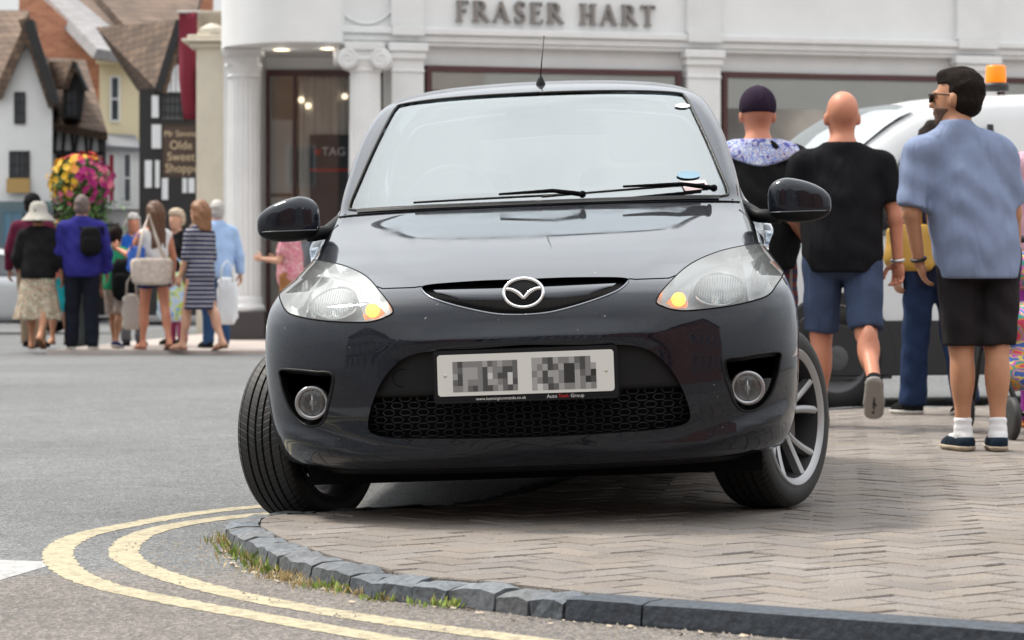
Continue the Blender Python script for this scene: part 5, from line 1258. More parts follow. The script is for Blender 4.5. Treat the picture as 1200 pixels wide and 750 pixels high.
win_px(b4, 189,111,216,144, 54.4, m_beam, 5, 3, glass=M('leaded_glass', (.09,.10,.11), .15)); win_px(b4, 190,150,216,188, 54.4, m_beam, 4, 2, glass=MATS['leaded_glass']); win_px(b4, 170,236,188,262, 54.4, m_beam, 2, 1)
q = MB(); a = P3(172,290,54.6); b = P3(228,238,54.6); q.box((a.x, 54.6, a.z), (b.x, 54.9, b.z)); wp('shop_board', q, M('pale_board', (.55,.58,.60), .6), b4)
# 5 chimney stack and house behind
b5 = bld('brick_house', 200, 80, 'tall red brick chimneyed house rising behind the tiled roofs')
wall_px(b5, 'chimney', m_brick, [(168,40),(168,-40),(250,-40),(250,12),(252,40)], 80, 2); wall_px(b5, 'wall', m_brick, [(60,370),(60,30),(250,30),(250,370)], 81, 6)
poly_slab(b5, 'roof', m_tile, [(60,-25,86),(170,-25,86),(175,32,80.6),(60,32,80.6)], .2)
# 6 cream stone neighbour of the shop
b6 = bld('stone_building', 247, 42, 'cream stone wall with moulded cornice beside the columned shop', 'building')
wall_px(b6, 'wall', m_cream, [(230,402),(230,56),(300,56),(300,402)], 42, 6, -.112)
q = MB()
for (z0, z1, pr) in ((56,50,.10),(50,46,.20),(46,41,.12)):
    a = P3(229, z0, 42); b = P3(300, z1, 42); q.box((a.x-pr, 42-pr, a.z), (b.x, 42.5, b.z-.002))
wp('cornice', q, m_cream, b6, .03)
q = MB(); a = P3(232, 41, 42.4); b = P3(300, 12, 42.4); q.box((a.x, 42.4, a.z), (b.x, 47, b.z)); wp('parapet', q, M('weathered_stone', (.30,.26,.21), .9, var=.3, vscale=3), b6, .05)
q = MB(); q.ico(P3(248, 40, 42.1), (.22, .2, .16), 2, 0, .1); wp('carved_scroll', q, m_cream, b6)
# hanging sign and banner
sg = bld('hanging_shop_sign', 211, 48, 'brown hanging sign of the old sweet shop with cream letters', 'sign'); d = 48
q = MB(); a = P3(191, 207, d); b = P3(231, 146, d); q.box((a.x, d-.03, a.z), (b.x, d+.03, b.z)); wp('board', q, M('sign_brown', (.075,.05,.04), .5), sg, .01)
q = MB(); w0 = .012
for (x0, x1, z0, z1) in ((a.x-.02, b.x+.02, b.z-.01, b.z+.025), (a.x-.02, b.x+.02, a.z-.025, a.z+.01), (a.x-.025, a.x+.012, a.z, b.z), (b.x-.012, b.x+.025, a.z, b.z)): q.box((x0, d-.045, z0), (x1, d+.045, z1))
wp('sign_frame', q, M('sign_frame_brown', (.035,.025,.022), .5), sg)
q = MB(); q.tube([P3(190, 140, d), P3(236, 140, d)], .02, 8); q.tube([P3(200, 140, d), P3(200, 146, d)], .01, 6); q.tube([P3(222, 140, d), P3(222, 146, d)], .01, 6); wp('bracket', q, m_beam, sg)
for tx, sz, py, px in (('Mr Simms', .155, 157, 211), ('Olde', .22, 170.5, 212), ('Sweet', .22, 184, 212), ('Shoppe', .22, 197.5, 213)):
    p = P3(px, py, d-.04); t_ = text_mesh('sign_lettering', tx, sz, M('sign_cream', (.62,.50,.34), .6), None, Matrix.Translation((p.x, d-.036, p.z)), .004, sx=.92); t_.data.transform(Matrix.Translation(sg.location).inverted()); t_.parent = sg
bn = bld('banner', 220, 46, 'long plain maroon banner hanging above the sweet shop sign', 'banner'); m_ban = M('banner_maroon', (.17,.012,.03), .8, var=.08, vscale=3)
q = MB(); V = []; Fq = []; a = P3(209.5, 15, 46); b = P3(231, 140, 46); nB = 16
for i in range(nB+1):
    z = a.z+(b.z-a.z)*i/nB; s_ = i/nB
    for j, tt in enumerate((0, .33, .66, 1)):
        x = a.x+(b.x-a.x)*tt + (.09*max(0, s_-.6)/.4*(1-tt) if i else 0); V.append((x, 46+.05*math.sin(tt*5+s_*4), z))
for i in range(nB):
    for j in range(3): k = i*4+j; Fq.append((k, k+1, k+5, k+4))
q.add(V, Fq); o = wp('cloth', q, m_ban, bn, smooth=True); sm = o.modifiers.new('thickness', 'SOLIDIFY'); sm.thickness = .012
q = MB(); q.tube([P3(207, 14, 46), P3(240, 14, 46)], .025, 8); wp('pole', q, M('pole_grey', (.45,.42,.40), .5), bn)

# ---- far pavement
fp = [Vector((-5.3, 30.6)), Vector((30, 30.6)), Vector((30, 60)), Vector((-3.6, 60)), Vector((-4.6, 45))]
q = MB(); plan_prism(q, fp, -.11, -.005); tag(q.build('far_pavement', M('far_paving', (.40,.35,.32), .85, var=.12, vscale=3, bump=.3, bscale=20)), kind='structure')
# ---- buildings across the square, behind the photographer (seen in the paint of the car)
def back_house(x0, x1, y, z, gable, wallm, label, beams=False, face=1):
    r = empty('town_house', ((x0+x1)/2, y, -.1), 0, label, 'house'); cx = (x0+x1)/2
    m_ = MB(); pr = [(x0, -.1), (x0, z), ((cx), z+gable), (x1, z), (x1, -.1)]; m_.prism(pr, y-8, y); wp('wall', m_, wallm, r)
    m_ = MB()
    for sx, xa in ((-1, x0), (1, x1)):
        m_.add([(xa+sx*.4, y+.4, z-.3), (cx, y+.4, z+gable+.2), (cx, y-8.2, z+gable+.2), (xa+sx*.4, y-8.2, z-.3), (xa+sx*.4, y+.4, z-.1), (cx, y+.4, z+gable+.4), (cx, y-8.2, z+gable+.4), (xa+sx*.4, y-8.2, z-.1)], [(0,1,2,3),(7,6,5,4),(0,4,5,1),(1,5,6,2),(2,6,7,3),(3,7,4,0)])
    wp('roof', m_, m_tile, r); nW = max(2, int((x1-x0)/2.2))
    for k in range(nW):
        for zz in (1.2, 4.2):
            if zz+1.5 > z: continue
            xw = x0+(x1-x0)*(k+.5)/nW; m_ = MB(); m_.box((xw-.5, y-.02, zz), (xw+.5, y+.06, zz+1.4)); w_ = wp('window', m_, m_white2, r); m_ = MB(); m_.box((xw-.43, y+.05, zz+.07), (xw+.43, y+.07, zz+1.33)); wp('pane', m_, m_pane, w_)
    if beams:
        m_ = MB(); n = int((x1-x0)/.7)
        for k in range(n+1): x = x0+(x1-x0)*k/n; top = z+gable*(1-abs(x-cx)/((x1-x0)/2)); m_.box((x-.09, y+.0, .0), (x+.09, y+.045, top-.05))
        for zz in (2.9, 5.6, z): m_.box((x0, y+.0, zz-.1), (x1, y+.05, zz+.1))
        for k in range(-4, 5): m_.prism([(cx+k*.8, z), (cx+k*.8+.16, z), (cx+k*.5+.8, z+gable*.55), (cx+k*.5+.64, z+gable*.55)], y-.0, y+.04)
        wp('timber_frame', m_, m_beam, r)
back_house(-5.5, 4.2, -17, 7.4, 4.6, m_panel, 'timber framed gabled house facing the car from across the square', True)
back_house(4.6, 14, -18, 9.0, 3.2, m_brick, 'red brick house across the square right of the timber gable')
back_house(-16, -6, -16, 8.6, 3.6, m_brick, 'dark red brick house across the square left of the timber gable')
back_house(15, 26, -12, 9.5, 3.0, m_brick, 'tall brick house at the right end of the row across the square')
back_house(-28, -17, -11, 9.0, 3.0, m_panel, 'timber framed house at the left end of the row across the square', True)
# ================================================================== figures: bodies and clothes as smooth blended volumes
def s_cap(P, a, b, ra, rb):
    a = np.array(a, float); b = np.array(b, float); ab = b-a; h = np.clip(((P-a)@ab)/max(1e-9, ab@ab), 0, 1)
    return np.sqrt(((P-a-h[:, None]*ab)**2).sum(1))-(ra+(rb-ra)*h)
def s_ell(P, c, r, Rm=None):
    q = P-np.array(c, float)
    if Rm is not None: q = q@Rm
    r = np.array(r, float); k0 = np.sqrt(((q/r)**2).sum(1)); k1 = np.sqrt(((q/(r*r))**2).sum(1)); return k0*(k0-1)/np.maximum(k1, 1e-6)
def smin(a, b, k): h = np.clip(.5+.5*(b-a)/k, 0, 1); return b+(a-b)*h-k*h*(1-h)
def smax(a, b, k): return -smin(-a, -b, k)
def cutcap(P, a, b, ra, rb):           # capsule whose far end is cut square (sleeve, trouser leg)
    a_ = np.array(a, float); b_ = np.array(b, float); d = (b_-a_)/np.linalg.norm(b_-a_)
    return smax(s_cap(P, a, b, ra, rb), (P-b_)@d, .006)
def nets(fn, lo, hi, h):
    lo = np.array(lo, float); n = np.ceil((np.array(hi, float)-lo)/h).astype(int)+1
    g = np.stack(np.meshgrid(*[lo[i]+h*np.arange(n[i]) for i in range(3)], indexing='ij'), -1).reshape(-1, 3)
    f = fn(g).reshape(n); s = f < 0
    acc = np.zeros(tuple(n-1)+(3,)); cnt = np.zeros(tuple(n-1))
    ix = [np.arange(k) for k in n]
    for ax in range(3):
        o = [0, 0, 0]; o[ax] = 1; A = f[tuple(slice(0, n[i]-o[i]) for i in range(3))]; B = f[tuple(slice(o[i], n[i]) for i in range(3))]
        cr = (A < 0) != (B < 0); t = np.where(cr, A/np.where(cr, A-B, 1), 0)
        e = [i for i in range(3) if i != ax]
        for da in (0, 1):
            for db in (0, 1):
                src = [slice(None)]*3; dst = [slice(None)]*3
                for q, dd in ((e[0], da), (e[1], db)): src[q] = slice(dd, n[q]-1+dd); dst[q] = slice(0, n[q]-1)
                c = cr[tuple(src)]; tt = t[tuple(src)]; off = [0., 0., 0.]; off[e[0]] = da; off[e[1]] = db
                cnt += c
                for q in range(3): acc[..., q] += c*(tt if q == ax else off[q])
    act = cnt > 0; idx = -np.ones(act.shape, int); idx[act] = np.arange(act.sum()); w_ = np.argwhere(act)
    V = lo+h*(w_+acc[act]/cnt[act][:, None]); Fs = []
    for ax in range(3):
        o = [0, 0, 0]; o[ax] = 1; A = s[tuple(slice(0, n[i]-o[i]) for i in range(3))]; B = s[tuple(slice(o[i], n[i]) for i in range(3))]
        e1, e2 = (ax+1) % 3, (ax+2) % 3; c = np.argwhere(A != B); c = c[(c[:, e1] > 0) & (c[:, e2] > 0) & (c[:, e1] < n[e1]-1) & (c[:, e2] < n[e2]-1)]
        if not len(c): continue
        u1 = np.eye(3, dtype=int)[e1]; u2 = np.eye(3, dtype=int)[e2]
        q = np.stack([idx[tuple((c-u1-u2).T)], idx[tuple((c-u2).T)], idx[tuple(c.T)], idx[tuple((c-u1).T)]], 1)
        fl = A[tuple(c.T)]; q[~fl] = q[~fl][:, ::-1]; Fs.append(q)
    return V, np.concatenate(Fs)
def sdf_obj(name, fn, lo, hi, h, mat, parent, extra=None, relax=1):
    V, Fq = nets(fn, lo, hi, h)
    for _ in range(relax):             # one gentle relaxation removes grid ripples
        S_ = np.zeros_like(V); C_ = np.zeros(len(V))
        for i in range(4): a = Fq[:, i]; b = Fq[:, (i+1) % 4]; np.add.at(S_, a, V[b]); np.add.at(C_, a, 1); np.add.at(S_, b, V[a]); np.add.at(C_, b, 1)
        V = .45*V+.55*S_/np.maximum(C_, 1)[:, None]
    vs = [tuple(v) for v in V]; fs = [tuple(q) for q in Fq]
    if extra: k = len(vs); vs += extra.v; fs += [tuple(i+k for i in f) for f in extra.f]
    return mesh(name, vs, fs, mat, parent, True)
def unit(v): v = np.array(v, float); return v/np.linalg.norm(v)
def rotz(a): c, s = math.cos(a), math.sin(a); return np.array([[c, -s, 0], [s, c, 0], [0, 0, 1.]])
def wr(P, amp, seed=0.):
    x, y, z = P[:, 0], P[:, 1], P[:, 2]
    return amp*(np.sin(26*x+9*z+2.5*np.sin(11*z+seed)+seed)*np.sin(13*z+5*x+2*np.sin(9*y+seed*2))+.6*np.sin(41*z+17*x+3*np.sin(14*x+seed))*np.sin(19*y+8*x+seed))
SK = dict(pale=(.55, .30, .20), tan=(.45, .215, .12), red=(.52, .215, .13), brown=(.32, .155, .085))
def cloth(name, col, **k):
    if 'cloth_'+name in MATS: return MATS['cloth_'+name]
    k.setdefault('var', .12); k.setdefault('vscale', 9); m = M('cloth_'+name, col, .9, bump=.25, bscale=220, spec=.12, **k); n = m.node_tree; b = n.nodes['Principled BSDF']
    t = n.nodes.new('ShaderNodeTexCoord'); mp = n.nodes.new('ShaderNodeMapping'); mp.inputs['Scale'].default_value = (1.5, 1.5, .40); mp.inputs['Rotation'].default_value = (.3, .5, 0); n.links.new(t.outputs['Object'], mp.inputs[0])
    z = n.nodes.new('ShaderNodeTexNoise'); z.inputs['Scale'].default_value = 7; z.inputs['Detail'].default_value = 2; z.inputs['Distortion'].default_value = .5; z.inputs['Roughness'].default_value = .45; n.links.new(mp.outputs[0], z.inputs['Vector'])
    u = n.nodes.new('ShaderNodeBump'); u.inputs['Strength'].default_value = .8; u.inputs['Distance'].default_value = .035; n.links.new(z.outputs['Fac'], u.inputs['Height'])
    for l in list(n.links):
        if l.to_socket == b.inputs['Normal']: n.links.new(u.outputs[0], l.from_node.inputs['Normal'])
    return m
def stripes(name, c1, c2, freq, thr=.5, axis='Z', c3=None):
    m = bpy.data.materials.new(name); m.use_nodes = True; n = m.node_tree; b = n.nodes['Principled BSDF']; b.inputs['Roughness'].default_value = .9; b.inputs['Specular IOR Level'].default_value = .2
    t = n.nodes.new('ShaderNodeTexCoord'); sx = n.nodes.new('ShaderNodeSeparateXYZ'); n.links.new(t.outputs['Object'], sx.inputs[0])
    def band(ax, fr, th):
        a = n.nodes.new('ShaderNodeMath'); a.operation = 'MULTIPLY'; a.inputs[1].default_value = fr; n.links.new(sx.outputs[ax], a.inputs[0]); f = n.nodes.new('ShaderNodeMath'); f.operation = 'FRACT'; n.links.new(a.outputs[0], f.inputs[0])
        g = n.nodes.new('ShaderNodeMath'); g.operation = 'GREATER_THAN'; g.inputs[1].default_value = th; n.links.new(f.outputs[0], g.inputs[0]); return g
    g = band(axis, freq, thr); x = n.nodes.new('ShaderNodeMix'); x.data_type = 'RGBA'; x.inputs[6].default_value = (*c1, 1); x.inputs[7].default_value = (*c2, 1); n.links.new(g.outputs[0], x.inputs[0]); last = x
    if c3:
        g2 = band('X', freq*.8, .7); x2 = n.nodes.new('ShaderNodeMix'); x2.data_type = 'RGBA'; x2.inputs[7].default_value = (*c3, 1); n.links.new(g2.outputs[0], x2.inputs[0]); n.links.new(x.outputs[2], x2.inputs[6]); last = x2
    n.links.new(last.outputs[2], b.inputs['Base Color']); return m
def flower_cloth(name, cols, scale):
    m = bpy.data.materials.new(name); m.use_nodes = True; n = m.node_tree; b = n.nodes['Principled BSDF']; b.inputs['Roughness'].default_value = .9; t = n.nodes.new('ShaderNodeTexCoord')
    z = n.nodes.new('ShaderNodeTexNoise'); z.inputs['Scale'].default_value = scale; z.inputs['Detail'].default_value = 2; z.inputs['Distortion'].default_value = 1.5; n.links.new(t.outputs['Object'], z.inputs['Vector'])
    cr = n.nodes.new('ShaderNodeValToRGB'); cr.color_ramp.interpolation = 'CONSTANT'; e = cr.color_ramp.elements; N_ = len(cols)
    e[0].position = 0; e[0].color = (*cols[0], 1); e[1].position = .36; e[1].color = (*cols[1], 1)
    for i in range(2, N_): k = e.new(.36+.30*(i-1)/(N_-1)); k.color = (*cols[i], 1)
    n.links.new(z.outputs['Fac'], cr.inputs[0]); n.links.new(cr.outputs[0], b.inputs['Base Color']); return m

def hand(mb, w_, d, palm_n, side, L=.185, curl=.5, spread=.10):
    # w_: wrist, d: pointing direction, palm_n: direction the palm faces, side: +1 thumb on cross(d,palm)*side
    w_ = Vector(w_); d = Vector(d).normalized(); pn = Vector(palm_n); pn = (pn-d*pn.dot(d)).normalized(); lat = d.cross(pn).normalized()*side
    k = L/.185; bm = bmesh.new(); bmesh.ops.create_icosphere(bm, subdivisions=2, radius=1)
    c = w_+d*.048*k; vs = [tuple(c+d*v.co.x*.056*k+lat*v.co.y*(.041+.004*v.co.x)*k+pn*v.co.z*.017*k) for v in bm.verts]; mb.add(vs, [tuple(v.index for v in f.verts) for f in bm.faces]); bm.free()
    for i, (o, ln, r0) in enumerate(((.030, .068, .0095), (.011, .076, .0098), (-.009, .071, .0093), (-.028, .056, .0082))):
        b0 = w_+(d*.080+lat*o)*k; cc = curl*(1+.12*i); dd = (d+lat*(o*spread*8)).normalized(); p1 = b0+(dd*math.cos(cc*.5)+pn*math.sin(cc*.5))*ln*.42*k; p2 = p1+(dd*math.cos(cc*1.3)+pn*math.sin(cc*1.3))*ln*.33*k; p3 = p2+(dd*math.cos(cc*2)+pn*math.sin(cc*2))*ln*.25*k
        mb.tube([w_+(d*.055+lat*o*.9)*k, b0, p1, p2, p3], [r0*k*.95, r0*1.05*k, r0*k, r0*.9*k, r0*.62*k], 8)
    t0 = w_+(d*.022+lat*.026)*k; t1 = t0+(d*.30+lat*.55+pn*.25).normalized()*.042*k; t2 = t1+(d*.75+lat*.25+pn*.3).normalized()*.034*k; t3 = t2+(d*.85+pn*.35).normalized()*.024*k
    mb.tube([t0-lat*.01, t0, t1, t2, t3], [.013*k, .0145*k, .0125*k, .0105*k, .007*k], 8)

def person(spec):
    g = spec.get; H = g('H', 1.75)/1.75; Wf = g('W', 1.0); fem = g('fem', False); h = g('vox', .018)/H; NM = g
    root = empty('person', g('loc'), g('rz', 0.)); root.scale = (H, H, H); tag(root, g('label'), 'person', g('group'))
    skin = M('skin_'+g('skin', 'tan'), SK[g('skin', 'tan')], .5, var=.10, vscale=7, bump=.05, bscale=60)
    lean = g('lean', 0.)               # forward lean of the trunk
    def tp(x, y, z): zz = z-.95; return np.array([x+g('shift', 0)*max(0, zz), y+math.sin(lean)*max(0, zz), z if zz < 0 else .95+zz*math.cos(lean)])
    hw = .092*(1.05 if fem else 1)*(1+(Wf-1)*.5); sh = (.172 if fem else .195)*(1+(Wf-1)*.6)
    J = {}
    for s_, nm in ((-1, 'L'), (1, 'R')):
        hip = np.array([s_*hw, 0, .93]); lp = g('leg'+nm, (0., 0., 0.)); ph, kb, ab = lp[:3]    # thigh pitch fwd, knee bend, abduction
        td = np.array([math.sin(ab)*s_, math.sin(ph), -math.cos(ph)]); td = unit(td); kn = hip+td*.445
        sdv = unit(np.array([math.sin(ab)*s_*.6, math.sin(ph-kb), -math.cos(ph-kb)])); an = kn+sdv*.40; J['hip'+nm], J['kn'+nm], J['an'+nm] = hip, kn, an
        fp = lp[3] if len(lp) > 3 else 0.; fy = lp[4] if len(lp) > 4 else .15
        fd_ = np.array([s_*math.sin(fy)*math.cos(fp), math.cos(fy)*math.cos(fp), math.sin(fp)]); J['fd'+nm] = unit(fd_); J['fu'+nm] = unit(np.cross(np.array([math.cos(fy), -s_*math.sin(fy), 0]), J['fd'+nm]))
        sj = tp(s_*sh, 0, 1.385); ua, fa = g('arm'+nm, ((.15, .0, -1), (.05, .15, -1))); ua = unit(np.array([ua[0]*s_, ua[1], ua[2]])); fa = unit(np.array([fa[0]*s_, fa[1], fa[2]]))
        J['sh'+nm] = sj; J['el'+nm] = sj+ua*.285; J['wr'+nm] = J['el'+nm]+fa*.245; J['fa'+nm] = fa
    zmin = min(J['anL'][2], J['anR'][2])
    dz = .082-zmin                      # put the lower foot on the ground
    for k in J:
        if k[:2] not in ('fd', 'fu', 'fa'): J[k] = J[k]+np.array([0, 0, dz])
    off = np.array([0, 0, dz]); T = lambda x, y, z: tp(x, y, z)+off
    nb = T(0, -.005, 1.46); hc = nb+np.array([0, .02+math.sin(lean)*.1, .168]); hr = rotz(g('turn', 0.)); tilt = g('nod', 0.)
    Rn = hr@np.array([[1, 0, 0], [0, math.cos(tilt), -math.sin(tilt)], [0, math.sin(tilt), math.cos(tilt)]])
    HS = 1.08; hp = lambda x, y, z: hc+Rn@np.array([x, y, z])*HS
    cw = (.158 if fem else .178)*Wf; cd_ = .112*(1+(Wf-1)*1.3)
    def torso(P, o=0., low=.80):
        d = s_ell(P, T(0, .0, 1.25), (cw+o, cd_+o, .225+o)); d = smin(d, s_cap(P, J['shL']+np.array([.02, 0, -.01]), J['shR']+np.array([-.02, 0, -.01]), .056+o, .056+o), .07)
        for s_ in (-1, 1): d = smin(d, s_cap(P, T(s_*sh*.72, -.01, 1.40), nb+np.array([0, -.015, .02]), .045+o, .050+o*.5), .05)
        d = smin(d, s_ell(P, T(0, g('belly', 0.)*.6, 1.06), ((.135 if fem else .158)*Wf+o, (.10+g('belly', 0.))*1.0+o, .16+o)), .10)
        d = smin(d, s_ell(P, T(0, -.012, .94), ((.172 if fem else .162)*Wf+o, .120*(1+(Wf-1))+o, .125+o)), .08)
        if fem: d = smin(d, s_ell(P, T(0, .075, 1.27), (.135+o, .075+o, .075+o)), .05)
        return d
    def leg(P, nm, o=0., f0=0., f1=1., flare=0., cut=None):
        a, k_, n_ = J['hip'+nm], J['kn'+nm], J['an'+nm]; wl = 1+(Wf-1)*.6
        th = s_cap(P, a, k_, .090*wl+o, .056+o); bk = -J['fd'+nm]*np.array([1, 1, 0]); ca = k_+(n_-k_)*.32+bk*.014
        cf_ = smin(s_cap(P, k_, n_, .050+o, .034+o+flare), s_ell(P, ca, (.052+o, .056+o, .125+o)), .04)
        return smin(th, cf_, .03)
    def arm(P, nm, o=0.):
        return smin(s_cap(P, J['sh'+nm], J['el'+nm], .052*(1+(Wf-1)*.5)+o, .040+o), s_cap(P, J['el'+nm], J['wr'+nm], .040+o, .027+o), .025)
    def foot(P, nm, o=0., barelow=True):
        n_ = J['an'+nm]; f, u = J['fd'+nm], J['fu'+nm]; heel = n_-f*.035-u*.045; toe = n_+f*.155-u*.058; ball = n_+f*.10-u*.050
        d = smin(s_cap(P, heel, ball, .034+o, .036+o), s_cap(P, ball, toe, .038+o, .024+o), .02); d = smin(d, s_cap(P, n_, ball-f*.02, .034+o, .026+o), .03)
        lat_ = np.cross(f, u); d = smin(d, s_cap(P, toe-lat_*.016, toe+lat_*.014, .022+o, .020+o), .02); return smax(d, -((P-(n_-u*.082))@u), .004)
    def head(P):
        q = (P-hc)@Rn/HS
        d = s_ell(q, (0, -.016, .040), (.076, .097, .092)); d = smin(d, s_ell(q, (0, .022, -.035), (.060, .070, .078)), .04); d = smin(d, s_ell(q, (0, .052, -.092), (.034, .032, .026)), .03)
        d = smin(d, s_cap(q, (0, .090, .012), (0, .110, -.026), .009, .014), .012); d = smin(d, s_ell(q, (0, .088, .026), (.055, .016, .012)), .012)
        for s_ in (-1, 1): d = smax(d, -s_ell(q, (s_*.030, .103, .008), (.016, .014, .011)), .010); d = smin(d, s_ell(q, (s_*.080, -.006, -.004), (.013, .020, .034)), .008)
        d = smin(d, s_ell(q, (0, .090, -.056), (.024, .012, .010)), .008)
        return d
    def body(P):
        d = torso(P); d = smin(d, s_cap(P, nb, hc+Rn@np.array([0, -.01, -.03]), .063*(1 if not fem else .82)*(.6+.4*Wf), .058*(1 if not fem else .88)), .035)
        for nm in 'LR': d = smin(d, arm(P, nm), .03); d = smin(d, leg(P, nm), .035); d = smin(d, foot(P, nm), .02)
        return smin(d, head(P), .025)
    ext = MB()
    for s_, nm in ((-1, 'L'), (1, 'R')):
        fa = J['fa'+nm]; pn = g('palm'+nm, (-s_, 0.1, 0)); hd_ = g('handd'+nm, None); hand(ext, J['wr'+nm]-fa*.015, hd_ if hd_ is not None else fa, pn, 1 if (s_ > 0) else -1, curl=g('curl', .55))
    pts_ = np.array([v for k, v in J.items() if k[:2] not in ('fd', 'fu', 'fa')]+[hc, nb]); lo = pts_.min(0)-np.array([.25, .25, .12]); hi = pts_.max(0)+np.array([.25, .25, .22])
    lo[2] = min(lo[2], -.02)
    sdf_obj('body', body, lo, hi, h, skin, root, ext)
    if g('vox', .018) < .013:
        pass
    for it in g('wear', []):
        kind, mat = it[0], it[1]; o = it[2] if len(it) > 2 else {}
        q = o.get; inf = q('o', .014); seed = random.random()*6; amp = q('amp', .0045)
        if kind in ('tee', 'shirt', 'jacket', 'tank'):
            hem = T(0, 0, q('hem', .86))[2]; sf = q('sleeve', .6)
            def fn(P):
                d = torso(P, inf); fl_ = q('flare', .01); d = smin(d, s_cap(P, T(0, -.0, 1.15), T(0, -.01, q('hem', .86)-.05), cw*.62+inf, (.125*Wf+inf+fl_)), .12) if q('hem', .86) < 1.0 else d
                for nm in 'LR':
                    if sf > 0:
                        up = J['sh'+nm]; e_ = J['el'+nm]; w_ = J['wr'+nm]
                        if sf < 1: d = smin(d, cutcap(P, up, up+(e_-up)*sf, .054*(1+(Wf-1)*.6)+inf, .056+inf), .03)
                        else: d = smin(d, s_cap(P, up, e_, .058*(1+(Wf-1)*.5)+inf, .046+inf), .035); d = smin(d, cutcap(P, e_, e_+(w_-e_)*min(1, sf-1+.02), .045+inf, .036+inf), .03)
                d = smin(d, s_cap(P, nb+np.array([0, -.01, -.02]), nb+np.array([0, .0, .035 if not q('collar') else .055]), .064+inf*.4, .060+inf*.4), .03) if kind != 'tank' else d
                d = d+wr(P, amp, seed)
                d = smax(d, hem-P[:, 2], .005)
                if kind == 'tank': d = smax(d, -s_cap(P, nb+np.array([0, 0, .02]), nb+np.array([0, 0, .3]), .125, .2), .005); return d
                cz = .030 if q('collar') else .0
                return smax(smax(d, -s_cap(P, nb+np.array([0, .035, .045+cz]), nb+np.array([0, .07, .25]), .060, .10), .006), P[:, 2]-(nb[2]+.045+cz), .005)
            nm_ = {'tee': 'shirt', 'shirt': 'shirt', 'jacket': 'jacket', 'tank': 'top'}[kind]
            sdf_obj(nm_, fn, lo, hi, h*.95, mat, root)
        elif kind in ('shorts', 'trousers'):
            fr = q('to', .75); wst = T(0, 0, q('waist', 1.02))[2]
            def fn(P):
                d = smin(s_ell(P, T(0, -.012, .94), (.168*Wf+inf, .125*(1+(Wf-1))+inf, .13+inf)), s_cap(P, T(0, 0, 1.06), T(0, -.01, .95), .12*Wf+inf, .135*Wf+inf), .06)
                for nm in 'LR':
                    a, k_, n_ = J['hip'+nm], J['kn'+nm], J['an'+nm]
                    if kind == 'shorts': d = smin(d, cutcap(P, a+(k_-a)*.02, a+(k_-a)*fr, .094*(1+(Wf-1)*.6)+inf, .066+inf+q('flare', .0)), .014)
                    else: d = smin(d, s_cap(P, a, k_, .096*(1+(Wf-1)*.6)+inf, .068+inf), .03); d = smin(d, cutcap(P, k_, k_+(n_-k_)*q('len', 1.10), .066+inf, .054+inf+q('flare', .0)), .03)
                return smax(d+wr(P, amp, seed), P[:, 2]-wst, .005)
            sdf_obj(kind, fn, (lo[0], lo[1], -.02), (hi[0], hi[1], wst+.05), h*.95, mat, root)
        elif kind in ('skirt', 'dress'):
            hz = q('hem', .5)+off[2]; fl_ = q('flare', .24); top = T(0, 0, 1.05 if kind == 'skirt' else 1.40)[2]; swy = q('swing', 0.)
            def fn(P):
                zr = np.clip((T(0, 0, .98)[2]-P[:, 2])/(T(0, 0, .98)[2]-hz), 0, 1); rx = (.16*Wf)+(fl_-.16)*zr+inf; ry = .115+(fl_*.8-.115)*zr+inf
                x = P[:, 0]; y = P[:, 1]+.01-swy*zr; an_ = np.arctan2(y, x); rad = np.sqrt((x/rx)**2+(y/ry)**2); d = (rad-1-q('pleat', .05)*zr*np.sin(an_*q('np', 11)+2*np.sin(an_*3)+seed))*np.minimum(rx, ry)*.9
                d = smax(d, P[:, 2]-T(0, 0, 1.03)[2], .01); d = smin(d, s_cap(P, T(0, 0, 1.03), T(0, -.01, .93), (.125 if fem else .14)*Wf+inf, .15*Wf+inf), .05)
                if kind == 'dress':
                    d = smin(d, torso(P, inf), .04)
                    for nm in 'LR':
                        up = J['sh'+nm]; e_ = J['el'+nm]; w_ = J['wr'+nm]; sf = q('sleeve', 1.)
                        d = smin(d, s_cap(P, up, e_, .052+inf, .042+inf) if sf > .99 else cutcap(P, up, up+(e_-up)*sf, .052+inf, .046+inf), .03)
                d = smax(d+wr(P, amp, seed), hz-P[:, 2], .005)
                return smax(d, -s_cap(P, nb+np.array([0, .035, .045]), nb+np.array([0, .07, .25]), .068, .10), .006) if kind == 'dress' else smax(d, P[:, 2]-top, .005)
            sdf_obj(kind, fn, (lo[0]-.1, lo[1]-.1, hz-.05), (hi[0]+.1, hi[1]+.1, hi[2] if kind == 'dress' else top+.06), h*.95, mat, root)
        elif kind in ('shoe', 'sandal'):
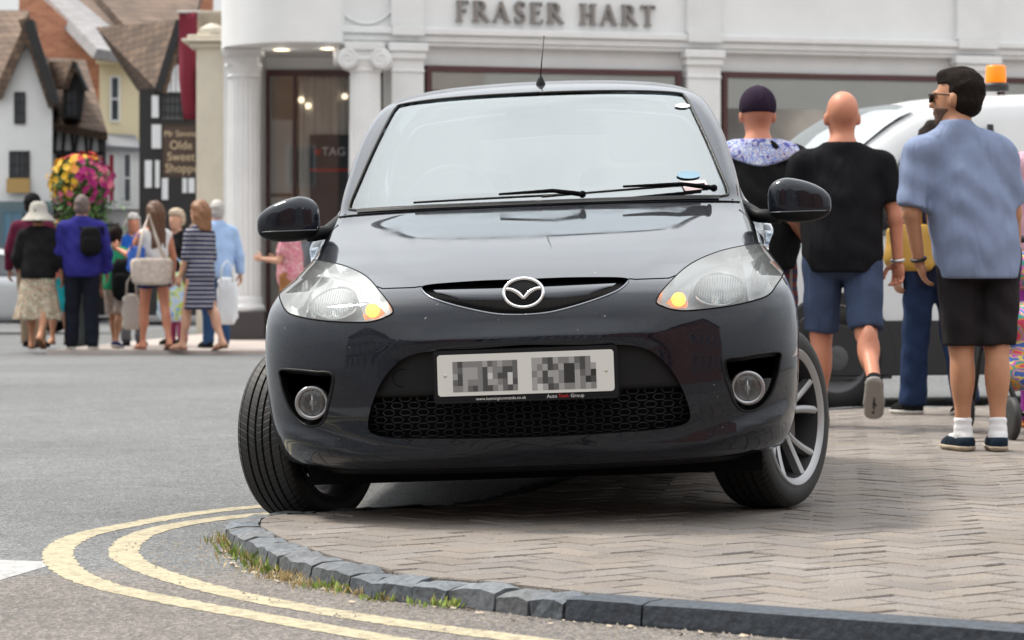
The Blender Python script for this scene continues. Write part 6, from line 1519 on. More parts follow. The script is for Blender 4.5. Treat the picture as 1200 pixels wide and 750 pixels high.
            for nm in 'LR':
                n_ = J['an'+nm]; f, u = J['fd'+nm], J['fu'+nm]; bx_lo = n_-.30; bx_hi = n_+.30; hs = min(h, .012)
                if kind == 'shoe':
                    hgt = q('high', .0)
                    def fn(P): d = foot(P, nm, .010); return smax(d, ((P-n_)@u)-(.0+hgt)+.35*np.maximum(0, (P-n_)@f-.0)*0, .004)
                    so_ = sdf_obj('shoe', fn, bx_lo, bx_hi, hs, mat, root)
                    def fs(P): d = foot(P, nm, .016); return smax(d, ((P-n_)@u)+.058, .003)
                    sdf_obj('sole', fs, bx_lo, bx_hi, min(hs, .008), q('sole', mat), so_)
                else:
                    def fn(P): d = foot(P, nm, .012); return smax(d, ((P-n_)@u)+.066, .003)
                    so_ = sdf_obj('sandal', fn, bx_lo, bx_hi, min(hs, .008), mat, root)
                    st = MB(); lat_ = Vector(np.cross(f, u)); F_ = Vector(f); U_2 = Vector(u); N_ = Vector(n_)
                    for (fo, hh, wd) in ((.09, -.012, .042), (.0, .0, .040)):
                        st.tube([N_+F_*fo+lat_*wd*math.cos(a)+U_2*(-.070+(.058+hh)*math.sin(a)) for a in np.linspace(0, math.pi, 10)], .006, 6)
                    st.build('strap', mat, so_, True)
        elif kind == 'sock':
            for nm in 'LR':
                n_ = J['an'+nm]; k_ = J['kn'+nm]; u = unit(k_-n_)
                def fn(P): return smax(smin(s_cap(P, n_-u*.03, n_+u*.09, .040, .042), foot(P, nm, .004), .02)+.0025*np.sin(((P-n_)@u)*190), ((P-n_)@u)-.075, .004)
                sdf_obj('sock', fn, n_-.28, n_+.28, min(h, .010), mat, root)
        elif kind == 'hair':
            ln = q('len', 0.); ths = q('th', .014)
            def fn(P):
                qq = (P-hc)@Rn/HS; d = s_ell(qq, (0, -.020, .044), (.076+ths, .097+ths, .092+ths*1.1)); d = smin(d, s_ell(qq, (0, -.045, -.02), (.066+ths, .055+ths, .06)), .03)
                rough = .0035*np.sin(qq[:, 0]*150+4*np.sin(qq[:, 2]*40))*np.sin(qq[:, 2]*60+qq[:, 1]*90)+.004*np.sin(qq[:, 0]*70+6*qq[:, 1]*9)*np.sin(qq[:, 2]*85+3); d = d+rough; d = smin(d, s_ell(qq, (0, .045, .105), (.05+ths*.3, .045, .022+ths*.6)), .03) if ln == 0 and ths > .008 else d
                face = smax(qq[:, 1]-.035+.0*qq[:, 2], (qq[:, 2]-q('line', .060)), .02); d = smax(d, -(-smax(-(qq[:, 1]-.020), (qq[:, 2]-q('line', .060)), .01)) if False else -np.maximum(.020-qq[:, 1], qq[:, 2]-q('line', .060)), .008) if True else d
                d = smax(d, -s_ell(qq, (.08, .006, -.01), (.03, .022, .036)), .006) if ln == 0 else d; d = smax(d, -s_ell(qq, (-.08, .006, -.01), (.03, .022, .036)), .006) if ln == 0 else d
                if ln == 0: d = smax(d, -(qq[:, 2]+.085-.3*np.maximum(0, qq[:, 1]+.02)*-1), .01)
                else:
                    for kx in (-.045, 0, .045):
                        d = smin(d, s_cap(qq, (kx, -.075, .0), (kx*1.3+q('dx', 0.), -.095+q('dy', 0.), -ln), .052, .034+.0), .04)
                    for sx in (-1, 1): d = smin(d, s_cap(qq, (sx*.066, -.01, .01), (sx*.075+q('dx', 0.), -.03, -ln*.75), .030, .022), .03)
                    d = d+.005*np.sin(qq[:, 0]*120+3*np.sin(qq[:, 2]*14))
                return d
            sdf_obj('hair', fn, hc-np.array([.2, .26, .2+ln]), hc+np.array([.2, .2, .2]), min(h, .011), mat, root, relax=1)
        elif kind == 'beard':
            def fn(P):
                qq = (P-hc)@Rn/HS; d = head(P)-.0025; d = smax(d, qq[:, 2]+.036, .006); d = smax(d, -(qq[:, 1]-.0), .006); d = smax(d, -(qq[:, 2]+.125), .004); return smax(d, -s_ell(qq, (0, .11, -.055), (.022, .03, .010)), .003)
            sdf_obj('beard', fn, hc-np.array([.15, .15, .16]), hc+np.array([.15, .16, .02]), .008, mat, root)
        elif kind == 'cap':
            def fn(P):
                qq = (P-hc)@Rn/HS; d = s_ell(qq, (0, -.014, .048), (.091, .112, .102)); d = smax(d, -(qq[:, 2]-.012-.12*np.minimum(0, qq[:, 1])*-1*.3), .006)
                br = smax(s_ell(qq, (0, .10, .040), (.078, .10, .012)), -(qq[:, 1]-.05), .01); return smin(d, br, .006)
            co_ = sdf_obj('cap', fn, hc-np.array([.2, .2, .1]), hc+np.array([.2, .28, .2]), min(h, .010), mat, root); b_ = MB(); c_ = Vector(hp(0, -.014, .147)); b_.ico(c_, (.010, .010, .006), 1); b_.build('button', mat, co_, True)
        elif kind == 'sunhat':
            mbh = MB(); prof = [(0, .155), (.05, .150), (.085, .125), (.098, .08), (.103, .035), (.13, .0), (.165, -.035), (.188, -.062), (.190, -.066), (.165, -.042), (.12, -.004), (.095, .02), (.09, .04)]
            mbh.lathe(prof, 40, 'Z'); mbh.v = [tuple(hp(v[0], v[1]*1.1-.015, v[2]+.01)) for v in mbh.v]; mbh.build('sun_hat', mat, root, True)
        elif kind == 'glasses':
            gm_ = MB()
            for s_ in (-1, 1):
                gm_.tube([hp(s_*.081, -.005, .016), hp(s_*.076, .07, .020), hp(s_*.064, .106, .018)], .0035, 6); ln_ = [hp(s_*.034+.030*math.cos(a), .112-.010*abs(math.cos(a)), .006+.021*math.sin(a)) for a in np.linspace(0, 2*math.pi, 17)[:-1]]
                k0 = len(gm_.v); gm_.v += [tuple(v) for v in ln_]+[tuple(v-Rn@np.array([0, .005, 0])) for v in ln_]; gm_.f += [tuple(range(k0, k0+16)), tuple(range(k0+31, k0+15, -1))]+[(k0+i, k0+16+i, k0+16+(i+1) % 16, k0+(i+1) % 16) for i in range(16)]; gm_.m += [0]*18
            gm_.tube([hp(-.01, .116, .014), hp(.01, .116, .014)], .003, 6); gm_.build('sunglasses', mat, root, False)
        elif kind == 'watch':
            nm = q('hand', 'L'); fa = J['fa'+nm]; w_ = Vector(J['wr'+nm]-fa*.02); x_ = Vector(fa).orthogonal().normalized(); y_ = x_.cross(Vector(fa)); wm = MB(); wm.tube([w_+x_*.031*math.cos(a)+y_*.031*math.sin(a) for a in np.linspace(0, 2*math.pi, 17)[:-1]], .0085, 6, closed=True); wm.build(q('name', 'watch'), mat, root, True)
        elif kind == 'scarf':
            def fn(P): 
                d = s_cap(P, nb+np.array([-.06, .03, 0]), nb+np.array([.07, .02, .0]), .055, .055); e_ = nb+np.array([-.06, .13, -.18]); f_ = nb+np.array([-.06, .15, -.62])
                d = smin(d, s_cap(P, nb+np.array([-.05, .07, .0]), e_, .045, .05), .03); return smin(d, s_cap(P, e_, f_, .05, .055), .03)+wr(P*1.5, .008, seed)
            sdf_obj('scarf', fn, nb-np.array([.3, .2, .8]), nb+np.array([.3, .3, .15]), h, mat, root)
        elif kind == 'collarpiece':     # bright shirt collar and yoke over a jacket neck
            def fn(P): return smax(smax(smin(torso(P, inf+.010), s_cap(P, nb+np.array([0, -.01, -.02]), nb+np.array([0, .0, .045]), .072, .066), .03), -(P[:, 2]-(nb[2]-.105+.9*np.abs(P[:, 0])**1.6)), .006), P[:, 2]-(nb[2]+.045), .006)
            sdf_obj('collar', fn, nb-np.array([.3, .25, .2]), nb+np.array([.3, .25, .12]), h*.8, mat, root)
    root['_j'] = 0; del root['_j']
    Mx = Matrix.Translation(g('loc')) @ Matrix.Rotation(g('rz', 0.), 4, 'Z') @ Matrix.Diagonal((H, H, H, 1))
    J['nb'] = nb; J['hc'] = hc
    return root, {k: (Mx @ Vector(v) if k[:2] not in ('fd', 'fu', 'fa') else Vector(v)) for k, v in J.items()}, Mx
def at(px, d, z=0.): return ((px-PX)*d/F, d, z)
black = cloth('black', (.012, .012, .013), var=.3); navy = cloth('navy', (.018, .022, .045)); denim = cloth('denim', (.020, .036, .085), var=.25); hairb = M('hair_dark_brown', (.014, .009, .007), .8, var=.5, vscale=90, bump=.8, bscale=170, spec=.15)
hair_br = M('hair_brown', (.10, .045, .022), .5, var=.4, vscale=50, bump=.3, bscale=120); hair_gr = M('hair_grey', (.42, .40, .38), .6, var=.3, vscale=60, bump=.3, bscale=120); hair_ginger = M('hair_ginger', (.22, .10, .045), .5, var=.45, vscale=40, bump=.3, bscale=120)
sole_w = M('sole_pale', (.62, .60, .55), .7); 
# --- right hand group
# man in the blue shirt, seen from behind, face in profile to the left
pA, jA, mA = person(dict(loc=at(1147, 11.70), rz=R(4), H=1.645, W=1.02, shift=-.20, belly=.03, vox=.0105, skin='tan', label='dark haired man in blue short sleeved shirt, black shorts and white socks',
    turn=R(62), nod=R(2), legL=(R(2), R(3), R(-1.8)), legR=(R(-3), R(4), R(-1.8)), armL=((.14, -.10, -1), (-.22, .25, -1)), armR=((.2, .10, -1), (.15, .35, -1)), handdL=(.35, .35, -1), curl=.4,
    wear=[('shorts', cloth('shorts_black', (.022, .019, .021)), dict(to=.99, flare=.012, o=.012, waist=1.0)), ('tee', cloth('blue_shirt', (.215, .265, .395), var=.08), dict(sleeve=.92, hem=.80, collar=True, o=.017, amp=.006, flare=.03)), ('hair', hairb, dict(th=.0085, line=.064)), ('beard', M('stubble', (.10, .055, .035), .8, var=.4, vscale=80)), ('glasses', M('sunglass_black', (.01, .01, .012), .15)),
          ('sock', cloth('white_sock', (.75, .75, .76), var=.04)), ('shoe', cloth('espadrille_navy', (.012, .022, .035)), dict(sole=M('rope_sole', (.50, .42, .32), .9, bump=.5, bscale=150), high=-.015)), ('watch', M('strap_black', (.01, .01, .01), .5), dict(hand='L'))]))
# bald man in black polo, walking away
pB, jB, mB = person(dict(loc=at(987, 13.6), rz=R(-2), H=1.69, W=1.13, belly=.035, vox=.0115, skin='red', label='bald man in black polo shirt and blue grey shorts walking away, one heel raised',
    legL=(R(7), R(4), R(1)), legR=(R(-15), R(40), R(2), R(-52), .1), turn=R(6), armR=((.24, -.04, -1), (.06, .10, -1)), armL=((.15, .35, -1), (-.3, .9, -.5)), palmR=(-.6, -.7, 0), curl=.75,
    wear=[('shorts', cloth('slate_shorts', (.050, .070, .125)), dict(to=.95, flare=.012, o=.013)), ('tee', cloth('black_polo', (.010, .010, .012), var=.2), dict(sleeve=.72, hem=.82, o=.016, collar=False, amp=.005)), ('shoe', cloth('trainer_black', (.014, .014, .016)), dict(sole=M('sole_grey', (.30, .28, .26), .8), high=.03)), ('watch', M('bracelet_steel', (.5, .5, .5), .3, .9), dict(hand='R', name='bracelet'))]))
# man in a cap and black jacket with a patterned collar
pC, jC, mC = person(dict(loc=at(888, 13.9), rz=R(3), H=1.72, W=1.08, vox=.0115, skin='red', label='man in plum cap and black jacket with blue patterned collar',
    armR=((.30, .28, -1), (-.15, .9, -.35)), armL=((.25, .25, -1), (-.2, .9, -.3)),
    wear=[('shorts', stripes('plaid_cloth', (.16, .04, .035), (.05, .045, .09), 22, .5, 'Z', (.30, .25, .22)), dict(to=1.0, flare=.03, o=.016)), ('jacket', black, dict(sleeve=1.95, hem=.82, o=.028, amp=.008)), ('collarpiece', flower_cloth('patterned_collar_cloth', [(.10, .16, .45), (.60, .62, .70), (.16, .25, .60), (.55, .50, .55), (.08, .10, .35)], 24), dict(o=.028)),
          ('cap', cloth('plum_cap', (.024, .015, .030))), ('shoe', black, {})]))
p_ = mC @ Vector((0, 0, 0)); 
q = MB(); q.tube([jC['hc']+Vector((-.028+.007*i, -.122, .035+.008*math.sin(i*2.1))) for i in range(9)], .0022, 5); o = q.build('cap_lettering', M('script_white', (.6, .6, .6), .6), None, True); o.data.transform(pC.matrix_basis.inverted() if False else mC.inverted()); o.parent = pC
# woman half hidden between them, jeans and a mustard bag
pD, jD, mD = person(dict(loc=at(1096, 15.0), rz=R(20), H=1.62, fem=True, vox=.014, skin='pale', label='woman in navy top and dark jeans half hidden behind the blue shirted man', legL=(R(9), R(5), 0), legR=(R(-8), R(12), 0, R(-12)), turn=R(-20),
    wear=[('trousers', denim, dict(o=.012, flare=.02, len=1.06)), ('jacket', navy, dict(sleeve=1.9, hem=.78, o=.022)), ('hair', hairb, dict(len=.2)), ('shoe', black, dict(sole=sole_w))]))
def bag(name, loc, size, mat, label, handle=.25, rz=0., strapm=None, slump=.12, cat='bag'):
    r = empty(name, loc, rz, label, cat); w_, d_, h_ = size
    vs, fs = sell((0, 0, h_/2), (w_/2, d_/2, h_/2), .45, .55, 28, 16)
    vs = [(v[0]*(1-slump*(v[2]/h_))+.012*math.sin(v[2]*40+v[0]*30), v[1]*(1-.35*(v[2]/h_))+.010*math.sin(v[0]*50+v[2]*20), v[2]) for v in vs]; mesh('pouch', vs, fs, mat, r, True)
    q = MB()
    for sy in (-1, 1): q.tube([Vector((-w_*.28, sy*d_*.25, h_*.9)), Vector((-w_*.22, sy*d_*.15, h_+handle*.6)), Vector((0, 0, h_+handle)), Vector((w_*.22, sy*d_*.15, h_+handle*.6)), Vector((w_*.28, sy*d_*.25, h_*.9))], .008, 6)
    q.build('handle', strapm or mat, r, True); return r
m_must = M('mustard_leather', (.42, .24, .035), .5, var=.12, vscale=10)
bag('shoulder_bag', at(1068, 14.75, .80), (.34, .14, .26), m_must, 'mustard yellow bag held between the bald man and the man in the blue shirt', .3, R(30))
# pushchair and its owner at the right edge
pE, jE, mE = person(dict(loc=at(1232, 13.6), rz=R(10), H=1.66, fem=True, vox=.016, skin='pale', label='woman in a pink cardigan at the right edge of the picture', wear=[('trousers', cloth('purple_leggings', (.20, .03, .20)), {}), ('jacket', cloth('pink_knit', (.62, .38, .46)), dict(sleeve=1.9, hem=.80, o=.02)), ('hair', hair_br, dict(len=.22)), ('shoe', cloth('orange_shoe', (.5, .2, .08)), {})]))
pu = empty('pushchair', at(1222, 12.9), R(8), 'pushchair with a dark frame and bright patchwork blanket at the right edge', 'pushchair')
q = MB()
for sx in (-1, 1):
    q.tube([(sx*.24, .45, .95), (sx*.24, .15, .55), (sx*.23, -.35, .12)], .014, 8); q.tube([(sx*.24, .15, .55), (sx*.24, .35, .12)], .014, 8)
q.tube([(-.24, .45, .95), (.24, .45, .95)], .018, 8); q.tube([(-.23, -.35, .12), (.23, -.35, .12)], .012, 8); q.build('frame', M('frame_black', (.02, .02, .022), .35), pu, True)
patch = flower_cloth('patchwork_cloth', [(.55, .05, .12), (.60, .25, .03), (.05, .28, .22), (.50, .08, .40), (.60, .50, .10), (.06, .12, .40)], 9)
sdf_obj('seat', lambda P: smin(s_cap(P, (-.14, .12, .50), (.14, .12, .50), .14, .14), s_cap(P, (-.14, .22, .80), (.14, .22, .80), .09, .09), .12)+wr(P, .006), (-.45, -.2, .2), (.45, .5, 1.05), .02, patch, pu)
sdf_obj('blanket', lambda P: smin(s_cap(P, (-.2, -.05, .52), (.2, -.05, .50), .10, .10), s_cap(P, (-.2, -.12, .30), (.2, -.10, .32), .08, .08), .12)+wr(P, .012), (-.45, -.4, .1), (.45, .3, .75), .02, patch, pu)
for sx in (-1, 1):
    for yy in (-.35, .35):
        q = MB(); q.lathe([(0, -.02), (.06, -.02), (.085, -.018), (.10, -.01), (.10, .01), (.085, .018), (.06, .02), (0, .02)], 28, 'X', (sx*.27, yy, .10)); q.build('wheel', M('pram_wheel', (.03, .03, .03), .6), pu, True)
# grey haired head far behind, seen past the windscreen
person(dict(loc=at(862, 24.0), rz=R(160), H=1.78, vox=.02, skin='pale', label='grey haired person in a pale coat far behind the parked car', wear=[('trousers', navy, {}), ('jacket', cloth('pale_coat', (.35, .36, .38)), dict(sleeve=1.9, hem=.7)), ('hair', hair_gr, dict(th=.02)), ('shoe', black, {})]))
# --- left hand group, about thirty one metres away
G = 'pedestrians crossing the street on the left'
def far(px, d=31., **k): k.setdefault('vox', .019); k['loc'] = at(px, d); k.setdefault('group', G); return person(k)
far(38, 31.8, rz=R(-8), H=1.80, skin='brown', label='man in a black cap and maroon shirt behind the woman in the sun hat', legL=(R(8), R(5), 0), armL=((.30, .0, -1), (.1, .3, -1)), wear=[('trousers', cloth('khaki', (.26, .20, .14)), {}), ('shirt', cloth('maroon_shirt', (.10, .015, .035)), dict(sleeve=1.9)), ('hair', hairb, dict(th=.008)), ('cap', black), ('shoe', black, {})])
far(45, 31., rz=R(-4), H=1.66, fem=True, W=1.05, skin='tan', label='woman in a white sun hat, black top and floral skirt', legL=(R(6), R(4), 0), legR=(R(-10), R(26), 0, R(-30)), armL=((.32, -.05, -1), (-.2, .5, -1)), armR=((.28, -.02, -1), (.1, .2, -1)),
    wear=[('skirt', flower_cloth('floral_skirt_cloth', [(.09, .10, .07), (.42, .36, .26), (.50, .46, .36), (.34, .16, .12), (.20, .24, .14), (.52, .47, .38)], 17), dict(hem=.36, flare=.27, pleat=.06)), ('jacket', black, dict(sleeve=1.5, hem=.86, o=.028)), ('hair', hairb, dict(th=.010)), ('sunhat', cloth('cream_hat', (.40, .38, .34), var=.06)), ('sandal', M('sandal_brown', (.16, .07, .035), .6), {})])
_, jL3, _ = far(96, 31., rz=R(6), H=1.76, W=1.05, skin='brown', label='man with cropped grey hair, royal blue jacket and small black backpack', armR=((.25, .02, -1), (.05, .3, -1)), armL=((.25, .05, -1), (-.1, .5, -1)), legL=(R(2), R(2), R(2)), legR=(R(-3), R(3), R(2)),
    wear=[('trousers', cloth('black_jeans', (.012, .014, .022)), dict(o=.018, flare=.01)), ('jacket', cloth('royal_blue', (.030, .028, .19)), dict(sleeve=1.95, hem=.83, o=.030, collar=True, amp=.007)), ('hair', M('hair_cropped', (.13, .10, .09), .7), dict(th=.004, line=.05)), ('shoe', black, dict(sole=sole_w))])
far(136, 31.6, rz=R(-15), H=1.42, skin='brown', label='dark haired boy in a green shirt and beige shorts', legL=(R(14), R(8), 0), legR=(R(-10), R(10), 0, R(-10)), wear=[('shorts', cloth('beige', (.40, .33, .29)), dict(to=.95, flare=.02)), ('tee', cloth('green_shirt', (.03, .30, .14)), dict(sleeve=.7)), ('hair', hairb, dict(th=.018)), ('shoe', cloth('navy_trainer', (.02, .03, .10)), dict(sole=sole_w))])
_, jL5, _ = far(181, 30.8, rz=R(28), H=1.68, fem=True, skin='red', label='young woman with long brown hair, white vest top and navy shorts', turn=R(10), legL=(R(12), R(6), 0), legR=(R(-12), R(10), 0, R(-15)), armL=((.45, .25, -.9), (.3, .9, .35)), armR=((.25, .0, -1), (.1, .25, -1)),
    wear=[('shorts', cloth('navy_shorts', (.010, .030, .10)), dict(to=.40, flare=.02, waist=1.08)), ('tank', cloth('white_top', (.70, .70, .70), var=.05), dict(sleeve=0, hem=1.03, o=.012)), ('hair', hair_br, dict(len=.36, th=.016)), ('sandal', MATS['sandal_brown'], {})])
_, jL6, _ = far(234, 30.5, rz=R(55), H=1.69, fem=True, skin='pale', label='woman with auburn hair in a navy and white striped dress with a grey scarf', legL=(R(15), R(5), 0), legR=(R(-14), R(10), 0, R(-12)), armR=((.18, .0, -1), (.05, .25, -1)), armL=((.15, .1, -1), (.0, .4, -1)),
    wear=[('dress', stripes('striped_dress_cloth', (.030, .032, .075), (.42, .41, .42), 19, .74), dict(hem=.50, flare=.185, sleeve=1., pleat=.02, o=.016)), ('hair', hair_ginger, dict(len=.16, th=.018)), ('scarf', cloth('grey_scarf', (.22, .17, .14))), ('sandal', MATS['sandal_brown'], {}), ('watch', M('watch_white', (.7, .7, .7), .4), dict(hand='R'))])
far(254, 31.6, rz=R(30), H=1.72, skin='pale', label='balding man in a light blue shirt and blue jeans carrying a white bag', armR=((.30, -.05, -1), (.15, .1, -1)), legL=(R(4), R(3), 0), wear=[('trousers', cloth('blue_jeans', (.03, .07, .16)), {}), ('shirt', cloth('light_blue_shirt', (.34, .48, .72), var=.06), dict(sleeve=1.9, hem=.84, o=.022, collar=True)), ('hair', hair_gr, dict(th=.004, line=.02)), ('shoe', black, {})])
far(70, 33.5, rz=R(180), H=1.62, fem=True, skin='tan', label='woman in turquoise skirt half hidden behind the man in the royal blue jacket', wear=[('skirt', cloth('turquoise', (.02, .30, .34)), dict(hem=.45, flare=.19)), ('tee', cloth('coral', (.55, .16, .12)), {}), ('hair', hairb, dict(len=.15)), ('sandal', MATS['sandal_brown'], {})])
far(156, 33., rz=R(200), H=1.60, fem=True, skin='red', label='woman in a pink top partly hidden behind the young woman in white', wear=[('trousers', cloth('grey_trousers', (.12, .12, .13)), {}), ('tee', cloth('bright_blue', (.02, .10, .42)), {}), ('hair', hair_gr, dict(len=.12)), ('shoe', black, {})])
far(207, 33.4, rz=R(150), H=1.66, fem=True, skin='pale', label='woman with grey blonde hair in dark clothes behind the striped dress woman', wear=[('trousers', cloth('rose_trousers', (.30, .05, .12)), {}), ('jacket', black, dict(sleeve=1.9)), ('hair', M('hair_blonde', (.45, .36, .26), .6), dict(th=.02)), ('shoe', black, {})])
far(340, 33., rz=R(75), H=1.62, fem=True, W=1.1, skin='pale', label='person in a pink floral shirt standing at the shop entrance behind the car mirror', group=None, armR=((.2, .2, -1), (.0, 1, .1)), armL=((.2, .3, -1), (.0, 1, .15)), wear=[('trousers', cloth('tan_trousers', (.30, .14, .06)), {}), ('tee', flower_cloth('pink_floral_cloth', [(.42, .05, .12), (.60, .30, .34), (.45, .08, .16), (.62, .45, .42)], 22), dict(sleeve=.7, hem=.8, o=.02)), ('hair', hair_br, dict(th=.02)), ('shoe', black, {})])
# things they carry
snake = M('snakeskin_bag', (.50, .42, .36), .6, var=.25, vscale=18)
sb = empty('handbag', at(178, 30.45, .74), R(18), 'large pale snakeskin handbag hanging behind the young woman in white', 'handbag')
vs, fs = sell((0, 0, .15), (.225, .075, .155), .35, .5, 28, 14); mesh('pouch', [(v[0]*(1+.12*(v[2]/.3)), v[1], v[2]) for v in vs], fs, snake, sb, True)
q = MB(); 
for dy in (-.04, .03): q.tube([Vector((-.17, dy, .27)), Vector((-.10, dy+.05, .58)), Vector((-.02, .10, .80)), Vector((.05, dy+.05, .55)), Vector((.15, dy, .27))], .014, 6)
q.build('strap', M('strap_cream', (.55, .48, .42), .6), sb, True)
def backpack(loc, s_, rz, label):
    r = empty('backpack', loc, rz, label, 'backpack'); w_, d_, h_ = s_
    vs, fs = sell((0, 0, 0), (w_/2, d_/2, h_/2), .6, .6, 24, 14); mesh('pouch', vs, fs, cloth('bag_black', (.010, .010, .011)), r, True)
    vs, fs = sell((0, -d_*.42, -h_*.12), (w_*.36, d_*.25, h_*.28), .5, .5, 20, 10); mesh('pocket', vs, fs, MATS['cloth_bag_black'], r, True)
    q = MB(); 
    for sx in (-1, 1): q.tube([Vector((sx*w_*.3, d_*.3, h_*.42)), Vector((sx*w_*.55, d_*.9, h_*.5)), Vector((sx*w_*.6, d_*1.5, .0)), Vector((sx*w_*.35, d_*.5, -h_*.4))], .014, 6)
    q.build('strap', MATS['cloth_bag_black'], r, True); return r
backpack((at(106, 30.78)[0], 30.78, 1.24), (.24, .13, .34), R(6), 'small black sling backpack on the royal blue jacket')
backpack((at(146, 31.30)[0], 31.30, .80), (.30, .20, .50), R(-10), 'large black backpack hanging behind the boy in green')
bag('carrier_bag', at(154, 31.1, .22), (.22, .13, .42), M('canvas_grey', (.42, .38, .34), .8, var=.1), 'grey cloth carrier bag below the black backpack', .22)
bag('carrier_bag', at(266, 31.2, .28), (.26, .12, .55), M('plastic_white', (.70, .73, .76), .4, var=.06), 'white plastic carrier bag hanging from the light blue shirted man', .20)
bag('shopping_bag', at(203, 32.3, .30), (.40, .16, .60), flower_cloth('printed_bag', [(.16, .35, .68), (.45, .62, .82), (.62, .72, .80), (.60, .72, .12), (.20, .42, .75)], 6), 'printed blue and yellow shopping bag behind the two women', .2)
bag('shopping_bag', at(160, 30.6, .88), (.22, .12, .30), M('blue_plastic', (.02, .10, .42), .4), 'bright blue bag held in front of the young woman in white', .15)
# ================================================================== lamp post with a flower ball
lp = empty('flower_post', at(97, 33.0), 0, 'dark post standing under the flower ball behind the pedestrians', 'post')
q = MB(); q.lathe([(.14, -.1), (.14, .0), (.11, .15), (.09, .2), (.085, .9), (.10, .93), (.055, 1.0), (.045, 1.95), (.0, 2.0)], 20, 'Z'); q.build('post', M('post_green_black', (.02, .028, .026), .4), lp, True)
hb_ = empty('hanging_basket', (at(95, 32.8)[0], 32.8, 0), 0, 'hanging basket with a ball of red, yellow and magenta flowers above the pedestrians', 'flower basket')
cb_ = Vector((0, 0, CH+(PY-214)*32.8/F)); 
q = MB(); q.lathe([(0, -.22), (.14, -.19), (.22, -.08), (.24, 0), (.20, .02), (0, .02)], 20, 'Z', tuple(cb_)); q.build('basket', M('basket_liner', (.10, .07, .04), .9), hb_, True)
q = MB(); q.tube([cb_+Vector((.05, .2, -.1)), cb_+Vector((.03, .1, -.2)), cb_+Vector((0, 0, -.15)), cb_+Vector((0, 0, .05))], .012, 6); q.build('bracket', MATS['post_green_black'], hb_, True)
lv = MB()
for i in range(2600):
    a = random.uniform(0, 6.283); z = random.uniform(-1, 1); r = (random.random()**.33)*.37; s2 = math.sqrt(1-z*z); p = cb_+Vector((r*s2*math.cos(a)*1.0, r*s2*math.sin(a), r*z*.92-.02))
    if i % 4 == 0: p = cb_+Vector((random.gauss(.02, .17), random.gauss(0, .15), -random.uniform(.2, .58))); 
    q1 = Vector((random.gauss(0, 1), random.gauss(0, 1), random.gauss(0, 1))).normalized()*random.uniform(.018, .04); q2 = q1.orthogonal().normalized()*q1.length*.5
    lv.add([p-q1, p+q2, p+q1, p-q2], [(0, 1, 2, 3)], random.choice((0, 0, 1)))
lv.build('foliage', [M('basket_leaf', (.05, .13, .025), .6, var=.3, vscale=9), M('basket_leaf_light', (.13, .24, .05), .6, var=.3, vscale=9)], hb_)
fcol = [('bloom_red', (.50, .01, .01)), ('bloom_yellow', (.68, .42, .02)), ('bloom_magenta', (.40, .015, .17)), ('bloom_pink', (.62, .14, .22)), ('bloom_orange', (.75, .30, .08))]
fb = MB()
for i in range(380):
    a = random.uniform(0, 6.283); z = random.uniform(-.75, 1); s2 = math.sqrt(1-z*z); r = .38+random.gauss(0, .02); p = cb_+Vector((r*s2*math.cos(a), r*s2*math.sin(a), r*z*.93))
    x_, z_ = p.x, p.z-cb_.z
    if z_ > .27: ci = random.choice((0, 0, 0, 0, 1))
    elif x_ < -.04 and z_ > -.12: ci = random.choice((1, 1, 1, 1, 1))
    elif x_ > .0: ci = random.choice((2, 2, 2, 2, 3))
    else: ci = random.choice((3, 3, 4, 1))
    if z < -.25 and random.random() < .6: continue
    n_ = (p-cb_).normalized(); u_ = n_.orthogonal().normalized(); w_ = n_.cross(u_); rr = random.uniform(.028, .058)
    for k in range(5):
        b_ = 2*math.pi*k/5+a; e1 = (u_*math.cos(b_)+w_*math.sin(b_)); e2 = (u_*math.cos(b_+.6)+w_*math.sin(b_+.6)); e0 = (u_*math.cos(b_-.6)+w_*math.sin(b_-.6))
        fb.add([p, p+e0*rr*.7+n_*.012, p+e1*rr+n_*.005, p+e2*rr*.7+n_*.012], [(0, 1, 2, 3)], ci)
fb.build('flowers', [M(a, b, .6) for a, b in fcol], hb_)
# ================================================================== van, far car
m_vw = M('van_white', (.66, .68, .69), .28, coat=.6, var=.03, vscale=2)
m_vg = glassmat('van_glass', (.25, .28, .28), .10); m_vs = glassmat('van_windscreen', (.5, .55, .55), .72)
m_vb = M('van_black_plastic', (.02, .02, .022), .5)
# body cross sections from nose (x=0) to tail, driving towards -X: x, half width at sill, half width at roof, z bottom, z waist, z top
def loft_vehicle(root, secs, mat, name='body'):
    V = []; Fq = []; n = 0
    for (x, wb, wt, z0, zw, z1) in secs:
        r = []; rr = min(.14, (z1-zw)*.45+.02)
        hs = [(0, z0), (wb*.75, z0), (wb*.95, z0+.03), (wb*.99, z0+.12), (wb, (z0+zw)/2), (wb*.985, zw-.03), (wb*.97, zw), (wt+(wb*.97-wt)*.5, zw+(z1-zw)*.45), (wt+.01, z1-rr), (wt-.03, z1-rr*.45), (wt-.10, z1-rr*.12), (wt*.5, z1+.0), (0, z1+.012)]
        r = [(x, y, z) for y, z in hs]+[(x, -y, z) for y, z in hs[-2:0:-1]]; V += r; n = len(r)
    for i in range(len(secs)-1):
        for j in range(n): Fq.append((i*n+j, i*n+(j+1) % n, (i+1)*n+(j+1) % n, (i+1)*n+j))
    Fq.append(tuple(range(n-1, -1, -1))); Fq.append(tuple((len(secs)-1)*n+j for j in range(n)))
    bm_ = bmesh.new(); o = mesh(name, V, Fq, mat, root, True); bm_.from_mesh(o.data); bmesh.ops.recalc_face_normals(bm_, faces=bm_.faces); bm_.to_mesh(o.data); bm_.free(); smooth_angle(o, 45)
    sub = o.modifiers.new('round', 'SUBSURF'); sub.levels = 1; sub.render_levels = 1; return o
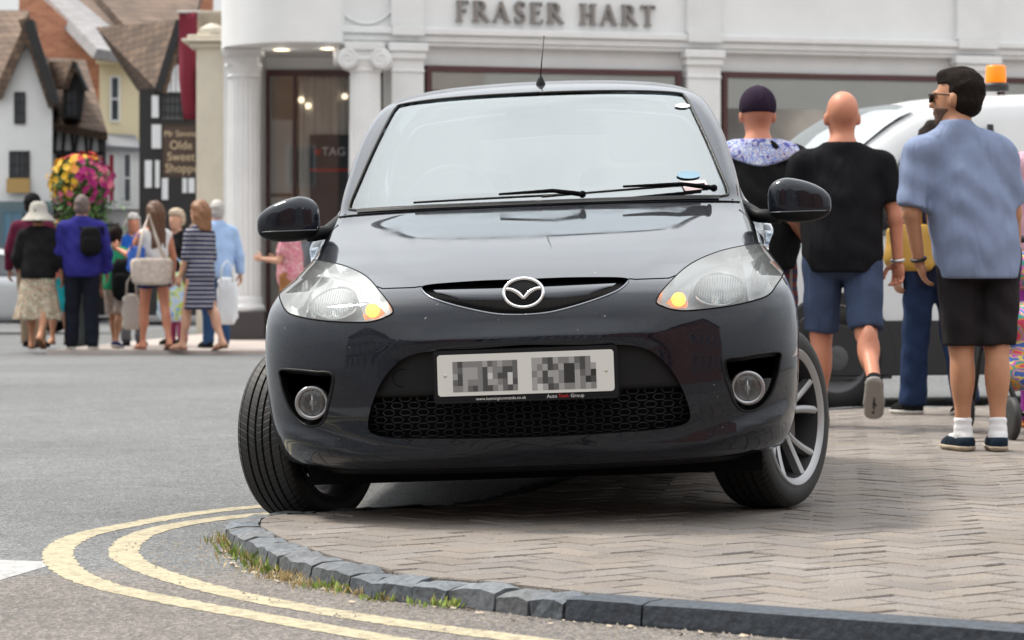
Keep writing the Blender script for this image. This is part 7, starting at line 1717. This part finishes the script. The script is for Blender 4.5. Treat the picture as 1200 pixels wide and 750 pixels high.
van = empty('delivery_van', (.69, 17.14, -.055), R(18), 'white van with an amber roof beacon parked behind the two men on the right', 'van')
vsec = [(.0,.70,.60,.32,.62,.66),(.03,.80,.70,.24,.66,.80),(.12,.88,.76,.20,.80,.92),(.35,.93,.80,.20,.92,1.06),(.75,.96,.80,.20,1.02,1.20),(.95,.96,.79,.20,1.04,1.32),(1.25,.96,.77,.20,1.05,1.60),(1.6,.96,.75,.20,1.05,1.86),(1.85,.96,.75,.20,1.05,1.965),(2.2,.96,.76,.20,1.05,2.02),(3.0,.96,.78,.20,1.05,2.04),(4.2,.96,.78,.20,1.05,2.04),(4.7,.95,.77,.20,1.05,2.02),(4.85,.92,.74,.26,1.05,1.98)]
vb = loft_vehicle(van, vsec, m_vw)
def v_top(x):
    return np.interp(x, [s_[0] for s_ in vsec], [s_[5] for s_ in vsec])
q = MB(); rows = []
for x in np.linspace(.93, 1.74, 9):
    z = v_top(x); wt = np.interp(x, [s_[0] for s_ in vsec], [s_[2] for s_ in vsec]); rows.append([(x-.02, y*(wt-.06), z+.030-.10*abs(y)**4*.6) for y in np.linspace(-1, 1, 13)])
for r in rows: q.v += r
for i in range(8):
    for j in range(12): k = i*13+j; q.f.append((k, k+13, k+14, k+1)); q.m.append(0)
o = q.build('windscreen', m_vs, van, True); s_ = o.modifiers.new('thick', 'SOLIDIFY'); s_.thickness = .006
def vside(name, pts, sy, mat, parent=van, off=.012, th=.02):
    q = MB(); wb, wt = .96*.97, .76
    def yy(z): return np.interp(z, [1.05, 1.50, 1.9], [.935, .86, .80])
    n = len(pts); a = [(x, sy*(yy(z)+off), z) for x, z in pts]; b = [(x, sy*(yy(z)+off-th), z) for x, z in pts]
    q.add(a+b, [tuple(range(n)), tuple(range(2*n-1, n-1, -1))]+[(i, i+n, (i+1) % n+n, (i+1) % n) for i in range(n)]); o = q.build(name, mat, parent)
    bm_ = bmesh.new(); bm_.from_mesh(o.data); bmesh.ops.recalc_face_normals(bm_, faces=bm_.faces); bm_.to_mesh(o.data); bm_.free(); return o
for sy in (-1, 1):
    vside('side_window', [(1.22,1.10),(2.15,1.08),(2.15,1.72),(1.80,1.74),(1.62,1.66)], sy, m_vg)
    vside('window_seal', [(2.18,1.06),(2.215,1.06),(2.215,1.80),(2.18,1.80)], sy, m_vb, off=.010)
    q = MB(); q.box((2.3, sy*.955-.02, .95), (4.6, sy*.955+.02, .985)); q.build('side_rail', m_vb, van)
    q = MB(); q.box((.15, sy*.962-.012, .22), (4.7, sy*.962+.012, .56)); q.build('sill_moulding', m_vb, van, bevel=.006)
    q = MB(); q.lathe([(.40, -.02), (.40, .03), (.33, .03), (.33, -.02)], 28, 'X', (0, 0, 0), a0=0, a1=math.pi)
    for xc in (1.06, 4.0):
        a_ = MB(); a_.lathe([(.0, .93), (.33, .935), (.335, .968), (.40, .975), (.41, .955)], 32, 'Y', (0, 0, 0), a0=0 if sy else 0, a1=math.pi*2)
        a_.v = [(v[0]+xc, v[1]*sy, max(v[2]+.33, .20)) for v in a_.v]; a_.build('wheel_arch', m_vb, van)
        t_ = MB(); t_.lathe([(.2, .74), (.29, .73), (.325, .76), (.33, .80), (.33, .92), (.325, .96), (.29, .985), (.22, .985), (.2, .97)], 40, 'Y'); t_.v = [(v[0]+xc, v[1]*sy, v[2]+.33) for v in t_.v]; w_ = t_.build('wheel', m_rub, van, True)
        t_ = MB(); t_.lathe([(.0, .975), (.06, .982), (.10, .962), (.17, .955), (.20, .975), (.215, .98)], 32, 'Y'); t_.v = [(v[0]+xc, v[1]*sy, v[2]+.33) for v in t_.v]; t_.build('hub_cap', M('hub_grey', (.09, .09, .095), .5, .3), w_, True)
    vs, fs = sell((0, 0, 0), (.09, .10, .17), .6, .7, 24, 16); o = mesh('door_mirror', [(v[0]+1.28, v[1]+sy*1.10, v[2]+1.28) for v in vs], fs, m_vb, van, True)
    q = MB(); q.tube([(1.32, sy*.90, 1.20), (1.29, sy*1.08, 1.22)], .035, 8); q.build('mirror_arm', m_vb, o, True)
    q = MB(); q.prism([(.05,.66),(.30,.98),(.52,1.02),(.30,.72)], 0, .05); q.v = [(v[0], sy*(.78+v[1]+(.13 if v[0] > .2 else 0)), v[2]) for v in q.v]; q.build('headlight', M('van_lamp', (.6, .62, .62), .15), van)
q = MB(); q.box((-.03, -.72, .24), (.10, .72, .46)); q.build('bumper', m_vb, van, bevel=.04)
q = MB(); q.box((-.01, -.45, .50), (.05, .45, .64)); q.build('front_grille', m_vb, van, bevel=.02)
bc = empty('roof_beacon'); bc.parent = van; bcp = Vector((2.45, -.42, 2.045)); bc.location = bcp
q = MB(); q.lathe([(0, 0), (.085, 0), (.085, .035), (.075, .05), (0, .05)], 24, 'Z'); q.build('beacon_base', m_vb, bc, True)
q = MB(); q.lathe([(.066, .05), (.068, .07), (.064, .15), (.058, .165), (0, .17)], 24, 'Z'); q.build('beacon_dome', M('beacon_orange', (.85, .22, .01), .25, emit=(1., .25, .0), es=.25), bc, True)
# silver saloon at the left edge of the picture
fc_ = empty('silver_car', (at(-38, 45)[0], 45.0, ROADZ), R(0), 'silver car seen at the left edge of the picture behind the pedestrians', 'car')
m_silver = M('car_silver', (.50, .52, .54), .3, .5, coat=.8)
csec = [(-2.05,.60,.50,.35,.60,.66),(-1.95,.78,.65,.22,.62,.74),(-1.6,.84,.70,.18,.68,.86),(-1.0,.86,.70,.18,.78,.98),(-.75,.86,.68,.18,.86,1.06),(-.2,.86,.62,.18,.88,1.38),(.4,.86,.61,.18,.88,1.44),(1.0,.86,.62,.18,.88,1.38),(1.55,.86,.68,.18,.88,1.06),(1.95,.82,.68,.20,.80,.98),(2.1,.70,.60,.34,.72,.90)]
cb2 = loft_vehicle(fc_, csec, m_silver)
for sy in (-1, 1):
    q = MB(); pts_ = [(-.62,.95),(-.15,1.28),(.42,1.35),(.95,1.28),(1.35,.98)]; n = len(pts_); a = [(x, sy*(.835-(z-.9)*.42+.02), z) for x, z in pts_]; b = [(x, sy*(.80-(z-.9)*.42), z) for x, z in pts_]
    q.add(a+b, [tuple(range(n)), tuple(range(2*n-1, n-1, -1))]+[(i, i+n, (i+1) % n+n, (i+1) % n) for i in range(n)]); q.build('side_window', m_pane, fc_)
    for xc in (-1.3, 1.3):
        t_ = MB(); t_.lathe([(0, .80), (.18, .79), (.20, .80), (.29, .80), (.31, .82), (.31, .86), (.29, .885), (.21, .885), (.19, .87), (0, .865)], 32, 'Y'); t_.v = [(v[0]+xc, v[1]*sy*.985, v[2]+.31) for v in t_.v]; t_.build('wheel', m_rub, fc_, True)
    q = MB(); q.box((-2.03, sy*.62-.12, .62), (-1.9, sy*.62+.12, .74)); q.build('headlight', MATS['van_lamp'], fc_, bevel=.03); q = MB(); q.box((2.0, sy*.6-.12, .74), (2.09, sy*.6+.12, .88)); q.build('tail_light', M('tail_red', (.4, .01, .01), .2), fc_, bevel=.02)
